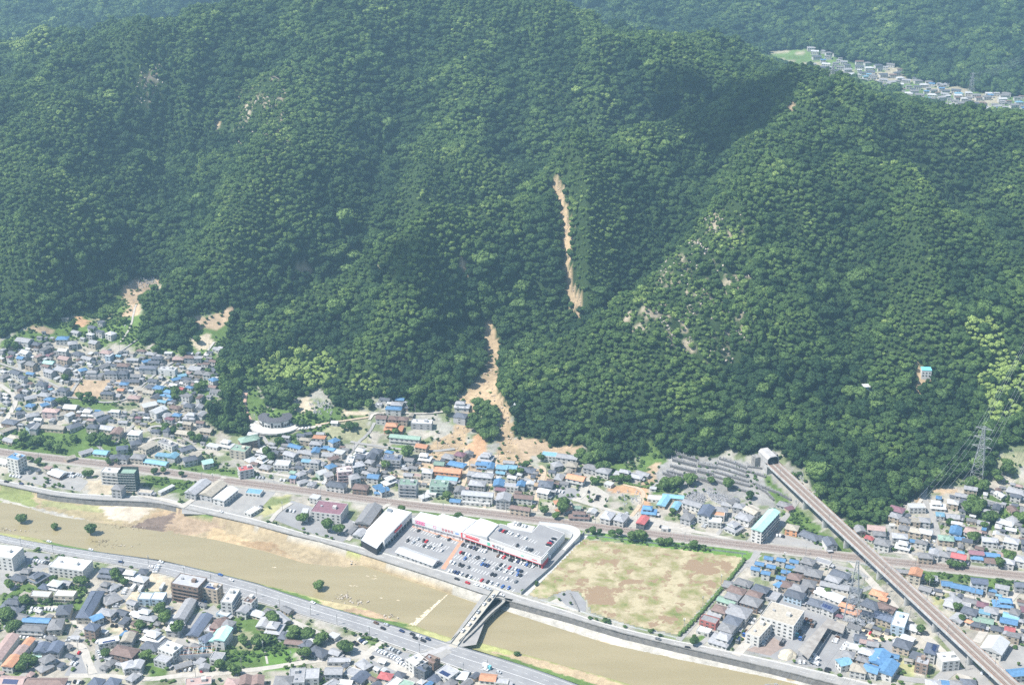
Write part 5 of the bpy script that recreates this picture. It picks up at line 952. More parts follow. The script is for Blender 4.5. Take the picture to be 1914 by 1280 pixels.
H7 = """585 150 14 8 f w w 10 0 2;722 130 12 9 j w w 10 1 2;815 120 9 8 h w t 10 2 2;890 118 8 8 h d g 10 3 2;785 210 18 8 g l t 10 1 1;732 205 7 7 f c w 10 1 2;635 235 9 8 j l w 10 1 2;572 240 9 8 f y t 10 1 2;577 300 10 8 h y t 10 2 2;642 308 10 8 g w t 10 2 2;460 165 12 9 h p w 10 3 2;450 205 9 8 h l t 10 3 2;515 235 9 8 h g t 10 2 2;430 270 5 4 f w w 10 1 1;510 285 9 8 h g t 10 2 2;
330 285 14 8 g k w 10 1 2;225 292 9 8 g g t 5 8 2;287 346 7 6 h r w 10 3 1;350 320 10 7 h g w 10 1 2;370 372 12 10 h g w 10 2 2;480 335 12 8 h l g 10 1 2;500 382 11 9 j w w 10 2 2;640 458 11 8 h g t 10 1 2;697 440 9 8 g l w 3 -9 2;760 448 9 8 h g w 10 2 2;850 462 11 8 g r w 10 2 2;770 348 12 8 h e t 10 1 2;832 300 12 9 g b w 2 -9 2;838 350 12 6 g b w 10 1 1;942 308 13 9 g k w 10 3 2;
1045 358 12 8 g l w 10 1 2;1110 348 9 8 h y t 3 -9 2;1180 362 12 9 h l w 10 2 2;960 442 11 6 g p t 10 1 2;970 470 11 7 h b w 10 1 1;1062 456 11 6 g b w 10 1 1;1060 492 12 8 g n w 10 1 1;1160 492 10 8 h l w 10 2 2;1228 478 10 8 h l w 10 2 2;1130 455 8 6 g k w 10 2 1;1192 168 9 7 g n t 8 8 1;1145 250 13 8 j w w 10 3 1;1195 230 9 9 h l w 10 5 1;1212 55 15 10 j l w 10 3 1;1112 75 9 7 g w w 8 5 1;
580 562 10 9 g o c 3 -9 3;510 560 13 5 g g t 10 1 1;660 598 13 7 j l w 10 1 1;775 635 8 7 g b w 10 1 1;836 650 8 7 g b w 10 2 1;910 666 8 7 g b w 10 2 1;966 681 8 7 g b w 10 2 1;980 618 12 8 g s w 10 1 3;1242 642 9 7 h d g 10 1 2;642 667 9 7 g g g 10 3 1;818 737 11 9 h l g 10 -4 1;878 772 11 7 f l w 10 2 1;920 745 10 6 g g g 10 2 1;800 762 9 9 h l g 10 3 1;848 850 11 9 g l g 8 -6 1;
920 805 11 9 h d g 10 3 2;1000 766 8 7 h p w 10 2 2;1055 800 10 9 h l w 10 2 2;1012 820 8 6 f c w 10 2 2;1005 865 14 7 g e e 10 2 1;1130 742 14 9 j b w 10 1 2;915 876 5 4 g o w 10 3 1;970 895 10 6 h d n 10 2 1;1180 838 11 7 g c w 10 2 1;1165 872 12 7 g b w 10 2 1;1205 810 8 7 h g w 4 -9 2;1172 922 7 6 g r n 10 2 1;1080 1015 19 15 g w w 6 -9 2;1228 1192 15 8 g b w 10 -1 2;
345 697 12 8 h o c 10 3 1;375 732 6 5 g o c 10 3 1;160 782 16 8 j o w 10 3 2;300 762 13 11 h d w 10 4 2;395 785 14 9 g n w 10 4 2;380 842 15 9 g s t 10 3.5 2;480 865 20 10 f w b 3 -8 3;555 908 9 8 h w w 10 3 1;530 980 9 7 g w w 10 4 1;500 1010 12 11 h d t 10 3 2;678 1042 13 8 h s w 3 -8 3 S;782 1100 13 11 f w w 10 -1 3;622 1125 8 9 f l n 3 -9 3;590 1098 10 8 s d g 10 3 1;
230 978 8 8 g d b 10 2 2;270 1000 9 6 g k w 10 2 2;310 1012 8 7 g g g 10 2 2;195 1037 10 7 f w w 10 2 2;275 1062 11 8 h l g 10 3 2;155 1080 8 8 h g t 10 2 2;128 1125 9 8 g c w 10 -2 2;250 1112 9 6 h g t 10 3 2;220 1162 11 10 h y w 10 2 2;350 1095 17 12 g b w 6 -9 2;300 1168 10 9 g b w 10 3 2;405 1158 17 11 g b w 6 -9 2;432 1090 9 5 g b w 10 2 1;690 1262 10 8 h l w 10 1 1;770 1265 10 7 f b w 10 1 1;840 1265 9 7 h g w 10 1 1;912 1258 10 8 h d w 10 1 1"""
HA = """120 130 13 11 f b w 10 2.5 5;430 245 15 11 g w n 10 3.5 1;15 165 15 9 f w w 10 2 1;860 235 24 9 f w w 10 .8 4 B;880 352 9 9 h g g 10 1 3;1085 390 13 6 f y g 10 1 1;1240 370 16 4 f w w 10 -5 1;1475 350 25 11 g l g 10 -8 2;1590 362 25 12 g y g 10 -8 2;1680 402 22 11 g w w 10 -8 2;1895 390 14 9 f c w 10 1 1;1880 530 12 8 f w w 10 -6 1;1425 585 6 2 f e g 10 2 1"""
HB = """35 135 24 17 f w w 10 1.3 4;600 240 30 16 f w w 10 1.3 3;215 300 11 9 j g t 10 1 2;330 325 14 9 j d t 10 -6 2;160 352 12 8 h d t 10 2 1;470 400 9 8 h w g 10 2 2;565 398 8 6 g l g 10 2 1;380 428 8 7 h s g 10 2 1;475 442 8 6 g w w 10 2 1;345 497 16 8 f w c 10 .5 2 B;555 492 16 8 f w c 10 .5 2 B;915 298 14 9 j d g 10 1 2;1012 290 7 7 g d g 10 2 2;892 412 9 8 j g t 10 2 2;955 432 9 7 h l w 10 -6 1;1100 315 13 8 j w g 10 1 2;1218 298 7 7 h d w 10 1 1;
1200 362 10 8 h w g 10 2 2;105 560 17 10 j d g 10 1 2;130 627 9 8 h d g 10 3 1;545 622 13 10 h d c 3 -9 2;768 575 36 10 h s c 4 -7 2;940 525 13 13 j g t 10 -4 1;905 645 12 8 h l t 10 2 2;820 690 8 7 g b w 10 -4 2;785 770 9 8 h s n 10 2 3;310 715 20 6 g b w 10 .5 2;265 775 20 8 h g w 10 .6 2 B;475 745 14 10 h g c 3 -9 2;1240 515 10 9 f w b 10 .5 2;1350 515 10 10 f w b 10 .5 2;
1610 385 23 15 f l n 10 1.8 5 B;1808 430 13 9 f w t 10 2 4 S;1215 642 12 8 j w g 10 2 2;1260 690 13 7 h l g 10 2 1;1575 620 26 8 g l w 5 -8 2;1470 710 10 8 g w w 6 -5 1;1490 765 11 10 h w g 5 -8 2;1700 755 28 9 g s t 5 -7 1;1800 790 9 8 f l g 6 -7 1;1765 862 10 8 h s b 10 -5 2;1862 845 16 8 g m w 6 -8 2;1295 835 14 10 j w t 10 3 2;1285 930 13 10 h d g 10 2 1;1450 950 14 11 f w w 10 3.5 3;1390 1045 11 8 f l g 10 3 2;
1090 860 11 8 g y g 5 -10 2;925 890 15 7 f w w 10 -2 2 S;1060 975 18 11 h n n 10 2 2;1090 1090 8 8 h l w 10 -3 2;1170 1090 9 7 g l g 5 -9 2;1130 1200 8 6 h l g 8 -6 1;240 900 9 6 g o w 6 -7 2;170 975 12 7 g k w 6 -7 2;95 1062 13 8 g o w 6 -7 2;35 940 30 9 g k w 6 -8 2;360 948 11 9 g s g 6 -9 2;470 942 12 9 g s g 6 -9 2;400 1042 9 8 h g g 10 -5 2;380 1112 10 8 h g t 10 -5 1;290 1030 11 6 f m w 10 -2 1;
100 1228 18 11 g k n 10 .5 1 S;375 1238 30 9 h n g 10 0 1;820 1240 9 9 h s c 10 2 2;958 1240 9 9 h s w 10 2 2;1690 1240 18 9 f k w 10 -1 1;1560 1105 12 4 s g t 10 -3 1;1740 1110 5 7 g l g 3 -9 1;1340 745 4 4 h g t 10 2 1;1890 720 9 8 j n w 10 -3 1;640 870 6 3 s l w 10 1 1;1150 660 6 5 g w w 10 3 1"""
HC = """140 510 19 9 f w w 5 -8 4 B;305 545 9 8 f n w 6 -6 3;255 620 9 8 g l w 6 -6 2;360 655 12 7 j w t 10 3 1;430 735 12 9 g l t 5 -8 1;515 755 13 11 j l t 5 -8 2;575 690 16 6 g l t 10 8 1;465 640 8 7 h g g 10 3 1;598 845 9 6 h d w 6 -8 1;622 625 9 6 g g t 10 5 1;90 655 10 8 f w b 10 3 1;120 745 9 8 h g g 6 -6 2;75 830 16 8 g m w 6 -9 3;20 760 8 7 h n r 10 2 2;30 1025 9 9 f l w 10 1 2;680 905 13 5 g n t 10 1 1;
790 905 10 8 j d w 7 -8 1;850 885 8 6 g w w 10 2 1;890 980 14 9 h d g 10 4 1;1035 985 8 7 g l w 10 3 1;1045 1060 13 6 f l g 10 0 1;1130 1055 5 4 g l w 10 0 1;1020 850 7 6 f w w 10 4 1;1020 1145 12 8 g l g 10 0 2;708 1190 17 11 f l g 1 -10 2;835 1175 12 10 f l g 1 -10 2;590 1225 12 11 h g g 10 0 2;270 1225 10 8 g n g 1 -10 2;372 1225 10 8 g n g 1 -10 2;155 1240 9 8 h k w 10 1 2;1275 1090 10 8 j l t 9 6 1;
1250 1195 11 9 g s g 6 -5 1;1180 1160 10 9 f l w 10 3 1;1730 1060 13 11 f w w 8 6 3;1850 1050 10 8 f n n 10 4 3;1780 1120 10 8 f s d 10 5 3;1460 1190 9 7 j r w 10 2 1;1530 1255 13 7 f w w 7 -5 1;1640 1262 10 8 f e w 10 3 1;1885 1200 9 8 h s g 5 -5 1;1120 1250 10 6 f w w 10 1 1;990 1260 12 6 h l b 8 -5 1"""
HD = """945 1210 13 12 f l w 10 5 2 S;1205 1243 11 8 g o w 10 1 1;1290 1270 10 6 f l w 10 1 1;1040 1230 9 7 h w w 4 -9 1;640 1225 7 6 h d g 10 3 1;530 1140 5 4 g w w 10 3 1;190 165 27 20 f p w 10 1.2 3;35 185 8 5 f w w 3 -9 3;100 95 8 7 f w w 10 2 2;440 200 32 13 g g n 5 -7 2;385 320 11 8 g l g 6 -6 1;330 300 12 6 g g g 6 -6 1;700 448 20 10 g w g 10 3.6 1;812 488 19 10 g w g 10 3.6 1"""
KIND = {}
for fr, src in zip('12346' + '7ABCD', (H1, H2, H3, H4, H6, H7, HA, HB, HC, HD)):
    x0, y0, sc = FR[fr]
    for s in src.replace("\n", "").split(";"):
        q = s.split(); cx, cy = float(q[0]) / sc + x0, float(q[1]) / sc + y0; L, W = float(q[2]), float(q[3]); st = int(q[9]); ex = q[10] if len(q) > 10 else ''
        big = L * W > 170; what = 'house'
        if st >= 3 and L * W > 110: what = 'apartment building'
        elif 'B' in ex: what = 'apartment building'
        elif big and q[4] == 'f': what = 'commercial building'
        elif big and q[4] in 'gs': what = 'warehouse'
        elif L * W < 32: what = 'shed'
        if cy > 860 and rnd.random() < .3 and what == 'house': ex += 'V'
        building(cx, cy, L, W, q[4], q[5], q[6], (float(q[7]), float(q[8])), st, ex, what, detail=2 if cy > 790 else 1)
# ---------------------------------------------------------------- shopping centre
def EP(x, y, z=0.0): return P(x / 5.037 + 740, y / 5.037 + 930, z)
def epoly(s, z): return [tuple(EP(*[float(v) for v in p.split()], z))[:2] for p in s.split(";")]
M_WHITE = mat("white_cladding", (.66, .66, .65), .6, (.60, .60, .59), scale=.1); M_WROOF = mat("pale_metal_roof", (.56, .58, .62), .5, (.50, .52, .56), scale=.3, stretch=(.3, 2, 1)); M_RED = mat("red_trim", (.66, .09, .10), .6); M_PINK = mat("pink_sign", (.80, .18, .36), .6)
M_BLUE2 = mat("blue_sign", (.2, .35, .7), .6); M_GREEN2 = mat("green_sign", (.12, .5, .32), .6); M_BLACK = mat("black_lettering", (.04, .04, .045), .6); M_SHOP = mat("shopfront_glass", (.055, .05, .045), .3, (.14, .11, .09), scale=.6)
mall = obj("shopping_centre", None, label="long white shopping centre with red-trimmed signs and rooftop car park", cat="shopping centre")
def prism_part(name, s, z0, z1, m, par, mtop=None):
    mb = MB(); mb.prism(epoly(s, z1), z0, z1, 0, 0 if mtop is None else 1); return mb.build(name, [m] + ([mtop] if mtop else []), par)
prism_part("wall", "172 195;232 132;395 168;437 148;585 188;612 170;768 208;622 325", 0, 8.2, M_WHITE, mall); prism_part("roof", "178 197;234 135;394 171;438 151;584 191;613 173;762 209;621 322", 8.22, 8.45, M_WROOF, mall)
prism_part("wall", "630 322;775 205;800 190;885 218;968 250;858 368", 0, 8.6, M_WHITE, mall); prism_part("roof", "636 322;778 208;801 193;884 221;962 251;857 364", 8.62, 8.8, mat("cream_metal_roof", (.66, .66, .64), .5), mall)
prism_part("wall", "862 368;982 242;1040 256;1088 286;1278 322;1350 244;1590 332;1372 562", 0, 7.4, M_WHITE, mall); prism_part("parking_deck", "868 368;984 246;1038 259;1086 289;1280 326;1352 248;1584 333;1370 555", 7.42, 7.5, M_ASPH, mall)
prism_part("upper_deck", "1048 240;1105 226;1312 268;1280 318;1092 282;1050 254", 0, 7.7, M_WHITE, mall, M_PAVE)
fa, fb2, fc = EP(158, 190, 8.8), EP(622, 322, 8.8), EP(1372, 578, 8.8)
def fascia(p, q, z0, z1, th, m, name, out=0.0, t0=0.0, t1=1.0):
    d = Vector((q.x - p.x, q.y - p.y)); Lf = d.length; d.normalize(); an = math.atan2(d.y, d.x); mb = MB(); mb.box(Lf * t0, Lf * t1, -th - out, -out, z0, z1, 0, an, (p.x, p.y)); return mb.build(name, m, mall)
for p, q in ((fa, fb2), (fb2, fc)):
    fascia(p, q, 4.1, 8.8 if p is fa else 8.9, .8, M_WHITE, "fascia", 0.0); fascia(p, q, 0, 4.05, .3, M_SHOP, "shopfront", -1.2)
fascia(fb2, fc, 4.0, 4.55, .12, M_RED, "red_trim", .82); fascia(fb2, fc, 8.4, 8.75, .1, M_RED, "red_trim", .82, 0, .24); fascia(fb2, fc, 4.0, 9.0, .3, M_RED, "end_post", .82, -.004, .012)
for k in range(22):
    p, q = (fa, fb2) if k < 8 else (fb2, fc); t = (k + .5) / 8 if k < 8 else (k - 7.5) / 14; fascia(p, q, 0, 4.1, .5, M_WHITE, "column", 0.1, t, t + .006)
mb = MB(); a = EP(1372, 578, 8.8); b = EP(1430, 510, 8.8); d = (b - a); an = math.atan2(d.y, d.x); mb.box(0, d.length, -.5, .1, 0, 4.4, 0, an, (a.x, a.y)); mb.build("side_wall_base", M_RED, mall); mb = MB(); mb.box(0, d.length, -.5, .1, 4.45, 8.6, 0, an, (a.x, a.y)); mb.build("side_fascia", M_WHITE, mall)
def sign(p, q, t, zc, size, text, m, panel=None, pw=0, ph=0, par=None, out=.9):
    par = par or mall; d = Vector((q.x - p.x, q.y - p.y)); Lf = d.length; d.normalize(); an = math.atan2(d.y, d.x); n = Vector((d.y, -d.x)); x, y = p.x + d.x * Lf * t + n.x * out, p.y + d.y * Lf * t + n.y * out
    if panel:
        mb = MB(); mb.box(-pw / 2, pw / 2, 0, .12, -ph / 2, ph / 2); o = mb.build("sign_panel", panel, par); o.location = (x, y, zc); o.rotation_euler = (0, 0, an)
    if text:
        cu = bpy.data.curves.new("lettering", 'FONT'); cu.body = text; cu.size = size; cu.align_x = 'CENTER'; cu.align_y = 'CENTER'; cu.extrude = .04; cu.offset = .02; cu.materials.append(m)
        to = bpy.data.objects.new("lettering_source", cu); COL.objects.link(to); bpy.context.view_layer.update(); lm = bpy.data.meshes.new_from_object(to.evaluated_get(bpy.context.evaluated_depsgraph_get())); bpy.data.objects.remove(to); lm.name = "sign_lettering"; o = obj("sign_lettering", lm, par); o.location = (x + n.x * .16, y + n.y * .16, zc); o.rotation_euler = (math.pi / 2, 0, an)
sign(fa, fb2, .16, 6.6, 2.6, "ダイソー", M_WHITE, M_PINK, 9.5, 3.2)
mb = MB(); 
for k in range(20):
    a0, a1 = k / 20 * 6.283, (k + 1) / 20 * 6.283; mb.quad([(1.5 * math.cos(a0), 0, 1.5 * math.sin(a0)), (1.5 * math.cos(a1), 0, 1.5 * math.sin(a1)), (1.1 * math.cos(a1), 0, 1.1 * math.sin(a1)), (1.1 * math.cos(a0), 0, 1.1 * math.sin(a0))])
d = (fb2 - fa); c = fa + d * .46; n = Vector((d.y, -d.x, 0)).normalized(); o = mb.build("ring_logo", M_PINK, mall); o.location = (c.x + n.x * .86, c.y + n.y * .86, 6.5); o.rotation_euler = (0, 0, math.atan2(d.y, d.x))
sign(fa, fb2, .72, 6.5, 2.9, "ひまわり", M_RED); sign(fa, fb2, .91, 6.4, 1.2, "", M_BLUE2, M_BLUE2, 3.2, 1.3)
sign(fb2, fc, .135, 6.7, 1.9, "", M_WHITE, M_RED, 14, 2.0); sign(fb2, fc, .05, 6.7, 1.6, "◆", M_WHITE, None)
sign(fb2, fc, .35, 6.6, 1, "", M_GREEN2, M_GREEN2, 2.6, 2.8); sign(fb2, fc, .405, 6.6, 2.0, "●", M_RED); sign(fb2, fc, .475, 6.5, 2.7, "エブリイ", M_BLACK); sign(fb2, fc, .77, 6.5, 1.1, "", M_GREEN2, M_GREEN2, 2.5, .8); sign(fb2, fc, .92, 6.5, 1.0, "", M_RED, M_RED, 5, .6)
# ramp up to the roof deck
rp = obj("car_ramp", None, label="curved pale concrete ramp climbing to the rooftop car park", cat="ramp")
outer = [EP(x, y, z) for x, y, z in ((1345, 232, 7.4), (1600, 252, 7.2), (1712, 292, 5.8), (1748, 345, 4.4), (1690, 408, 2.6), (1598, 498, .4))]; inner = [EP(x, y, z) for x, y, z in ((1372, 262, 7.4), (1560, 296, 7.2), (1640, 322, 5.8), (1668, 352, 4.4), (1630, 405, 2.6), (1560, 482, .4))]
outer, inner = smoothline(outer, 2), smoothline(inner, 2); mb = MB()
for i in range(len(outer) - 1): mb.quad([inner[i], outer[i], outer[i + 1], inner[i + 1]][::-1])
mb.build("roadway", M_PAVE, rp)
for sd_ in (outer, inner):
    mb = MB()
    for i in range(len(sd_) - 1):
        a, b = sd_[i], sd_[i + 1]; mb.quad([(a.x, a.y, 0), (b.x, b.y, 0), (b.x, b.y, b.z + 1.1), (a.x, a.y, a.z + 1.1)])
    mb.build("side_wall", M_WHITE, rp)
# long white store to the west with a black porch
def DP(x, y, z=0.0): return P(x / 3.418 + 560, y / 3.418 + 900, z)
def dprism(name, s, z0, z1, m, par, mtop=None):
    mb = MB(); mb.prism([tuple(DP(*[float(v) for v in p.split()], z1))[:2] for p in s.split(";")], z0, z1, 0, 0 if mtop is None else 1); return mb.build(name, [m] + ([mtop] if mtop else []), par)
ws = obj("white_store", None, label="long white-roofed store with a black porch between the grey shed and the car park", cat="store")
dprism("wall", "425 312;570 160;716 192;541 372", 0, 8.4, M_WHITE, ws); dprism("roof", "432 312;572 165;707 194;540 366", 8.42, 8.7, mat("white_metal_roof", (.66, .66, .65), .5, (.58, .58, .57), scale=.3), ws)
dprism("porch", "392 372;428 318;538 368;492 428", 0, 6.2, mat("black_cladding", (.035, .035, .04), .5), ws, M_WROOF); dprism("roof_unit", "565 168;595 175;585 188;555 180", 8.7, 10.0, M_STEEL, ws)
p, q = DP(545, 372, 8.4), DP(716, 196, 8.4); mb = MB(); d = (q - p); an = math.atan2(d.y, d.x); mb.box(d.length * .35, d.length * .62, -.25, -.05, 5.2, 7.2, 0, an, (p.x, p.y)); mb.build("sign_panel", M_RED, ws)
for t in np.linspace(.05, .95, 10):
    mb = MB(); mb.box(d.length * t - 1.5, d.length * t + 1.5, -.12, .05, .3, 3.2, 0, an, (p.x, p.y)); mb.build("window", M_DARK, ws)
# round hall with a dark horseshoe roof
x, y = hit(515, 790); z = float(zat(x, y)); rh = obj("round_hall", None, loc=(x, y, z), label="round white community hall with a dark horseshoe-shaped roof beside the wood", cat="hall"); n = 30; a0, a1 = math.radians(140), math.radians(400); Ro, Ri, hh = 16.5, 7.5, 7.0
for nm, ro, ri, z0, z1, m in (("wall", Ro - 1.2, Ri + .8, -2, hh, wallmat('w')),):
    mb = MB()
    for k in range(n):
        u, v = a0 + (a1 - a0) * k / n, a0 + (a1 - a0) * (k + 1) / n
        for r_, fl in ((ro, 1), (ri, -1)): mb.quad([(r_ * math.cos(u), r_ * .8 * math.sin(u), z0), (r_ * math.cos(v), r_ * .8 * math.sin(v), z0), (r_ * math.cos(v), r_ * .8 * math.sin(v), z1), (r_ * math.cos(u), r_ * .8 * math.sin(u), z1)][::fl])
    for u in (a0, a1): mb.quad([(ri * math.cos(u), ri * .8 * math.sin(u), z0), (ro * math.cos(u), ro * .8 * math.sin(u), z0), (ro * math.cos(u), ro * .8 * math.sin(u), z1), (ri * math.cos(u), ri * .8 * math.sin(u), z1)])
    mb.build(nm, m, rh)
mb = MB()
for k in range(n):
    u, v = a0 + (a1 - a0) * k / n, a0 + (a1 - a0) * (k + 1) / n
    def pt(r_, a, zz): return (r_ * math.cos(a), r_ * .8 * math.sin(a), zz)
    mb.quad([pt(Ri, u, hh + 1.2), pt(Ro, u, hh - .2), pt(Ro, v, hh - .2), pt(Ri, v, hh + 1.2)]); mb.quad([pt(Ro, u, hh - .5), pt(Ro, v, hh - .5), pt(Ro, v, hh - .2), pt(Ro, u, hh - .2)]); mb.quad([pt(Ri, u, hh + 1.2), pt(Ri, v, hh + 1.2), pt(Ri, v, hh - .4), pt(Ri, u, hh - .4)])
mb.build("roof", mat("charcoal_tiles", (.075, .075, .085), .7, (.11, .11, .12), scale=.6), rh)
for k in range(14):
    a = math.radians(190 + k * 12.5); mb = MB(); mb.box(-1.1, 1.1, -.1, .1, .8 if k % 3 else .2, 2.9 if k % 3 else 5.2); o = mb.build("window", M_DARK, rh); o.location = ((Ro - 1.15) * math.cos(a), (Ro - 1.15) * .8 * math.sin(a), 0); o.rotation_euler = (0, 0, math.atan2(math.sin(a) / .8, math.cos(a)) + math.pi / 2)
mb = MB(); mb.prism([(24 * math.cos(t), 19 * math.sin(t) - 5) for t in np.linspace(0, 6.283, 24)[:-1]], -1.5, .15); mb.build("forecourt", M_PAVE, rh)
# white pavilion beside the landslide
x, y = hit(962, 762, 3); z = float(zat(x, y)); pv_ = obj("shrine_pavilion", None, loc=(x, y, z), label="small white pavilion with a steep peaked roof at the edge of the landslide", cat="pavilion")
mb = MB(); mb.box(-3.2, 3.2, -3.2, 3.2, -2, 3); mb.build("wall", wallmat('w'), pv_)
mb = MB(); pr = [(5, 2.8), (3.2, 4.0), (1.6, 5.8), (.3, 8.4)]
for (r0, z0), (r1, z1) in zip(pr[:-1], pr[1:]):
    for k in range(4):
        a, b = k * math.pi / 2 + .785, (k + 1) * math.pi / 2 + .785; mb.quad([(r0 * 1.2 * math.cos(a), r0 * 1.2 * math.sin(a), z0), (r0 * 1.2 * math.cos(b), r0 * 1.2 * math.sin(b), z0), (r1 * 1.2 * math.cos(b), r1 * 1.2 * math.sin(b), z1), (r1 * 1.2 * math.cos(a), r1 * 1.2 * math.sin(a), z1)])
mb.build("roof", roofmat('w'), pv_)
# building wrapped in scaffold netting
c = P(243, 912, 0); sb = obj("scaffolded_building", None, loc=(c.x, c.y, 0), rz=-.05, label="square building wrapped in dark scaffold netting beside the river road", cat="building"); sb.scale = (1.2, 1.2, 1.25)
mb = MB(); mb.box(-5.5, 5.5, -4.5, 4.5, 0, 12.6); mb.build("core", wallmat('g'), sb); mb = MB(); mb.box(-6.2, 6.2, -5.2, -5.1, .2, 14.6); mb.box(-6.2, 6.2, 5.1, 5.2, .2, 14.6); mb.box(-6.3, -6.21, -5.2, 5.2, .2, 14.6); mb.box(6.21, 6.3, -5.2, 5.2, .2, 14.6); mb.build("netting", mat("scaffold_net", (.06, .085, .08), .9, (.10, .13, .12), scale=.9), sb)
mb = MB()
for k in range(7):
    for s in (-6.4, 6.4): mb.bar((s, -5.4, 0), (s, -5.4, 15.4), .07)
    mb.bar((-6.4 + k * 2.13, -5.4, 0), (-6.4 + k * 2.13, -5.4, 15.4), .07); mb.bar((-6.4, -5.4, 2 * k + 1.5), (6.4, -5.4, 2 * k + 1.5), .07); mb.bar((6.4, -5.4, 2 * k + 1.5), (6.4, 5.4, 2 * k + 1.5), .07)
mb.build("scaffold", M_STEEL, sb); mb = MB(); mb.box(-5.4, 5.4, -4.4, 4.4, 12.61, 12.9); mb.build("roof", roofmat('e'), sb)
# buildings on the hillside above the trees
x, y = hit(1731, 692, 6); z = float(zat(x, y)); hb = obj("hillside_house", None, loc=(x, y, z), rz=-.1, label="white house with a turquoise roof standing alone in the wood on the right slope", cat="house"); mb = MB(); mb.box(-4.5, 4.5, -4, 4, -3, 7.6); mb.build("wall", wallmat('w'), hb); mb = MB(); mb.box(-4.7, 4.7, -4.2, 4.2, 7.62, 7.9); mb.build("roof", mat("turquoise_roof", (.2, .62, .72), .6), hb); windows_on(hb, 9, 8, .6, 2, 2.8, -.1, 3)
x, y = hit(1622, 722, 5); z = float(zat(x, y)); hb = obj("hillside_hut", None, loc=(x, y, z), rz=.1, label="small pale metal-roofed hut at the top of a cutting in the wooded right slope", cat="hut"); mb = MB(); mb.box(-4.5, 4.5, -3, 3, -3, 6); mb.build("wall", wallmat('b'), hb); mb = MB(); hiproof(mb, 9, 6, 6, 1.2, hip=0); mb.build("roof", roofmat('w'), hb)
# yard shed with L-shaped canopy (bottom right)
def FP6(x, y, z=0.0): return P(x / 4.0 + 1260, y / 4.0 + 960, z)
cn = obj("yard_canopy", None, label="long grey L-shaped flat canopy over the truck yard near the power pylon", cat="canopy")
mb = MB(); mb.prism([tuple(FP6(*p, 6.5))[:2] for p in ((1150, 778), (1285, 830), (1262, 890), (1150, 850), (1005, 1082), (925, 1010))], 5.9, 6.5); mb.build("roof", mat("stained_flat_roof", (.34, .32, .29), .9, (.25, .23, .21), scale=.2), cn)
for p in ((1160, 790), (1270, 835), (1250, 880), (1150, 845), (1080, 950), (1000, 1070), (935, 1010), (1040, 900)):
    q = FP6(*p, 6.5); mb = MB(); mb.bar((q.x, q.y, 0), (q.x, q.y, 5.9), .2, 6); mb.build("column", M_STEEL, cn)
mb = MB(); mb.prism([tuple(FP6(*p, 6.5))[:2] for p in ((1152, 782), (1280, 832), (1272, 850), (1148, 800))], 0, 5.88); mb.build("back_wall", wallmat('g'), cn)
c = FP6(850, 1060); mb = MB(); rs = random.Random(5); n = 14; ring = [(1, 0), (.8, 2.2), (.45, 4.2), (.1, 5.2)]; vs = []
for k, (r_, z_) in enumerate(ring):
    for i in range(n): a = i / n * 6.283; q = 6.0 * r_ * rs.uniform(.85, 1.1); vs.append((c.x + 1.25 * q * math.cos(a), c.y + q * math.sin(a), z_))
fc_ = [(k * n + i, k * n + (i + 1) % n, (k + 1) * n + (i + 1) % n, (k + 1) * n + i) for k in range(3) for i in range(n)] + [tuple(3 * n + i for i in range(n))]
o = obj("gravel_heap", mesh("gravel_heap", vs, fc_, [mat("gravel", (.55, .50, .40), .95, (.44, .38, .28), scale=1)]), label="large heap of pale gravel in the truck yard by the river road", cat="heap")
# steel-framed building under construction (bottom left)
c = P(1690 / 4.557, 1000 + 1030 / 4.557); fr_ = obj("steel_frame_building", None, loc=(c.x, c.y, 0), rz=.12, label="half-built structure of open steel roof frames above a grey wall", cat="building"); mb = MB(); mb.box(-14, 14, -4.4, -4.2, 0, 5); mb.build("wall", wallmat('g'), fr_)
for k in range(9):
    mb = MB(); xx = -13 + k * 3.25; mb.bar((xx, -4, 0), (xx, -4, 5.2), .14); mb.bar((xx, 4, 0), (xx, 4, 5.2), .14); mb.bar((xx, -4, 5.2), (xx, 4, 5.2), .18); mb.build("frame", M_PAINT, fr_)
for s in (-4, 0, 4):
    mb = MB(); mb.bar((-13, s, 5.3), (13, s, 5.3), .16); mb.build("purlin", mat("rust_primer", (.4, .2, .12), .8), fr_)

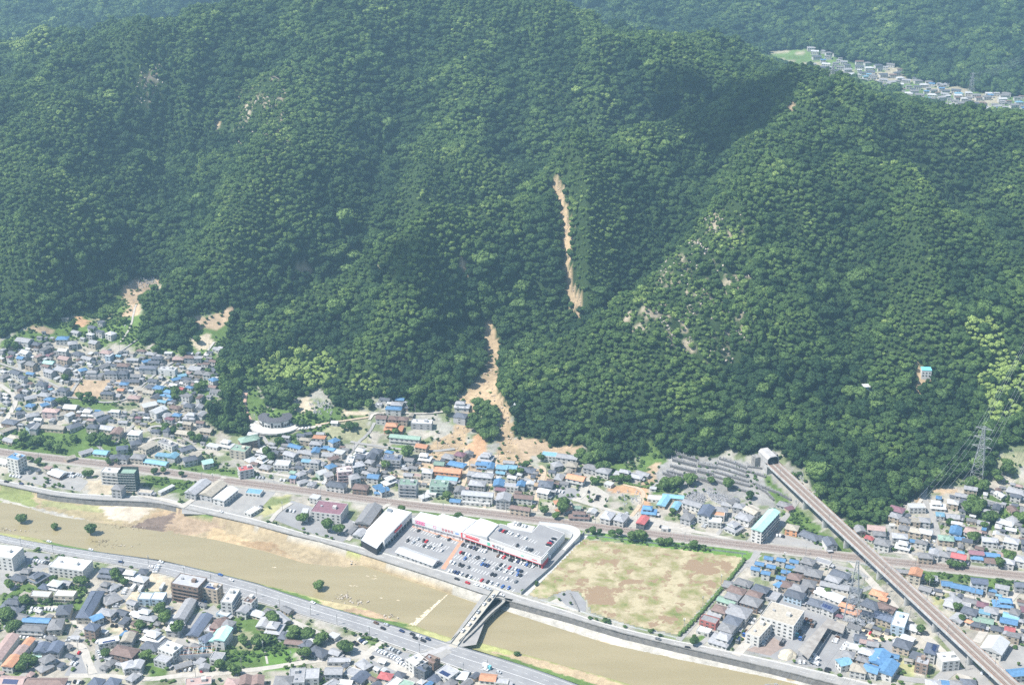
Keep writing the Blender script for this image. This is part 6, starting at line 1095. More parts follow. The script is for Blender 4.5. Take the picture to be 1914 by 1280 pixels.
# ---------------------------------------------------------------- cemetery terraces left of the tunnel
def P4(x, y): return x / 3.9875 + 1180, y / 3.9875 + 780
M_TERR = mat("dark_stone_wall", (.10, .10, .105), .95, (.16, .16, .16), scale=.8); M_STONE = mat("gravestone_granite", (.50, .50, .51), .6, (.32, .32, .33), scale=2)
TER = ["333 285;488 330", "305 325;482 372", "290 372;478 418", "262 412;468 462", "235 428;330 455;450 486", "498 362;626 385", "492 410;612 436", "485 460;580 490", "655 312;760 345;862 388", "645 345;750 378;856 415", "632 378;745 412;860 450", "620 412;740 448;872 486", "610 445;740 482;885 520", "604 475;700 505;800 540;895 572", "868 372;940 380;1000 392", "870 408;1000 450", "905 498;1000 535;1100 575;1190 622", "930 520;1000 560;1060 622", "575 545;700 600;780 620", "400 570;540 620"]
GST = []
for i, s in enumerate(TER):
    pts = [P4(*[float(v) for v in p.split()]) for p in s.split(";")]; ss = ";".join("%f %f" % p for p in pts)
    if i < 18: wallline("terrace_wall", ss, 2.6 if i < 8 else 1.7, .8, M_TERR, "", "terrace wall")["label"] = "dark stone terrace wall %s of the cemetery, %s from the top" % (("in the left block", "in the middle block", "in the right block", "in the far-right corner")[0 if i < 5 else 1 if i < 8 else 2 if i < 14 else 3], ("first", "second", "third", "fourth", "fifth", "sixth")[(i if i < 5 else i - 5 if i < 8 else i - 8 if i < 14 else i - 14)])
    w = resample([Vector((*hit(a, b), 0)) for a, b in pts], 1.5)
    for row in range(3 if i < 5 else 4 if i < 8 else 3 if i > 17 else 2):
        for p in w:
            if rnd.random() < .8: GST.append((p.x + rnd.uniform(-.2, .2), p.y + 1.6 + row * 1.7 + rnd.uniform(-.25, .25), rnd.uniform(.6, .95), i))
for s, n_ in (("400 600;470 540;560 600;540 640;430 640", 90), ("560 560;720 600;740 640;690 660;600 620", 80)):
    pl = wpoly(";".join("%f %f" % P4(*[float(v) for v in p.split()]) for p in s.split(";"))); xs = [p[0] for p in pl]; ys = [p[1] for p in pl]
    for _ in range(n_ * 4):
        x, y = rnd.uniform(min(xs), max(xs)), rnd.uniform(min(ys), max(ys))
        if inpoly(np.array([x]), np.array([y]), pl)[0]: GST.append((x, y, rnd.uniform(.9, 1.6), 30))
for cx, cy, sx, sy, n_ in ((600, 762, 22, 12, 70), (275, 530, 20, 10, 60), (720, 755, 16, 6, 22), (1490, 890, 12, 9, 34), (1175, 930, 22, 12, 34), (712, 1178, 0, 0, 0), (1680, 1215, 5, 6, 12)):
    for _ in range(n_):
        x, y = hit(cx + rnd.uniform(-sx, sx), cy + rnd.uniform(-sy, sy)); GST.append((x, y, rnd.uniform(.9, 1.5), 40))
def gs_mesh(h):
    mb = MB(); mb.box(-.55, .55, -.45, .45, -.3, .25); mb.box(-.35, .35, -.3, .3, .25, .5); mb.box(-.2, .2, -.17, .17, .5, .5 + h); return mesh("gravestone", mb.v, mb.f, [M_STONE])
_gm = [gs_mesh(h) for h in (.8, 1.1, 1.4)]
GST.sort(key=lambda g: g[1])
for i, (x, y, s, t) in enumerate(GST[:300]):
    lb = "grey granite gravestone in a row on the terraced cemetery left of the tunnel" if t < 30 else "grey gravestone in the lower graveyard below the cemetery terraces" if t == 30 else "grey gravestone in a small graveyard among the houses"
    obj("gravestone", _gm[i % 3], loc=(x, y, float(zat(x, y)) + (.9 if t < 18 else 0)), rz=rnd.uniform(-.4, -.2), label=lb, cat="gravestone", group="gravestones " + ("on the terraces" if t < 30 else "of the lower graveyard" if t == 30 else "among the houses")).scale = (s, s, s)
mb = MB()
for x, y, s, t in GST[300:]:
    z = float(zat(x, y)) + (.9 if t < 18 else 0); mb.box(-.5 * s, .5 * s, -.4 * s, .4 * s, z - .3, z + .4, 0, -.3, (x, y)); mb.box(-.2 * s, .2 * s, -.17 * s, .17 * s, z + .4, z + 1.7 * s, 0, -.3, (x, y))
mb.build("gravestones", M_STONE, kind="stuff")

# ---------------------------------------------------------------- pylons and wires
M_PYL = mat("pylon_steel", (.33, .35, .36), .6)
def pylon(px, py, H, W0, rz, label, dz=0, arms=3, r=.17):
    x, y = hit(px, py); z = float(zat(x, y)); root = obj("transmission_pylon", None, loc=(x, y, z), rz=rz, label=label, cat="pylon"); mb = MB(); w = lambda t: W0 / 2 * (1 - t) ** 1.15 + .8
    lv = [0, .16, .3, .42, .52, .61, .69, .77, .85, .93, 1.0]; cs = [(-1, -1), (1, -1), (1, 1), (-1, 1)]
    for a, b in zip(lv[:-1], lv[1:]):
        for i in range(4):
            c0, c1 = cs[i], cs[(i + 1) % 4]; wa, wb = w(a), w(b); p0, p1 = (c0[0] * wa, c0[1] * wa, a * H), (c0[0] * wb, c0[1] * wb, b * H); q0, q1 = (c1[0] * wa, c1[1] * wa, a * H), (c1[0] * wb, c1[1] * wb, b * H)
            mb.bar(p0, p1, r * 1.3); mb.bar(p0, q1, r * .7); mb.bar(q0, p1, r * .7); mb.bar(p1, q1, r * .7)
    mb.build("lattice_mast", M_PYL, root)
    tips = []
    for k in range(arms):
        t = .62 + k * (.34 / max(1, arms - 1)) if arms > 1 else .9; zz = t * H; Lx = W0 * (.62 - .06 * k) + 2; mb = MB()
        for s in (-1, 1):
            mb.bar((0, -w(t), zz), (s * Lx, 0, zz + .3), r); mb.bar((0, w(t), zz), (s * Lx, 0, zz + .3), r); mb.bar((0, 0, zz + 2.4), (s * Lx, 0, zz + .3), r * .8); mb.bar((s * Lx, 0, zz + .3), (s * Lx, 0, zz - 2.2), r * .8)
            ca, sa = math.cos(rz), math.sin(rz); tips.append(Vector((x + s * Lx * ca, y + s * Lx * sa, z + zz - 2.2)))
        mb.build("cross_arm", M_PYL, root)
    return tips
T1 = pylon(1826, 895, 52, 10, -.5, "grey lattice power pylon at the edge of the wood above the right-hand houses"); T2 = pylon(1590, 1168, 56, 11, -.4, "tall grey lattice power pylon in front of the viaduct"); T3 = pylon(1968, 600, 40, 8, -.6, "lattice pylon on the wooded slope beyond the right edge"); T4 = pylon(1815, 172, 34, 7, .3, "distant grey pylon standing over the far valley village")
T5 = pylon(1440, 1395, 50, 10, -.3, "lattice pylon of the foreground power line beyond the lower edge"); T6 = pylon(1555, 150, 20, 5, .2, "small distant pylon on the wooded ridge in front of the far valley"); T7 = pylon(2060, 60, 34, 7, .3, "farthest pylon on the hill above the distant valley")
M_WIRE = mat("power_cable", (.50, .52, .53), .6)
def wires(A, B, sag, label, r=.05):
    mb = MB()
    for a, b in zip(A, B):
        prev = a
        for k in range(1, 15):
            t = k / 14; q = a.lerp(b, t) - Vector((0, 0, sag * 4 * t * (1 - t))); mb.bar(prev, q, r, 3); prev = q
    mb.build("power_cables", M_WIRE, label=label, cat="power cables")
wires(T1, T3, 6, "six power cables rising from the right-hand pylon over the wooded slope", .07); wires(T2, T1, 9, "six power cables spanning from the viaduct pylon to the woodside pylon", .06); wires(T5, T2, 8, "six power cables running down from the viaduct pylon to the lower edge"); wires(T4, T7, 8, "thin power cables over the far valley hillside", .09)

# ---------------------------------------------------------------- vehicles
def car_meshes(L=4.3, W=1.72, H=1.48, van=False):
    prof = [(-.5, .30), (-.5, .62), (-.47, .86 if not van else .9), (.20 if not van else .36, .90), (.48, .74), (.5, .55), (.5, .28)]
    top = [(-.44, .88), (-.36, 1.0), (.06, 1.0), (.26, .88)] if not van else [(-.49, .88), (-.48, 1.0), (.2, 1.0), (.40, .86)]
    def ext(pts, w, zs=1.0):
        n = len(pts); v = [(x * L, s * w / 2, z * H) for s in (-1, 1) for x, z in pts]; f = [tuple(range(n)), tuple(range(2 * n - 1, n - 1, -1))] + [(i, n + i, n + (i + 1) % n, (i + 1) % n) for i in range(n)]; return v, f
    v, f = ext(prof[::-1], W); v2, f2 = ext([(x, z) for x, z in top][::-1], W * .88); k = len(v)
    body = (v, f); m2 = MB(); 
    for x in (-.31, .31):
        for s in (-1, 1): m2.bar((x * L, s * W * .36, .32), (x * L, s * W * .5, .32), .32, 10)
    # roof panel sits on the glasshouse
    rt = MB(); x0, x1 = top[1][0] * L, top[2][0] * L; rt.box(x0 - .05, x1 + .05, -W * .42, W * .42, H * 1.0, H * 1.0 + .04)
    return body, (v2, f2), (m2.v, m2.f), (rt.v, rt.f)
CARC = dict(white=(.74, .75, .76), silver=(.46, .48, .50), black=(.025, .025, .03), grey=(.16, .17, .18), red=(.50, .03, .04), blue=(.05, .13, .36), navy=(.03, .05, .13), brown=(.14, .08, .05), turquoise=(.2, .55, .6), yellow=(.8, .6, .05))
_cm = {}
M_TYRE = mat("tyre", (.03, .03, .03), .9); M_CGL = mat("car_glass", (.02, .025, .03), .15, spec=.6)
def carmesh(colr, van):
    if (colr, van) not in _cm:
        b, g, w, r = car_meshes(4.3 if not van else 3.6, 1.72 if not van else 1.5, 1.48 if not van else 1.85, van); m = mat("car_paint_" + colr, CARC[colr], .3, CARC[colr], spec=.5)
        k = len(b[0]); _cm[(colr, van)] = (mesh("car_body", b[0] + r[0], b[1] + [tuple(i + k for i in f) for f in r[1]], [m]), mesh("glass", g[0], g[1], [M_CGL]), mesh("wheels", w[0], w[1], [M_TYRE]))
    return _cm[(colr, van)]
CARS = []
def car(p, an, colr, where, van=None, z=.1):
    van = rnd.random() < .4 if van is None else van; b, g, w = carmesh(colr, van); o = obj("parked_car" if 'parked' in where or 'row' in where else "moving_car", b, loc=(p[0], p[1], z), rz=an); obj("window_glass", g, o); obj("wheels", w, o); CARS.append((o, colr, where, van, p)); return o
def wcol():
    return rnd.choices(["white", "silver", "black", "grey", "blue", "red", "navy", "brown"], [48, 18, 12, 9, 4, 2.5, 3, 2])[0]
u_ = (fc - fb2); ROWA = math.atan2(u_.y, u_.x); CA = ROWA + math.pi / 2
M_STALL = mat("stall_paint", (.75, .75, .73), .8); stall = MB()
def row(a, b, occ, where, z=0.0, seed=0, L=5.0, force=()):
    A_, B_ = EP(*a, z), EP(*b, z); n = int((B_ - A_).length / 2.7); d = (B_ - A_).normalized(); nn = Vector((-d.y, d.x, 0)); rr = random.Random(seed + 5); an = math.atan2(nn.y, nn.x)
    fs = {}
    for (x, y, c) in force: fs[int(round((EP(x, y, z) - A_).dot(d) / 2.7))] = c
    for k in range(n + 1):
        p = A_ + d * (k - .5) * 2.7; s0 = p - nn * L / 2; s1 = p + nn * L / 2; e = d * .2; zz = z + .09; stall.quad([(s0.x - e.x, s0.y - e.y, zz), (s0.x + e.x, s0.y + e.y, zz), (s1.x + e.x, s1.y + e.y, zz), (s1.x - e.x, s1.y - e.y, zz)])
        c = fs.get(k) or (wcol() if rr.random() < occ else None)
        if c and k < n: q = A_ + d * k * 2.7; car((q.x + nn.x * rr.uniform(-.3, .3), q.y + nn.y * rr.uniform(-.3, .3)), an + (math.pi if rr.random() < .5 else 0), c, where, z=z + .1)
row((140, 290), (605, 428), .10, "row along the west shopfront", seed=1, force=((215, 318, "black"), (395, 375, "grey"), (490, 400, "black")))
row((128, 375), (505, 475), .12, "second row of the west car park", seed=2, force=((285, 418, "red"), (430, 460, "white"), (490, 478, "silver"))); row((112, 412), (478, 515), .12, "third row of the west car park", seed=3, force=((120, 410, "black"), (262, 455, "black"), (330, 472, "grey"), (420, 500, "white")))
row((632, 448), (880, 525), .9, "row beside the main shopfront, west part", seed=4, force=((632, 448, "black"), (655, 455, "grey"), (705, 468, "black"), (745, 480, "navy"))); row((965, 552), (1335, 668), .9, "row beside the main shopfront, east part", seed=5, force=((970, 552, "brown"), (1075, 585, "black")))
row((612, 522), (1262, 722), .42, "second row of the main car park", seed=6, force=((615, 522, "red"), (635, 530, "black"), (760, 570, "black"), (985, 636, "black"), (1080, 664, "red"), (1185, 698, "black"))); row((572, 556), (1225, 755), .40, "third row of the main car park", seed=7, force=((825, 632, "blue"), (850, 640, "navy"), (880, 650, "navy"), (1140, 735, "blue"), (1205, 750, "black")))
row((520, 612), (1160, 802), .26, "fourth row of the main car park", seed=8, force=((600, 636, "black"), (620, 642, "black"), (690, 662, "grey"), (915, 730, "black"), (935, 736, "black"), (1125, 792, "grey"))); row((505, 690), (1145, 882), .40, "row nearest the river road", seed=9, force=((680, 743, "black"), (805, 780, "red"), (1005, 840, "blue"), (1055, 856, "blue")))
row((960, 302), (1330, 420), .28, "upper row of the rooftop car park", z=7.5, seed=10, force=((975, 305, "navy"), (1000, 315, "red"), (1050, 330, "black"))); row((1115, 448), (1370, 530), .35, "front row of the rooftop car park", z=7.5, seed=11, force=((1130, 452, "black"), (1290, 500, "black")))
row((1435, 450), (1520, 355), .6, "right edge row of the rooftop car park", z=7.5, seed=12, force=((1440, 445, "black"), (1460, 425, "navy"))); row((1115, 246), (1275, 290), .8, "back corner row of the rooftop car park", z=7.72, seed=13)
row((20, 330), (70, 230), .1, "row beside the long white store", seed=14)
stall.build("stall_lines", M_STALL, kind="structure")
lot("red_walkway", "824 1062;858 1013;863 1014;832 1064", M_REDPAVE, .10); lot("shop_apron", "770 984;863 1014;868 1011;775 980", M_REDPAVE, .102)
def rcar(px, py, tx, ty, c, where, van=False, z=.1):
    a, b = P(px, py), P(px + tx, py + ty); car((a.x, a.y), math.atan2(b.y - a.y, b.x - a.x), c, where, van, z)
for s in """92 1013 10 2 white;170 1028 10 2 white;226 1051 -10 -2 navy;283 1060 -10 -2 white;301 1051 10 2.5 white;412 1075 10 3 blue;432 1085 10 3 white;585 1127 10 4 white;703 1165 10 4 brown;722 1168 -10 -4 silver;716 1175 10 4 black;751 1180 10 4 navy;771 1186 10 4 black;783 1190 10 4 white;776 1193 10 4 black;791 1198 10 4 black;800 1195 10 4 navy;908 1252 10 4 white;932 1257 10 4 orange"""[:-0 or None].split(";"):
    q = s.split(); rcar(float(q[0]), float(q[1]), float(q[2]), float(q[3]), q[4] if q[4] != 'orange' else 'silver', "driving on the wide southern road")
for s in "854 1083 10 3.5 black;874 1090 10 3.5 red;890 1094 10 3.5 white;902 1097 10 3.5 white;913 1102 10 3.5 silver;938 1113 10 3 white;1285 1211 10 1.5 black;40 905 -10 -2 navy;12 901 10 2 black;413 957 10 3 white;1230 1195 10 3 grey".split(";"):
    q = s.split(); rcar(float(q[0]), float(q[1]), float(q[2]), float(q[3]), q[4], "driving on the northern river road")
for px, py, c in ((922, 1115, "silver"), (914, 1122, "grey"), (905, 1130, "white"), (894, 1145, "silver"), (885, 1157, "white"), (877, 1168, "white"), (865, 1180, "white")): rcar(px, py, -8, 9, c, "driving over the river bridge", z=.38)
PK = """390 965 9 white 2.6 10 2;60 1047 9 . 2.6 10 2;130 885 7 white 2.6 10 2;120 888 5 white 2.6 10 2;470 960 6 white 2.6 9 -6;537 955 3 black 3 10 1;495 1262 0 . 0 0 0;290 1070 4 white 3 4 -9;662 1202 2 black 3 8 5;672 1196 3 white 3 9 5;1040 918 3 white 3 10 2;1100 920 1 black 3 10 1;1115 935 3 black 3.4 4 -8;1395 985 7 white 2.6 9 -11;1440 995 6 silver 2.6 9 -11;1452 1002 3 white 2.6 10 1;
58 1145 1 white 3 10 2;60 1138 8 white 2.7 10 .5;33 1190 4 white 2.8 10 1;78 1190 4 white 3 10 1;128 1198 2 silver 3 4 -8;210 1170 2 black 3 10 1;233 1178 2 black 3 10 -3;230 1110 3 white 3 5 -9;215 1135 3 silver 3 5 -9;135 1240 2 white 3 10 2;148 1221 1 red 3 10 1;182 1200 4 white 2.8 10 .6;186 1218 4 silver 2.8 3 8;140 1275 3 black 2.8 10 1;277 1228 1 white 3 10 2;330 1252 4 . 3.2 10 0;378 1124 2 blue 3 10 2;377 1254 1 red 3 10 0;
695 1230 1 black 3 8 5;705 1215 4 white 2.7 9 4;728 1225 5 white 2.7 9 4;745 1238 5 white 2.7 9 4;730 1213 4 silver 2.7 9 4;1404 1165 3 white 2.8 5 -8;1430 1195 3 white 3 5 -8;1425 1205 2 silver 3 5 -8;1495 1238 2 white 3 10 1;1515 1232 2 white 2.8 10 1;1560 1200 4 white 3 5 -8;1575 1215 4 white 3 5 -8;1618 1182 2 black 3.4 10 3;1672 1200 2 white 3 10 3;1725 1012 4 white 3 10 0;1545 1255 2 black 3 5 -8;1850 1250 5 grey 3 10 2;1835 1258 3 white 3 10 3;1775 965 1 black 3 10 2;1425 1160 3 silver 3 5 -8;
525 898 5 . 3.4 10 .6;480 893 3 silver 3 10 .6;605 905 6 white 2.8 5 -8;740 890 1 black 3 10 0;1160 968 4 white 3 9 -6;1290 982 5 white 2.8 8 -7;1315 985 4 silver 2.8 8 -7;1370 990 6 white 2.8 8 -7;1235 985 1 black 3 10 2;830 870 3 white 3 10 1;1000 900 3 silver 3 10 1;1015 915 4 white 3 10 1;690 940 0 . 0 0 0;520 798 6 white 3 10 -2;560 803 4 white 3 10 -2;20 890 4 white 3 10 1;150 700 3 white 3 10 2;170 810 3 white 3 10 2;60 730 3 silver 3 10 2;320 725 5 white 3 10 1;290 865 3 white 3 10 2;615 985 5 white 2.8 6 -7"""
for s in PK.replace("\n", "").split(";"):
    q = s.split(); px, py, n_ = float(q[0]), float(q[1]), int(q[2])
    if not n_: continue
    p0 = Vector((*hit(px, py), 0)); p1 = Vector((*hit(px + float(q[5]), py + float(q[6])), 0)); d = (p1 - p0).normalized(); an = math.atan2(d.y, d.x) + math.pi / 2
    for k in range(n_):
        c = q[3] if q[3] != '.' and (k == 0 or rnd.random() < .6) else wcol(); p = p0 + d * (k * float(q[4])); car((p.x, p.y), an + rnd.uniform(-.05, .05), c, "parked", z=float(zat(p.x, p.y)) + .1); CARS[-1] = CARS[-1][:2] + ("parked@%f@%f" % (px, py),) + CARS[-1][3:]
# lorries of the yard
def lorry(px, py, tx, ty, cab, bed, label, L=8.0, box=False):
    a, b = Vector((*hit(px, py), 0)), Vector((*hit(px + tx, py + ty), 0)); an = math.atan2(b.y - a.y, b.x - a.x); r = obj("lorry", None, loc=(a.x, a.y, float(zat(a.x, a.y)) + .1), rz=an, label=label, cat="lorry")
    mb = MB(); mb.box(L / 2 - 2, L / 2, -1.15, 1.15, .5, 2.8); mb.build("cab", mat("cab_" + cab, CARC.get(cab, (.1, .35, .6)), .4), r); mb = MB(); mb.box(L / 2 - .5, L / 2 + .03, -1.0, 1.0, 1.7, 2.5); mb.build("windscreen", M_CGL, r)
    mb = MB()
    if box: mb.box(-L / 2, L / 2 - 2.2, -1.2, 1.2, .9, 3.3)
    else: mb.box(-L / 2, L / 2 - 2.2, -1.2, 1.2, .9, 1.1); mb.box(-L / 2, L / 2 - 2.2, -1.2, -1.1, 1.1, 1.9); mb.box(-L / 2, L / 2 - 2.2, 1.1, 1.2, 1.1, 1.9); mb.box(-L / 2, -L / 2 + .1, -1.1, 1.1, 1.1, 1.9)
    mb.build("cargo_box" if box else "flat_bed", mat("bed_" + bed, CARC.get(bed, (.3, .2, .14)), .7), r)
    for x in (-L * .33, -L * .2, L * .36):
        for s in (-1, 1): mb = MB(); mb.bar((x, s * .8, .5), (x, s * 1.18, .5), .5, 10); mb.build("wheel", M_TYRE, r)
for a in ((1393, 1185, -5, 8, "blue", "brown", "blue-cabbed tipper lorry beside the long pale factory"), (1380, 1198, -5, 8, "grey", "navy", "grey lorry parked nearest the road gate of the pale factory yard"), (1485, 1170, -5, 8, "blue", "grey", "blue-cabbed lorry against the wall of the big white factory"), (1505, 1162, -5, 8, "navy", "brown", "dark lorry in the back row of the truck yard, left"), (1513, 1165, -5, 8, "grey", "brown", "grey lorry in the back row of the truck yard, middle"),
    (1520, 1168, -5, 8, "brown", "grey", "brown lorry in the back row of the truck yard, right"), (1492, 1185, -5, 8, "turquoise", "brown", "turquoise-cabbed lorry in the middle of the truck yard"), (1498, 1192, -5, 8, "blue", "grey", "blue lorry behind the turquoise-cabbed one"), (1462, 1202, -5, 8, "black", "grey", "long black flatbed lorry on the brown yard"), (1525, 1230, 4, 5, "white", "white", "white crane lorry beside the gravel heap"), (1540, 1195, -5, 8, "brown", "grey", "brown mixer lorry under the canopy edge"), (1521, 1240, 10, 4, "white", "silver", "white lorry near the gate of the truck yard")): lorry(*a)
lorry(1056, 1268, 10, 4, "black", "silver", "large box lorry at the bottom edge of the southern road", 11, True); lorry(910, 1248, 10, 4, "turquoise", "white", "white box lorry with turquoise cab on the southern road", 7, True); lorry(1024, 1042, -4, -5, "white", "white", "white delivery lorry at the right end of the shopping centre", 6, True); lorry(265, 1102, 8, -11, "white", "white", "first white container lorry on the sandy lot", 9, True); lorry(251, 1100, 8, -11, "silver", "white", "second white container lorry on the sandy lot", 9, True); lorry(304, 1100, 6, -11, "white", "silver", "third white container lorry on the sandy lot, rightmost", 9, True)
# ---------------------------------------------------------------- labels by landmark
LAND = [(515, 790, "near the round hall"), (735, 793, "near the orange temple roof"), (865, 775, "beside the landslide"), (930, 870, "at the foot of the landslide"), (905, 948, "near the long warehouse beside the railway"), (1245, 945, "near the sky-blue U-shaped sheds"), (1435, 965, "near the mint-green roofed block"),
 (1290, 930, "below the cemetery"), (1090, 930, "near the gravel car park"), (800, 905, "between the railway and the landslide"), (655, 870, "around the white stepped apartments"), (440, 870, "near the maroon-roofed hall above the railway"), (1445, 1075, "in the estate of small blue roofs"), (1375, 1160, "along the lane east of the empty field"), (1460, 1150, "near the big pale factory"),
 (1545, 1100, "near the tall power pylon"), (1570, 1180, "by the truck yard"), (1640, 1120, "in front of the viaduct's middle"), (1680, 1220, "right of the truck yard"), (1600, 1235, "at the river-road end of the truck yard"), (1640, 990, "in the street behind the viaduct"), (1740, 960, "along the narrow road below the wood"), (1740, 1030, "above the railway behind the viaduct"), (1860, 965, "near the big trees at the right edge"),
 (1870, 1030, "above the railway at the right edge"), (1790, 1090, "right of the viaduct below the railway"), (1850, 1140, "near the bright green roof"), (1885, 1210, "near the white barn"), (40, 740, "at the left edge of the hillside village"), (165, 715, "around the sandy clearing"), (100, 650, "at the top of the hillside village"), (200, 660, "in the upper hillside village"), (290, 680, "in the middle of the hillside village"), (370, 720, "beside the wooded tongue"),
 (60, 800, "lower left in the hillside village"), (200, 790, "in the lower hillside village"), (250, 835, "just above the railway in the village"), (350, 815, "by the curving village road"), (60, 890, "between railway and river at far left"), (230, 900, "near the scaffolded building"), (410, 935, "beside the riverside lot left of the field patch"), (590, 970, "around the maroon-roofed factory"), (740, 1000, "near the white store"),
 (50, 1060, "at the bottom-left car park"), (200, 1075, "below the southern road at left"), (60, 1130, "near the twin white apartment blocks"), (170, 1140, "around the long navy-roofed block"), (270, 1100, "by the container lorries"), (355, 1100, "near the brown five-storey block"), (90, 1190, "at the orange roofs, bottom left"), (190, 1200, "along the bottom-left street"), (300, 1180, "in the gardens, bottom left"), (380, 1170, "beside the long navy workshop"), (360, 1240, "at the steel frame building"),
 (240, 1250, "by the bottom-left car rows"), (450, 1120, "along the southern road near the white flats"), (520, 1160, "among the kitchen garden trees"), (600, 1205, "in the leafy block below the southern road"), (430, 1240, "beside the vegetable plot"), (570, 1262, "at the lower edge by the grass plot"), (690, 1225, "beside the car park below the road"), (790, 1240, "at the road junction"), (890, 1265, "at the lower edge right of the junction"), (1000, 1100, "by the shopping centre"), (1540, 940, "right of the tunnel mouth"), (1830, 905, "by the woodside pylon")]
def place(px, py): return min(LAND, key=lambda l: (l[0] - px) ** 2 + ((l[1] - py) * 1.7) ** 2)[2]
ORD = ["leftmost", "second from the left", "third from the left", "fourth from the left", "fifth from the left", "sixth from the left", "seventh from the left", "eighth from the left", "ninth from the left", "tenth from the left"]
RT = dict(h='hip-roofed', g='gable-roofed', f='flat-roofed', j='two-tier roofed', k='two-tier roofed', s='lean-to roofed')
for b in BUILT: b['app'] = b['L'] * (b['W'] + 2) / (proj(b['x'], b['y'], 0)[2] ** 2)
houses = sorted([b for b in BUILT if b['what'] == 'house'], key=lambda b: -b['app'])
KEEP, REST = houses[:298], houses[298:]
for b in REST:
    for c in list(b['o'].children_recursive): bpy.data.objects.remove(c)
    bpy.data.objects.remove(b['o']); b['o'] = None
def assign(group):
    """unique labels: roof colour and shape, wall colour, storeys, then the order from the left"""
    def w(b, lvl):
        t = "%s %s" % (RN[b['rc']], RT[b['typ']])
        if b['what'] == 'house' and lvl > 1: t += {1: ' one-storey', 2: ' two-storey', 3: ' three-storey'}.get(b['st'], '')
        t += " " + b['what']
        if lvl > 0: t += " with %s walls" % WN[b['wc']]
        return t
    todo = {}
    for b in group: b['pl'] = place(b['px'], b['py']); todo.setdefault((w(b, 0), b['pl']), []).append(b)
    for (t, pl), l in todo.items():
        if len(l) == 1: l[0]['lab'] = "%s %s" % (t, pl); continue
        sub = {}
        for b in l: sub.setdefault(w(b, 1), []).append(b)
        for t1, l1 in sub.items():
            l1.sort(key=lambda b: b['px'])
            for i, b in enumerate(l1): b['lab'] = "%s %s" % (t1, pl) + ("" if len(l1) == 1 else ", " + (ORD[i] if i < len(l1) - 1 or len(l1) == 2 and i == 0 else "rightmost"))
    for b in group:
        ws = b['lab'].split()
        if len(ws) > 16: b['lab'] = b['lab'].replace(" of the hillside", " of hillside").replace(" in the middle", " amid").replace(" above the", " above").replace(" with ", ", ").replace(" walls", "-walled")
        b['o']['label'] = b['lab']; b['o']['category'] = b['what']
        b['o']['group'] = {'house': 'houses of the town', 'apartment building': 'apartment buildings', 'warehouse': 'warehouses', 'shed': 'small sheds', 'commercial building': 'commercial buildings'}[b['what']]
assign([b for b in BUILT if b['o'] is not None])
# ---------------------------------------------------------------- the remaining small houses, too many to single out
rs = random.Random(99); SMX = {}; smb = MB(); SML = []
def sidx(m):
    if m.name not in SMX: SMX[m.name] = len(SML); SML.append(m)
    return SMX[m.name]
def smallhouse(x, y, L, W, typ, rc, wc, st, rz):
    z = float(zat(x, y)) - .3; H = z + st * 2.8 + .4; c, s = math.cos(rz), math.sin(rz); rise = W * .24 if typ != 'f' else 0; iw, ir, ig = sidx(wallmat(wc)), sidx(roofmat(rc)), sidx(M_DARK)
    T = lambda p: (x + p[0] * c - p[1] * s, y + p[0] * s + p[1] * c, p[2])
    smb.box(-L / 2, L / 2, -W / 2, W / 2, z - 1, H, iw, rz, (x, y)); a, b = L / 2 + .5, W / 2 + .5
    if typ == 'f': smb.box(-a + .3, a - .3, -b + .3, b - .3, H + .01, H + .35, ir, rz, (x, y))
    else:
        r = a if typ == 'g' else max(.3, a - b); lo = [(-a, -b, H), (a, -b, H), (a, b, H), (-a, b, H)]; r1, r2 = (-r, 0, H + rise), (r, 0, H + rise)
        for q in ((lo[0], lo[1], r2, r1), (lo[2], lo[3], r1, r2), (lo[1], lo[2], r2), (lo[3], lo[0], r1), lo[::-1]): smb.quad([T((p[0], p[1], p[2] + .05)) for p in q], ir)
    for k in range(max(1, int(L / 3.5))):
        for t in range(st):
            u = (k + .5) / max(1, int(L / 3.5)) * L - L / 2
            for sg in (-1, 1):
                y0, y1 = sorted((sg * (W / 2 - .02), sg * (W / 2 + .05))); smb.box(u - .8, u + .8, y0, y1, z + 1.2 + t * 2.8, z + 2.4 + t * 2.8, ig, rz, (x, y))
for b in REST: smallhouse(b['x'], b['y'], b['L'], b['W'], {'j': 'h', 'k': 'g', 's': 'g'}.get(b['typ'], b['typ']), b['rc'], b['wc'], b['st'], b['rz'])
OCC = [(b['x'], b['y'], b['rad'] * .82) for b in BUILT] + [(p[4][0], p[4][1], 2.2) for p in CARS] + [(a, b, w + .5) for a, b, w in LANEPTS[::2]]
OCC = [o for o in OCC]; _cell = {}
def occadd(x, y, r): _cell.setdefault((int(x // 20), int(y // 20)), []).append((x, y, r))
for o in OCC: occadd(*o)
def free(x, y, r):
    i, j = int(x // 20), int(y // 20)
    for a in range(i - 1, i + 2):
        for b in range(j - 1, j + 2):
            for (u, v, q) in _cell.get((a, b), ()):
                if (u - x) ** 2 + (v - y) ** 2 < (r + q) ** 2: return False
    return True
for _rp_ in rc: occadd(_rp_.x, _rp_.y, 9)
for k in range(60): q = V0 + vdir * (VL * k / 60); occadd(q.x, q.y, 8)
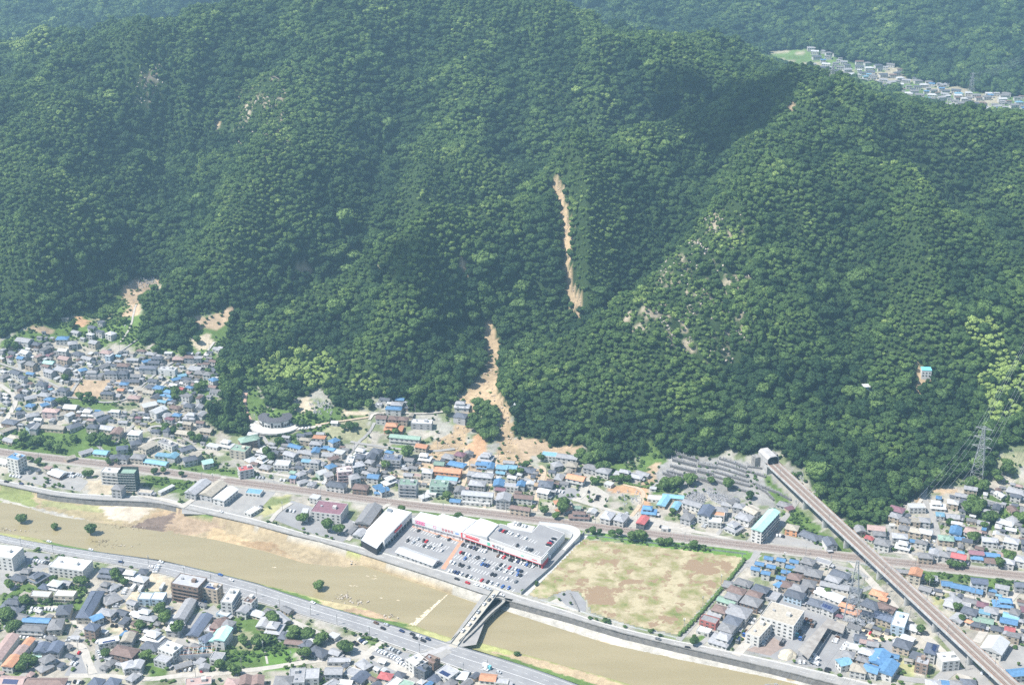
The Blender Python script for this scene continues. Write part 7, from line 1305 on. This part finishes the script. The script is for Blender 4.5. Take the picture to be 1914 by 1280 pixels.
ZN = [("0 652;60 642;110 650;200 690;135 712;132 740;60 760;0 760", 10, 4, 420, 1), ("165 665;205 655;330 665;400 662;408 745;330 762;260 742;190 742;208 700;150 690", 10, 2, 420, 1), ("0 768;110 762;225 775;262 770;300 795;250 800;120 792;60 795;0 812", 10, 1, 260, 1), ("250 770;330 780;388 795;390 835;300 825", 10, 2, 90, .7), ("1670 985;1730 930;1800 925;1914 905;1990 1000;1914 1050;1700 1030", 10, 2, 200, .9),
      ("1700 1085;1914 1110;1960 1200;1870 1200;1800 1150", 10, 2, 160, .8), ("0 1120;200 1130;380 1130;400 1240;0 1275", 10, 3, 130, .8), ("470 815;620 825;700 850;880 870;1000 880;1090 890;1030 930;880 925;560 885;470 870", 10, 1.5, 420, .9), ("640 1230;790 1245;890 1268;880 1290;600 1290", 7, -5, 60, .8), ("1440 1085;1600 1110;1680 1180;1600 1200;1530 1140", 10, 3, 160, .9), ("1590 1185;1720 1240;1700 1280;1580 1245", 10, 2, 60, .8), ("700 750;760 750;780 800;700 790", 10, 1, 40, .8), ("1200 930;1400 960;1420 1010;1340 995", 10, 2, 60, .8), ("0 865;120 880;60 890", 10, 2, 10, .8), ("100 600;200 590;240 640;150 645;60 635", 10, 3, 14, .7), ("400 640;520 690", 0, 0, 0, 0)]
for s, ax_, ay_, n_, k_ in ZN:
    if not n_: continue
    pl = wpoly(s); xs, ys = [p[0] for p in pl], [p[1] for p in pl]
    for _ in range(n_ * 3):
        x, y = rs.uniform(min(xs), max(xs)), rs.uniform(min(ys), max(ys))
        if not inpoly(np.array([x]), np.array([y]), pl)[0]: continue
        L = rs.uniform(5, 13) * k_; W = L * rs.uniform(.55, .8); r = math.hypot(L, W) / 2 * .8
        if not free(x, y, r):
            L, W = rs.uniform(3.5, 6), rs.uniform(3, 4.4); r = math.hypot(L, W) / 2 * .85
            if not free(x, y, r): continue
        occadd(x, y, r); px, py, _ = proj(x, y, float(zat(x, y))); a, b = hit(px, py), hit(px + ax_, py + ay_); rz = math.atan2(b[1] - a[1], b[0] - a[0]) + rs.uniform(-.06, .06) + (math.pi / 2 if rs.random() < .25 else 0)
        smallhouse(x, y, L, W, rs.choice('hhgggf'), rs.choices('dglwnybcpk', [20, 22, 24, 12, 7, 8, 3.4, 1.6, 1.2, 2])[0], rs.choice('wwwctg'), 1 if L < 6.5 or rs.random() < .4 else 2, rz)
for p in FARCLEAR:                                       # houses of the far valley
    xs, ys = [q[0] for q in p], [q[1] for q in p]
    for _ in range(2600):
        x, y = rs.uniform(min(xs), max(xs)), rs.uniform(min(ys), max(ys)); L = rs.uniform(8, 17); 
        if fbm(np.array([x / 90]), np.array([y / 90]), 2, 71)[0] < .38 or not inpoly(np.array([x]), np.array([y]), p)[0] or not free(x, y, L * .6): continue
        occadd(x, y, L * .6); smallhouse(x, y, L, L * .6, rs.choice('hgg'), rs.choices('dglwbnc', [20, 20, 26, 16, 3, 8, 2])[0], 'w', 2, rs.uniform(-.4, .3))
o = smb.build("small_houses", SML, kind="stuff"); o["label"] = "dense small houses and sheds filling the gaps of the village"

# ---------------------------------------------------------------- trees one can tell apart
TREES = []
def tree(x, y, s, tint=0, tall=False):
    TREES.append((x, y, s, tint, tall))
TS = """43 985 1 0 0 1.3;104 997 1 0 0 .85;172 1007 1 0 0 1.45;597 1110 1 0 0 1.45;966 1234 1 0 0 .8;515 748 5 20 14 1.7;560 768 3 10 4 .9;582 784 4 8 5 .8;515 1168 5 9 8 1.0;545 1192 4 8 5 1.0;577 1196 5 10 5 1.05;600 1203 4 6 5 1.0;645 1222 5 10 6 1.2;572 1232 5 12 6 1.0;455 1206 3 5 4 .9;478 1208 3 6 4 1;420 1255 9 30 6 .9;498 1204 3 6 3 .9;312 1165 4 6 6 1;330 1182 4 6 6 1.2;300 1150 3 4 4 .9;262 1180 5 8 8 .9;
60 1238 4 12 6 1.0;40 1250 4 10 6 .9;12 1160 5 8 8 1.2;25 1180 5 12 6 1.0;42 1132 3 6 4 .9;150 1094 4 8 4 .9;215 1088 4 6 4 .9;232 1092 3 6 3 .8;75 1128 6 18 2 .6;270 1238 4 8 6 .9;195 1228 3 6 5 .8;20 1100 3 6 4 .8;100 1092 3 6 3 .8;566 978 1 0 0 1.3;612 992 2 5 3 1.2;634 1000 2 5 3 1.2;1050 958 4 6 5 1.3;1020 965 2 4 3 1.1;1040 970 2 4 3 .9;868 974 0 0 0 0;1250 912 8 22 6 1.1;1285 908 5 14 4 1.0;1362 915 2 3 2 1.3;1330 905 2 3 2 1.0;1400 932 3 6 2 .9;
205 588 6 14 5 1.2;190 602 4 10 4 1.0;140 612 3 8 4 .9;85 606 3 8 3 1.0;25 652 4 10 5 1.1;172 622 2 4 3 .9;230 608 3 6 4 .9;112 752 4 12 4 .9;160 748 5 14 5 .9;122 712 2 4 3 .9;60 835 6 30 4 .9;100 842 4 10 4 1;172 828 3 6 4 1.1;196 832 3 6 4 1.1;130 825 3 10 4 .9;46 822 3 8 4 1;345 745 6 24 6 1.0;320 740 4 10 5 .9;376 730 4 10 5 1;395 705 3 6 5 .9;325 808 7 18 6 .9;362 822 5 12 5 .9;300 738 3 6 3 .8;330 650 5 14 6 1.1;350 668 4 10 5 1;265 640 4 6 5 1.1;368 640 3 6 5 1;290 660 3 8 3 .9;120 735 2 4 2 .8;
528 832 5 10 5 1.0;500 850 3 5 4 .9;452 855 4 5 6 .9;505 862 3 4 4 .9;720 878 1 0 0 1.1;762 858 2 4 3 1.3;652 803 6 18 4 .9;735 812 4 10 3 .8;560 800 5 10 4 .8;545 772 3 6 3 .9;620 748 4 8 6 1.2;690 762 3 6 3 1;836 775 2 3 3 1.1;850 755 3 5 5 1.1;962 888 5 14 4 .8;985 878 3 6 3 .8;835 935 1 0 0 1;1105 868 6 14 6 1.2;1130 886 6 12 6 1.1;1160 900 8 26 4 .8;1085 862 4 8 4 1.1;1110 905 3 8 3 .8;1010 862 2 4 2 .8;1530 928 5 8 8 1.2;1556 962 5 8 8 1.1;1585 990 4 8 5 1;1480 900 2 3 4 .8;1610 985 3 10 3 .9;
1822 962 7 14 10 1.5;1848 978 3 6 5 1.2;1795 998 2 4 3 .9;1838 990 2 4 3 .9;1772 985 2 4 3 .9;1815 912 5 8 5 1.2;1835 918 4 8 5 1.1;1882 884 5 10 6 1.2;1818 1014 2 3 2 1.2;1892 1052 5 12 4 1;1868 1062 3 6 3 .9;1790 1062 4 20 2 .8;1733 1092 3 6 2 .9;1790 1142 2 4 3 .8;1845 1015 2 4 3 .8;1905 975 4 6 6 1;1860 900 3 6 5 1;1680 1150 1 0 0 .9;1720 1185 1 0 0 .8;1800 1160 2 3 3 .8;1555 1080 0 0 0 0;1545 1112 1 0 0 .9;1480 1075 1 0 0 .7;1650 1165 1 0 0 .8;1610 1220 1 0 0 .7;1655 1262 3 8 2 .7;1300 1205 3 6 3 .7;1275 1005 0 0 0 0;1255 960 3 5 4 .8;1310 960 2 4 3 .7;
700 952 3 14 2 .7;755 958 3 6 2 .8;860 975 4 14 2 .8;900 985 2 8 1 .7;1110 1000 3 14 2 .8;1150 1004 3 12 2 .8;1200 1012 5 20 2 1.0;1240 1018 4 16 2 .9;1300 1026 3 10 2 .8;75 870 3 10 2 .8;160 892 3 14 2 .8;250 905 2 8 2 .8;60 862 2 6 2 .8;200 868 3 20 2 .7;300 885 3 20 2 .7;340 890 2 10 2 .7"""
for s in TS.replace("\n", "").split(";"):
    px, py, n_, sx, sy, sc_ = [float(v) for v in s.split()]
    for k in range(int(n_)):
        for t_ in range(8):
            x, y = hit(px + (rs.uniform(-sx, sx) if sx else 0), py + (rs.uniform(-sy, sy) if sy else 0))
            if n_ == 1 or free(x, y, .4): break
        tree(x, y, sc_ * rs.uniform(.72, 1.1), rs.choice((0, 0, .1, .25)))
for x, y in list(zip(gx, gy)): tree(float(x), float(y), rs.uniform(.7, 1.25), 0)
print("INDIVIDUAL", len(TREES))
# the forest edge: the trees that show largest
for i in np.argsort(proj(X, Y, Z)[2] / np.maximum(S, .2))[:0]: pass
dep = proj(X, Y, Z)[2] / np.maximum(S, .2); order = np.argsort(dep); room = 60; near = order[:room]; msk = np.ones(len(X), bool); msk[near] = False
for i in near: TREES.append((float(X[i]), float(Y[i]), float(S[i]) * 1.0, float(T[i]), False))
def leafmat2(name, dark, light):
    m, t, b = nt(name); b.inputs["Roughness"].default_value = .75; oi = t.nodes.new("ShaderNodeObjectInfo"); g = t.nodes.new("ShaderNodeNewGeometry"); n = t.nodes.new("ShaderNodeTexNoise"); n.inputs["Scale"].default_value = .6; n.inputs["Detail"].default_value = 3; t.links.new(g.outputs["Position"], n.inputs["Vector"])
    a = t.nodes.new("ShaderNodeMath"); a.operation = 'MULTIPLY_ADD'; t.links.new(oi.outputs["Random"], a.inputs[0]); a.inputs[1].default_value = .45; t.links.new(n.outputs[0], a.inputs[2]); r = t.nodes.new("ShaderNodeMapRange"); r.inputs[1].default_value = .25; r.inputs[2].default_value = 1.1; t.links.new(a.outputs[0], r.inputs[0])
    x = t.nodes.new("ShaderNodeMix"); x.data_type = 'RGBA'; x.inputs[6].default_value = (*dark, 1); x.inputs[7].default_value = (*light, 1); t.links.new(r.outputs[0], x.inputs[0]); t.links.new(x.outputs[2], b.inputs["Base Color"]); return m
M_LEAF2 = leafmat2("garden_leaves", (.030, .068, .020), (.125, .20, .05))
# keep the 300 trees that show largest; the smaller ones join the small garden trees
TREES = [t + (0,) for t in TREES]
TREES.sort(key=lambda t: -(t[2] * (3 if zat(t[0], t[1]) < -3 else 1)) / proj(t[0], t[1], 0)[2]); SMALLT = TREES[300:]; TREES = [t[:5] for t in TREES[:300]]
CR2 = [c.copy() for c in CROWNS]
for c in CR2: c.materials.clear(); c.materials.append(M_LEAF2)
def phrase(px, py, kind):
    return place(px, py)
tl_ = {}
for (x, y, s, tint, tall) in TREES:
    i = rnd.randrange(9); z = float(zat(x, y)) if y > 1000 or not (abs(x) < 2000 and zat(x, y) < -5) else -4.3
    z = float(zat(x, y)); z = -6.9 if z < -3 else z
    px, py, _ = proj(x, y, z); r = obj("tree", None, loc=(x, y, z), rz=rnd.uniform(0, 6.28)); r.scale = (s * rnd.uniform(.9, 1.12), s * rnd.uniform(.9, 1.12), s * rnd.uniform(.9, 1.2)); obj("crown", CR2[i], r); obj("trunk", TRUNKS[i % 3], r)
    inwood = inpoly(np.array([x]), np.array([y]), forest_poly)[0]
    kind = "dark tree at the wood's front edge" if inwood else "tree standing in the muddy river shallows" if z < -6 else "%s broadleaf tree" % ("big" if s > 1.25 else "small" if s < .78 else "bushy")
    if 870 < px < 945 and 740 < py < 830 and not inwood: kind = "dark tree of the wooded mound inside the landslide fan"; pl = ""
    else: pl = phrase(px, py, 't') if z > -6 else ""
    tl_.setdefault((kind + " " + pl).strip(), []).append((px, r))
for k, l in tl_.items():
    l.sort(key=lambda q: q[0])
    for i, (px, r) in enumerate(l):
        k = k if len(k.split()) < 13 else k.replace("tree standing in", "tree in").replace("dark tree of the", "tree of the").replace("broadleaf ", "").replace("at the wood's front edge", "at wood's edge"); r["category"] = "tree"; r["group"] = "trees: " + k; r["label"] = k if len(l) == 1 else (k + ", " + (ORD[i] if i < len(l) - 1 else "rightmost") if 1 < len(l) <= 8 else k)
# the rest of the wood
if SMALLT:
    ax_2 = np.array([(t[0], t[1], float(zat(t[0], t[1]))) for t in SMALLT]); ss = np.array([t[2] for t in SMALLT]); r5 = np.random.RandomState(3)
    instancer("small_garden_trees", ax_2, ss, r5.uniform(0, 6, len(ss)), r5.randint(0, 9, len(ss)), r5.uniform(0, .4, len(ss)), CC, label="smaller trees scattered through gardens and slopes of the town")
k = msk; nf = int(k.sum()); r2 = np.random.RandomState(4)
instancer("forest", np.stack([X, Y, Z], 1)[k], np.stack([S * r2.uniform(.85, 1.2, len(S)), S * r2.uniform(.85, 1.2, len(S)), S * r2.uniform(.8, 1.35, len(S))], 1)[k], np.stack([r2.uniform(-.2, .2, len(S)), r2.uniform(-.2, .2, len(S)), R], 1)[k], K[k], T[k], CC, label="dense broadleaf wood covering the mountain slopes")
# shrubs, weeds and garden plants
sx_, sy_ = jgrid(-600, 560, 780, 1560, 3.0, 33); sz_ = zat(sx_, sy_); kk = infrustum(sx_, sy_, sz_) & ~inpoly(sx_, sy_, forest_poly) & (sz_ > -1); sx_, sy_, sz_ = sx_[kk], sy_[kk], sz_[kk]
ci = np.clip(np.searchsorted(GX, sx_) - 1, 0, _nx - 1); cj = np.clip(np.searchsorted(GY, sy_) - 1, 0, _ny - 1); gc = gcol[cj, ci]; green = np.clip((gc[:, 1] - gc[:, 0]) * 16, 0, 1) * (gc[:, 0] < .2)
prob = .05 + .55 * green * (fbm(sx_ / 16, sy_ / 16, 2, 55) > .48); prob[(gc[:, 0] > .42)] = .01
kk = np.random.RandomState(8).rand(len(sx_)) < prob
kk &= ~inpoly(sx_, sy_, FIELD)
sx_, sy_, sz_ = sx_[kk], sy_[kk], sz_[kk]
def paved(x, y):
    if zat(x, y) < 3:
        for f in PAVED:
            if inpoly(np.array([x]), np.array([y]), f)[0]: return True
    return False
PAVED = [fpoly(NRU + ";" + ";".join(NRL.split(";")[::-1])), fpoly(SRU + ";" + ";".join(SRL.split(";")[::-1])), fpoly("716 1000;742 945;772 950;905 960;1092 980;1095 1015;972 1108;905 1088;810 1060;712 1030"), fpoly("340 950;405 893;440 905;520 915;470 968"), fpoly("505 968;545 935;690 935;640 1012"), fpoly("40 880;140 885;165 900;150 918"), fpoly("1440 1120;1490 1090;1600 1150;1615 1180;1560 1255;1400 1210"), fpoly("-60 850;480 915;1000 980;1600 1050;1990 1098;1990 1075;1600 1030;900 945;380 882;-60 826")]
ok = np.array([free(a, b, .2) and not paved(a, b) for a, b in zip(sx_, sy_)]); sx_, sy_, sz_ = sx_[ok], sy_[ok], sz_[ok]
n_ = len(sx_); r3 = np.random.RandomState(12)
instancer("garden_shrubs", np.stack([sx_, sy_, sz_ - .5], 1), np.stack([r3.uniform(.2, .5, n_), r3.uniform(.2, .5, n_), r3.uniform(.16, .42, n_)], 1), r3.uniform(0, 6.28, n_), r3.randint(0, 9, n_), r3.uniform(.0, .5, n_), CC, label="garden shrubs and weeds between the houses")
print("SHRUBS", n_, "FOREST", nf)
# clipped hedge along the field and green belt by the railway
def hedge(name, s, w, h, label, seed, dens=1.1):
    pts = resample([Vector((*hit(a, b), 0)) for a, b in pxs(s)], dens); q = random.Random(seed); V_, F_ = [], []; V0_, F0_ = ico(1)
    for p in pts:
        for k in range(2):
            sc_ = np.array([w, w, h]) * np.array([q.uniform(.5, .8), q.uniform(.5, .8), q.uniform(.45, .7)]); nv = sum(len(v) for v in V_); V_.append(V0_ * sc_ * (1 + np.array([[q.uniform(-.14, .14)] for _ in V0_])) + np.array([p.x + q.uniform(-.5, .5) * w, p.y + q.uniform(-.4, .4) * w, float(zat(p.x, p.y)) + h * .45])); F_.append(F0_ + nv)
    obj(name, mesh(name, np.concatenate(V_), [tuple(f) for f in np.concatenate(F_).tolist()], [M_LEAF2]), label=label, cat="hedge")
hedge("hedge", "1270 1188;1300 1158;1335 1118;1365 1082;1392 1046", 1.7, 2.6, "long clipped green hedge along the east side of the empty field", 1)
hedge("hedge", "70 1126;115 1130", 1.2, 2.0, "green hedge in front of the twin white apartment blocks", 2); hedge("hedge", "1145 893;1170 905;1210 912", 1.4, 2.2, "dark green hedge below the row of light grey roofs", 3); hedge("hedge", "245 1178;262 1182;290 1166", 1.3, 2.4, "green hedge round the garden by the sandy lane", 4)
# stones and timber left by the landslide
mb = MB()
for _ in range(900):
    which = rs.random()
    if which < .45: px, py = rs.uniform(870, 985), rs.uniform(690, 880)
    elif which < .85: px, py = rs.uniform(1030, 1088), rs.uniform(335, 585)
    else: px, py = rs.uniform(800, 905), rs.uniform(790, 880)
    x, y = hit(px, py)
    if not any(inpoly(np.array([x]), np.array([y]), p)[0] for p in SCAR) or inpoly(np.array([x]), np.array([y]), HOMEGROVE)[0]: continue
    z = float(zat(x, y)); s = rs.uniform(.3, 1.1); a = rs.uniform(0, 3)
    if rs.random() < .72: mb.box(-s, s, -s * .7, s * .7, z - .4, z + s * .7, 0, a, (x, y))
    else: mb.bar((x, y, z + .2), (x + math.cos(a) * 3.5, y + math.sin(a) * 3.5, float(zat(x + math.cos(a) * 3.5, y + math.sin(a) * 3.5)) + .5), .14, 4, 1)
mb.build("landslide_rubble", [mat("granite_boulders", (.50, .42, .33), .95, (.36, .28, .21), scale=1), mat("driftwood", (.16, .12, .08), .9)], kind="stuff")
# rock outcrops on the thin-wooded crests
mb = MB()
for s, n_ in (("1180 575;1250 480;1330 400;1380 380;1400 470;1420 560;1400 660;1330 700;1250 640", 130), ("250 140;300 130;300 170;260 205", 22), ("400 225;500 150;530 180;515 245;440 275", 40), ("400 345;430 335;435 375", 10), ("680 480;740 500;700 530", 10)):
    pl = wpoly(s); xs, ys = [p[0] for p in pl], [p[1] for p in pl]
    for _ in range(n_):
        x, y = rs.uniform(min(xs), max(xs)), rs.uniform(min(ys), max(ys))
        if not inpoly(np.array([x]), np.array([y]), pl)[0]: continue
        for j in range(rs.randint(1, 5)):
            u, v = x + rs.gauss(0, 3), y + rs.gauss(0, 5); z = float(zat(u, v)); s_ = rs.uniform(.5, 1.25); nv = len(mb.v); an_ = rs.uniform(0, 3)
            for q0 in ico(1)[0]:
                k0 = s_ * rs.uniform(.7, 1.25); mb.v.append((u + (q0[0] * math.cos(an_) * 1.5 - q0[1] * math.sin(an_)) * k0, v + (q0[0] * math.sin(an_) * 1.5 + q0[1] * math.cos(an_)) * k0, z + q0[2] * k0 * 1.1 + s_ * .5))
            for q1 in ico(1)[1]: mb.f.append(tuple(int(w_) + nv for w_ in q1)); mb.m.append(0)
mb.build("rock_outcrops", mat("pale_granite", (.50, .45, .38), .95, (.34, .30, .25), scale=.5), kind="stuff")
# utility poles
pm = MB(); pm.bar((0, 0, -.5), (0, 0, 9.5), .17, 6); PM = mesh("pole", pm.v, pm.f, [mat("concrete_pole", (.36, .35, .33), .9)]); pm = MB(); pm.bar((-1, 0, 9.0), (1, 0, 9.0), .08); pm.bar((-.8, 0, 8.2), (.8, 0, 8.2), .07); pm.box(.15, .6, -.25, .25, 6.8, 7.7); XM = mesh("cross_arm", pm.v, pm.f, [M_STEEL])
PL = []
def polepx(px, py): x, y = hit(px, py); PL.append((x, y, px, py))
for s in "480 1116;523 1136;581 1150;630 1167;691 1188;784 1220;230 1062;278 1056;395 1092;100 1035;40 1022;345 1076;866 1258;911 1252".split(";"): polepx(*[float(v) for v in s.split()])
acc = 0
for i in range(1, len(LANEPTS)):
    a, b = LANEPTS[i - 1], LANEPTS[i]; d = math.hypot(a[0] - b[0], a[1] - b[1])
    if d > 12: acc = 20; continue
    acc += d
    if acc > 34:
        acc = 0; nx, ny = -(b[1] - a[1]) / max(d, .1), (b[0] - a[0]) / max(d, .1); x, y = b[0] + nx * (b[2] + .5), b[1] + ny * (b[2] + .5); px, py, _ = proj(x, y, float(zat(x, y)))
        if 0 < px < 1914 and py < 1290 and all((x - q[0]) ** 2 + (y - q[1]) ** 2 > 300 for q in PL): PL.append((x, y, px, py))
pls = {}
for x, y, px, py in PL[:190]:
    r = obj("utility_pole", None, loc=(x, y, float(zat(x, y))), rz=rnd.uniform(0, 3)); obj("pole", PM, r); obj("cross_arm", XM, r); pls.setdefault("concrete utility pole " + place(px, py), []).append((px, r))
for k, l in pls.items():
    l.sort(key=lambda q: q[0])
    for i, (px, r) in enumerate(l): r["label"] = k + ("" if len(l) == 1 else ", " + (ORD[i] if i < len(l) - 1 else "rightmost")); r["category"] = "utility pole"; r["group"] = "utility poles along the lanes"
# car labels
cl = {}
for o, colr, where, van, p in CARS:
    px, py, _ = proj(p[0], p[1], 0)
    if where.startswith("parked@"): w = "parked " + place(px, py)
    elif where.startswith("driving"): w = where
    else: w = "in the " + where
    cl.setdefault("%s %s %s" % (colr, "minivan" if van else "car", w), []).append((px, o))
for k, l in cl.items():
    l.sort(key=lambda q: q[0])
    for i, (px, o) in enumerate(l):
        o["label"] = k if len(l) == 1 else (k + ", " + (ORD[i] if i < len(l) - 1 else "rightmost") if len(l) <= 8 and len(k.split()) < 13 else k); o["category"] = "car"; o["group"] = "cars: " + k.split(" ", 2)[2]
print("CARS", len(CARS), "POLES", len(PL), "OBJ", len(bpy.data.objects))

# ---------------------------------------------------------------- fair-weather clouds whose shadows lie on the slopes
cmat, cnt, cbs = nt("cloud_white"); cbs.inputs["Base Color"].default_value = (.85, .86, .88, 1); cbs.inputs["Roughness"].default_value = 1
for ci_, (tx, ty, lx, ly, puffs) in enumerate(((1365, 205, 78, 90, 40), (1280, 190, 40, 50, 8), (752, 492, 30, 40, 9))):
    gx0, gy0 = hit(tx, ty); gz0 = float(zat(gx0, gy0)); tt = (1750 - gz0) / sdir.z; c0 = (gx0 + sdir.x * tt, gy0 + sdir.y * tt, 1750.0); q = random.Random(ci_ + 70); Vc, Fc_ = [], []; nv = 0
    for k in range(puffs):
        a = q.uniform(0, 6.28); d_ = math.sqrt(q.random()); rr_ = q.uniform(.28, .5) * min(lx, ly); v = ico(2)[0] * rr_ * np.array([1.1, 1.1, .7]) * (1 + np.array([[q.uniform(-.1, .1)] for _ in ico(2)[0]])) + np.array([c0[0] + math.cos(a) * d_ * lx * .8, c0[1] + math.sin(a) * d_ * ly * .8, c0[2] + q.uniform(0, .3) * lx]); Vc.append(v); Fc_.append(ico(2)[1] + nv); nv += len(v)
    obj("cloud", mesh("cloud", np.concatenate(Vc), [tuple(f) for f in np.concatenate(Fc_).tolist()], [cmat], smooth=True), kind="stuff")
# ---------------------------------------------------------------- the air itself
hm = bpy.data.materials.new("haze"); hm.use_nodes = True; ht = hm.node_tree; ht.nodes.clear()
ho = ht.nodes.new("ShaderNodeOutputMaterial"); pv = ht.nodes.new("ShaderNodeVolumePrincipled")
pv.inputs["Color"].default_value = (.46, .78, 1.0, 1); pv.inputs["Density"].default_value = 0.00014; pv.inputs["Anisotropy"].default_value = 0.25
ht.links.new(pv.outputs[0], ho.inputs["Volume"])
mb = MB(); mb.box(-2650, 2650, -9100, 4700, -12, 660); o = mb.build("haze", hm, kind="stuff"); o["label"] = "thin blue summer haze filling the valley air"
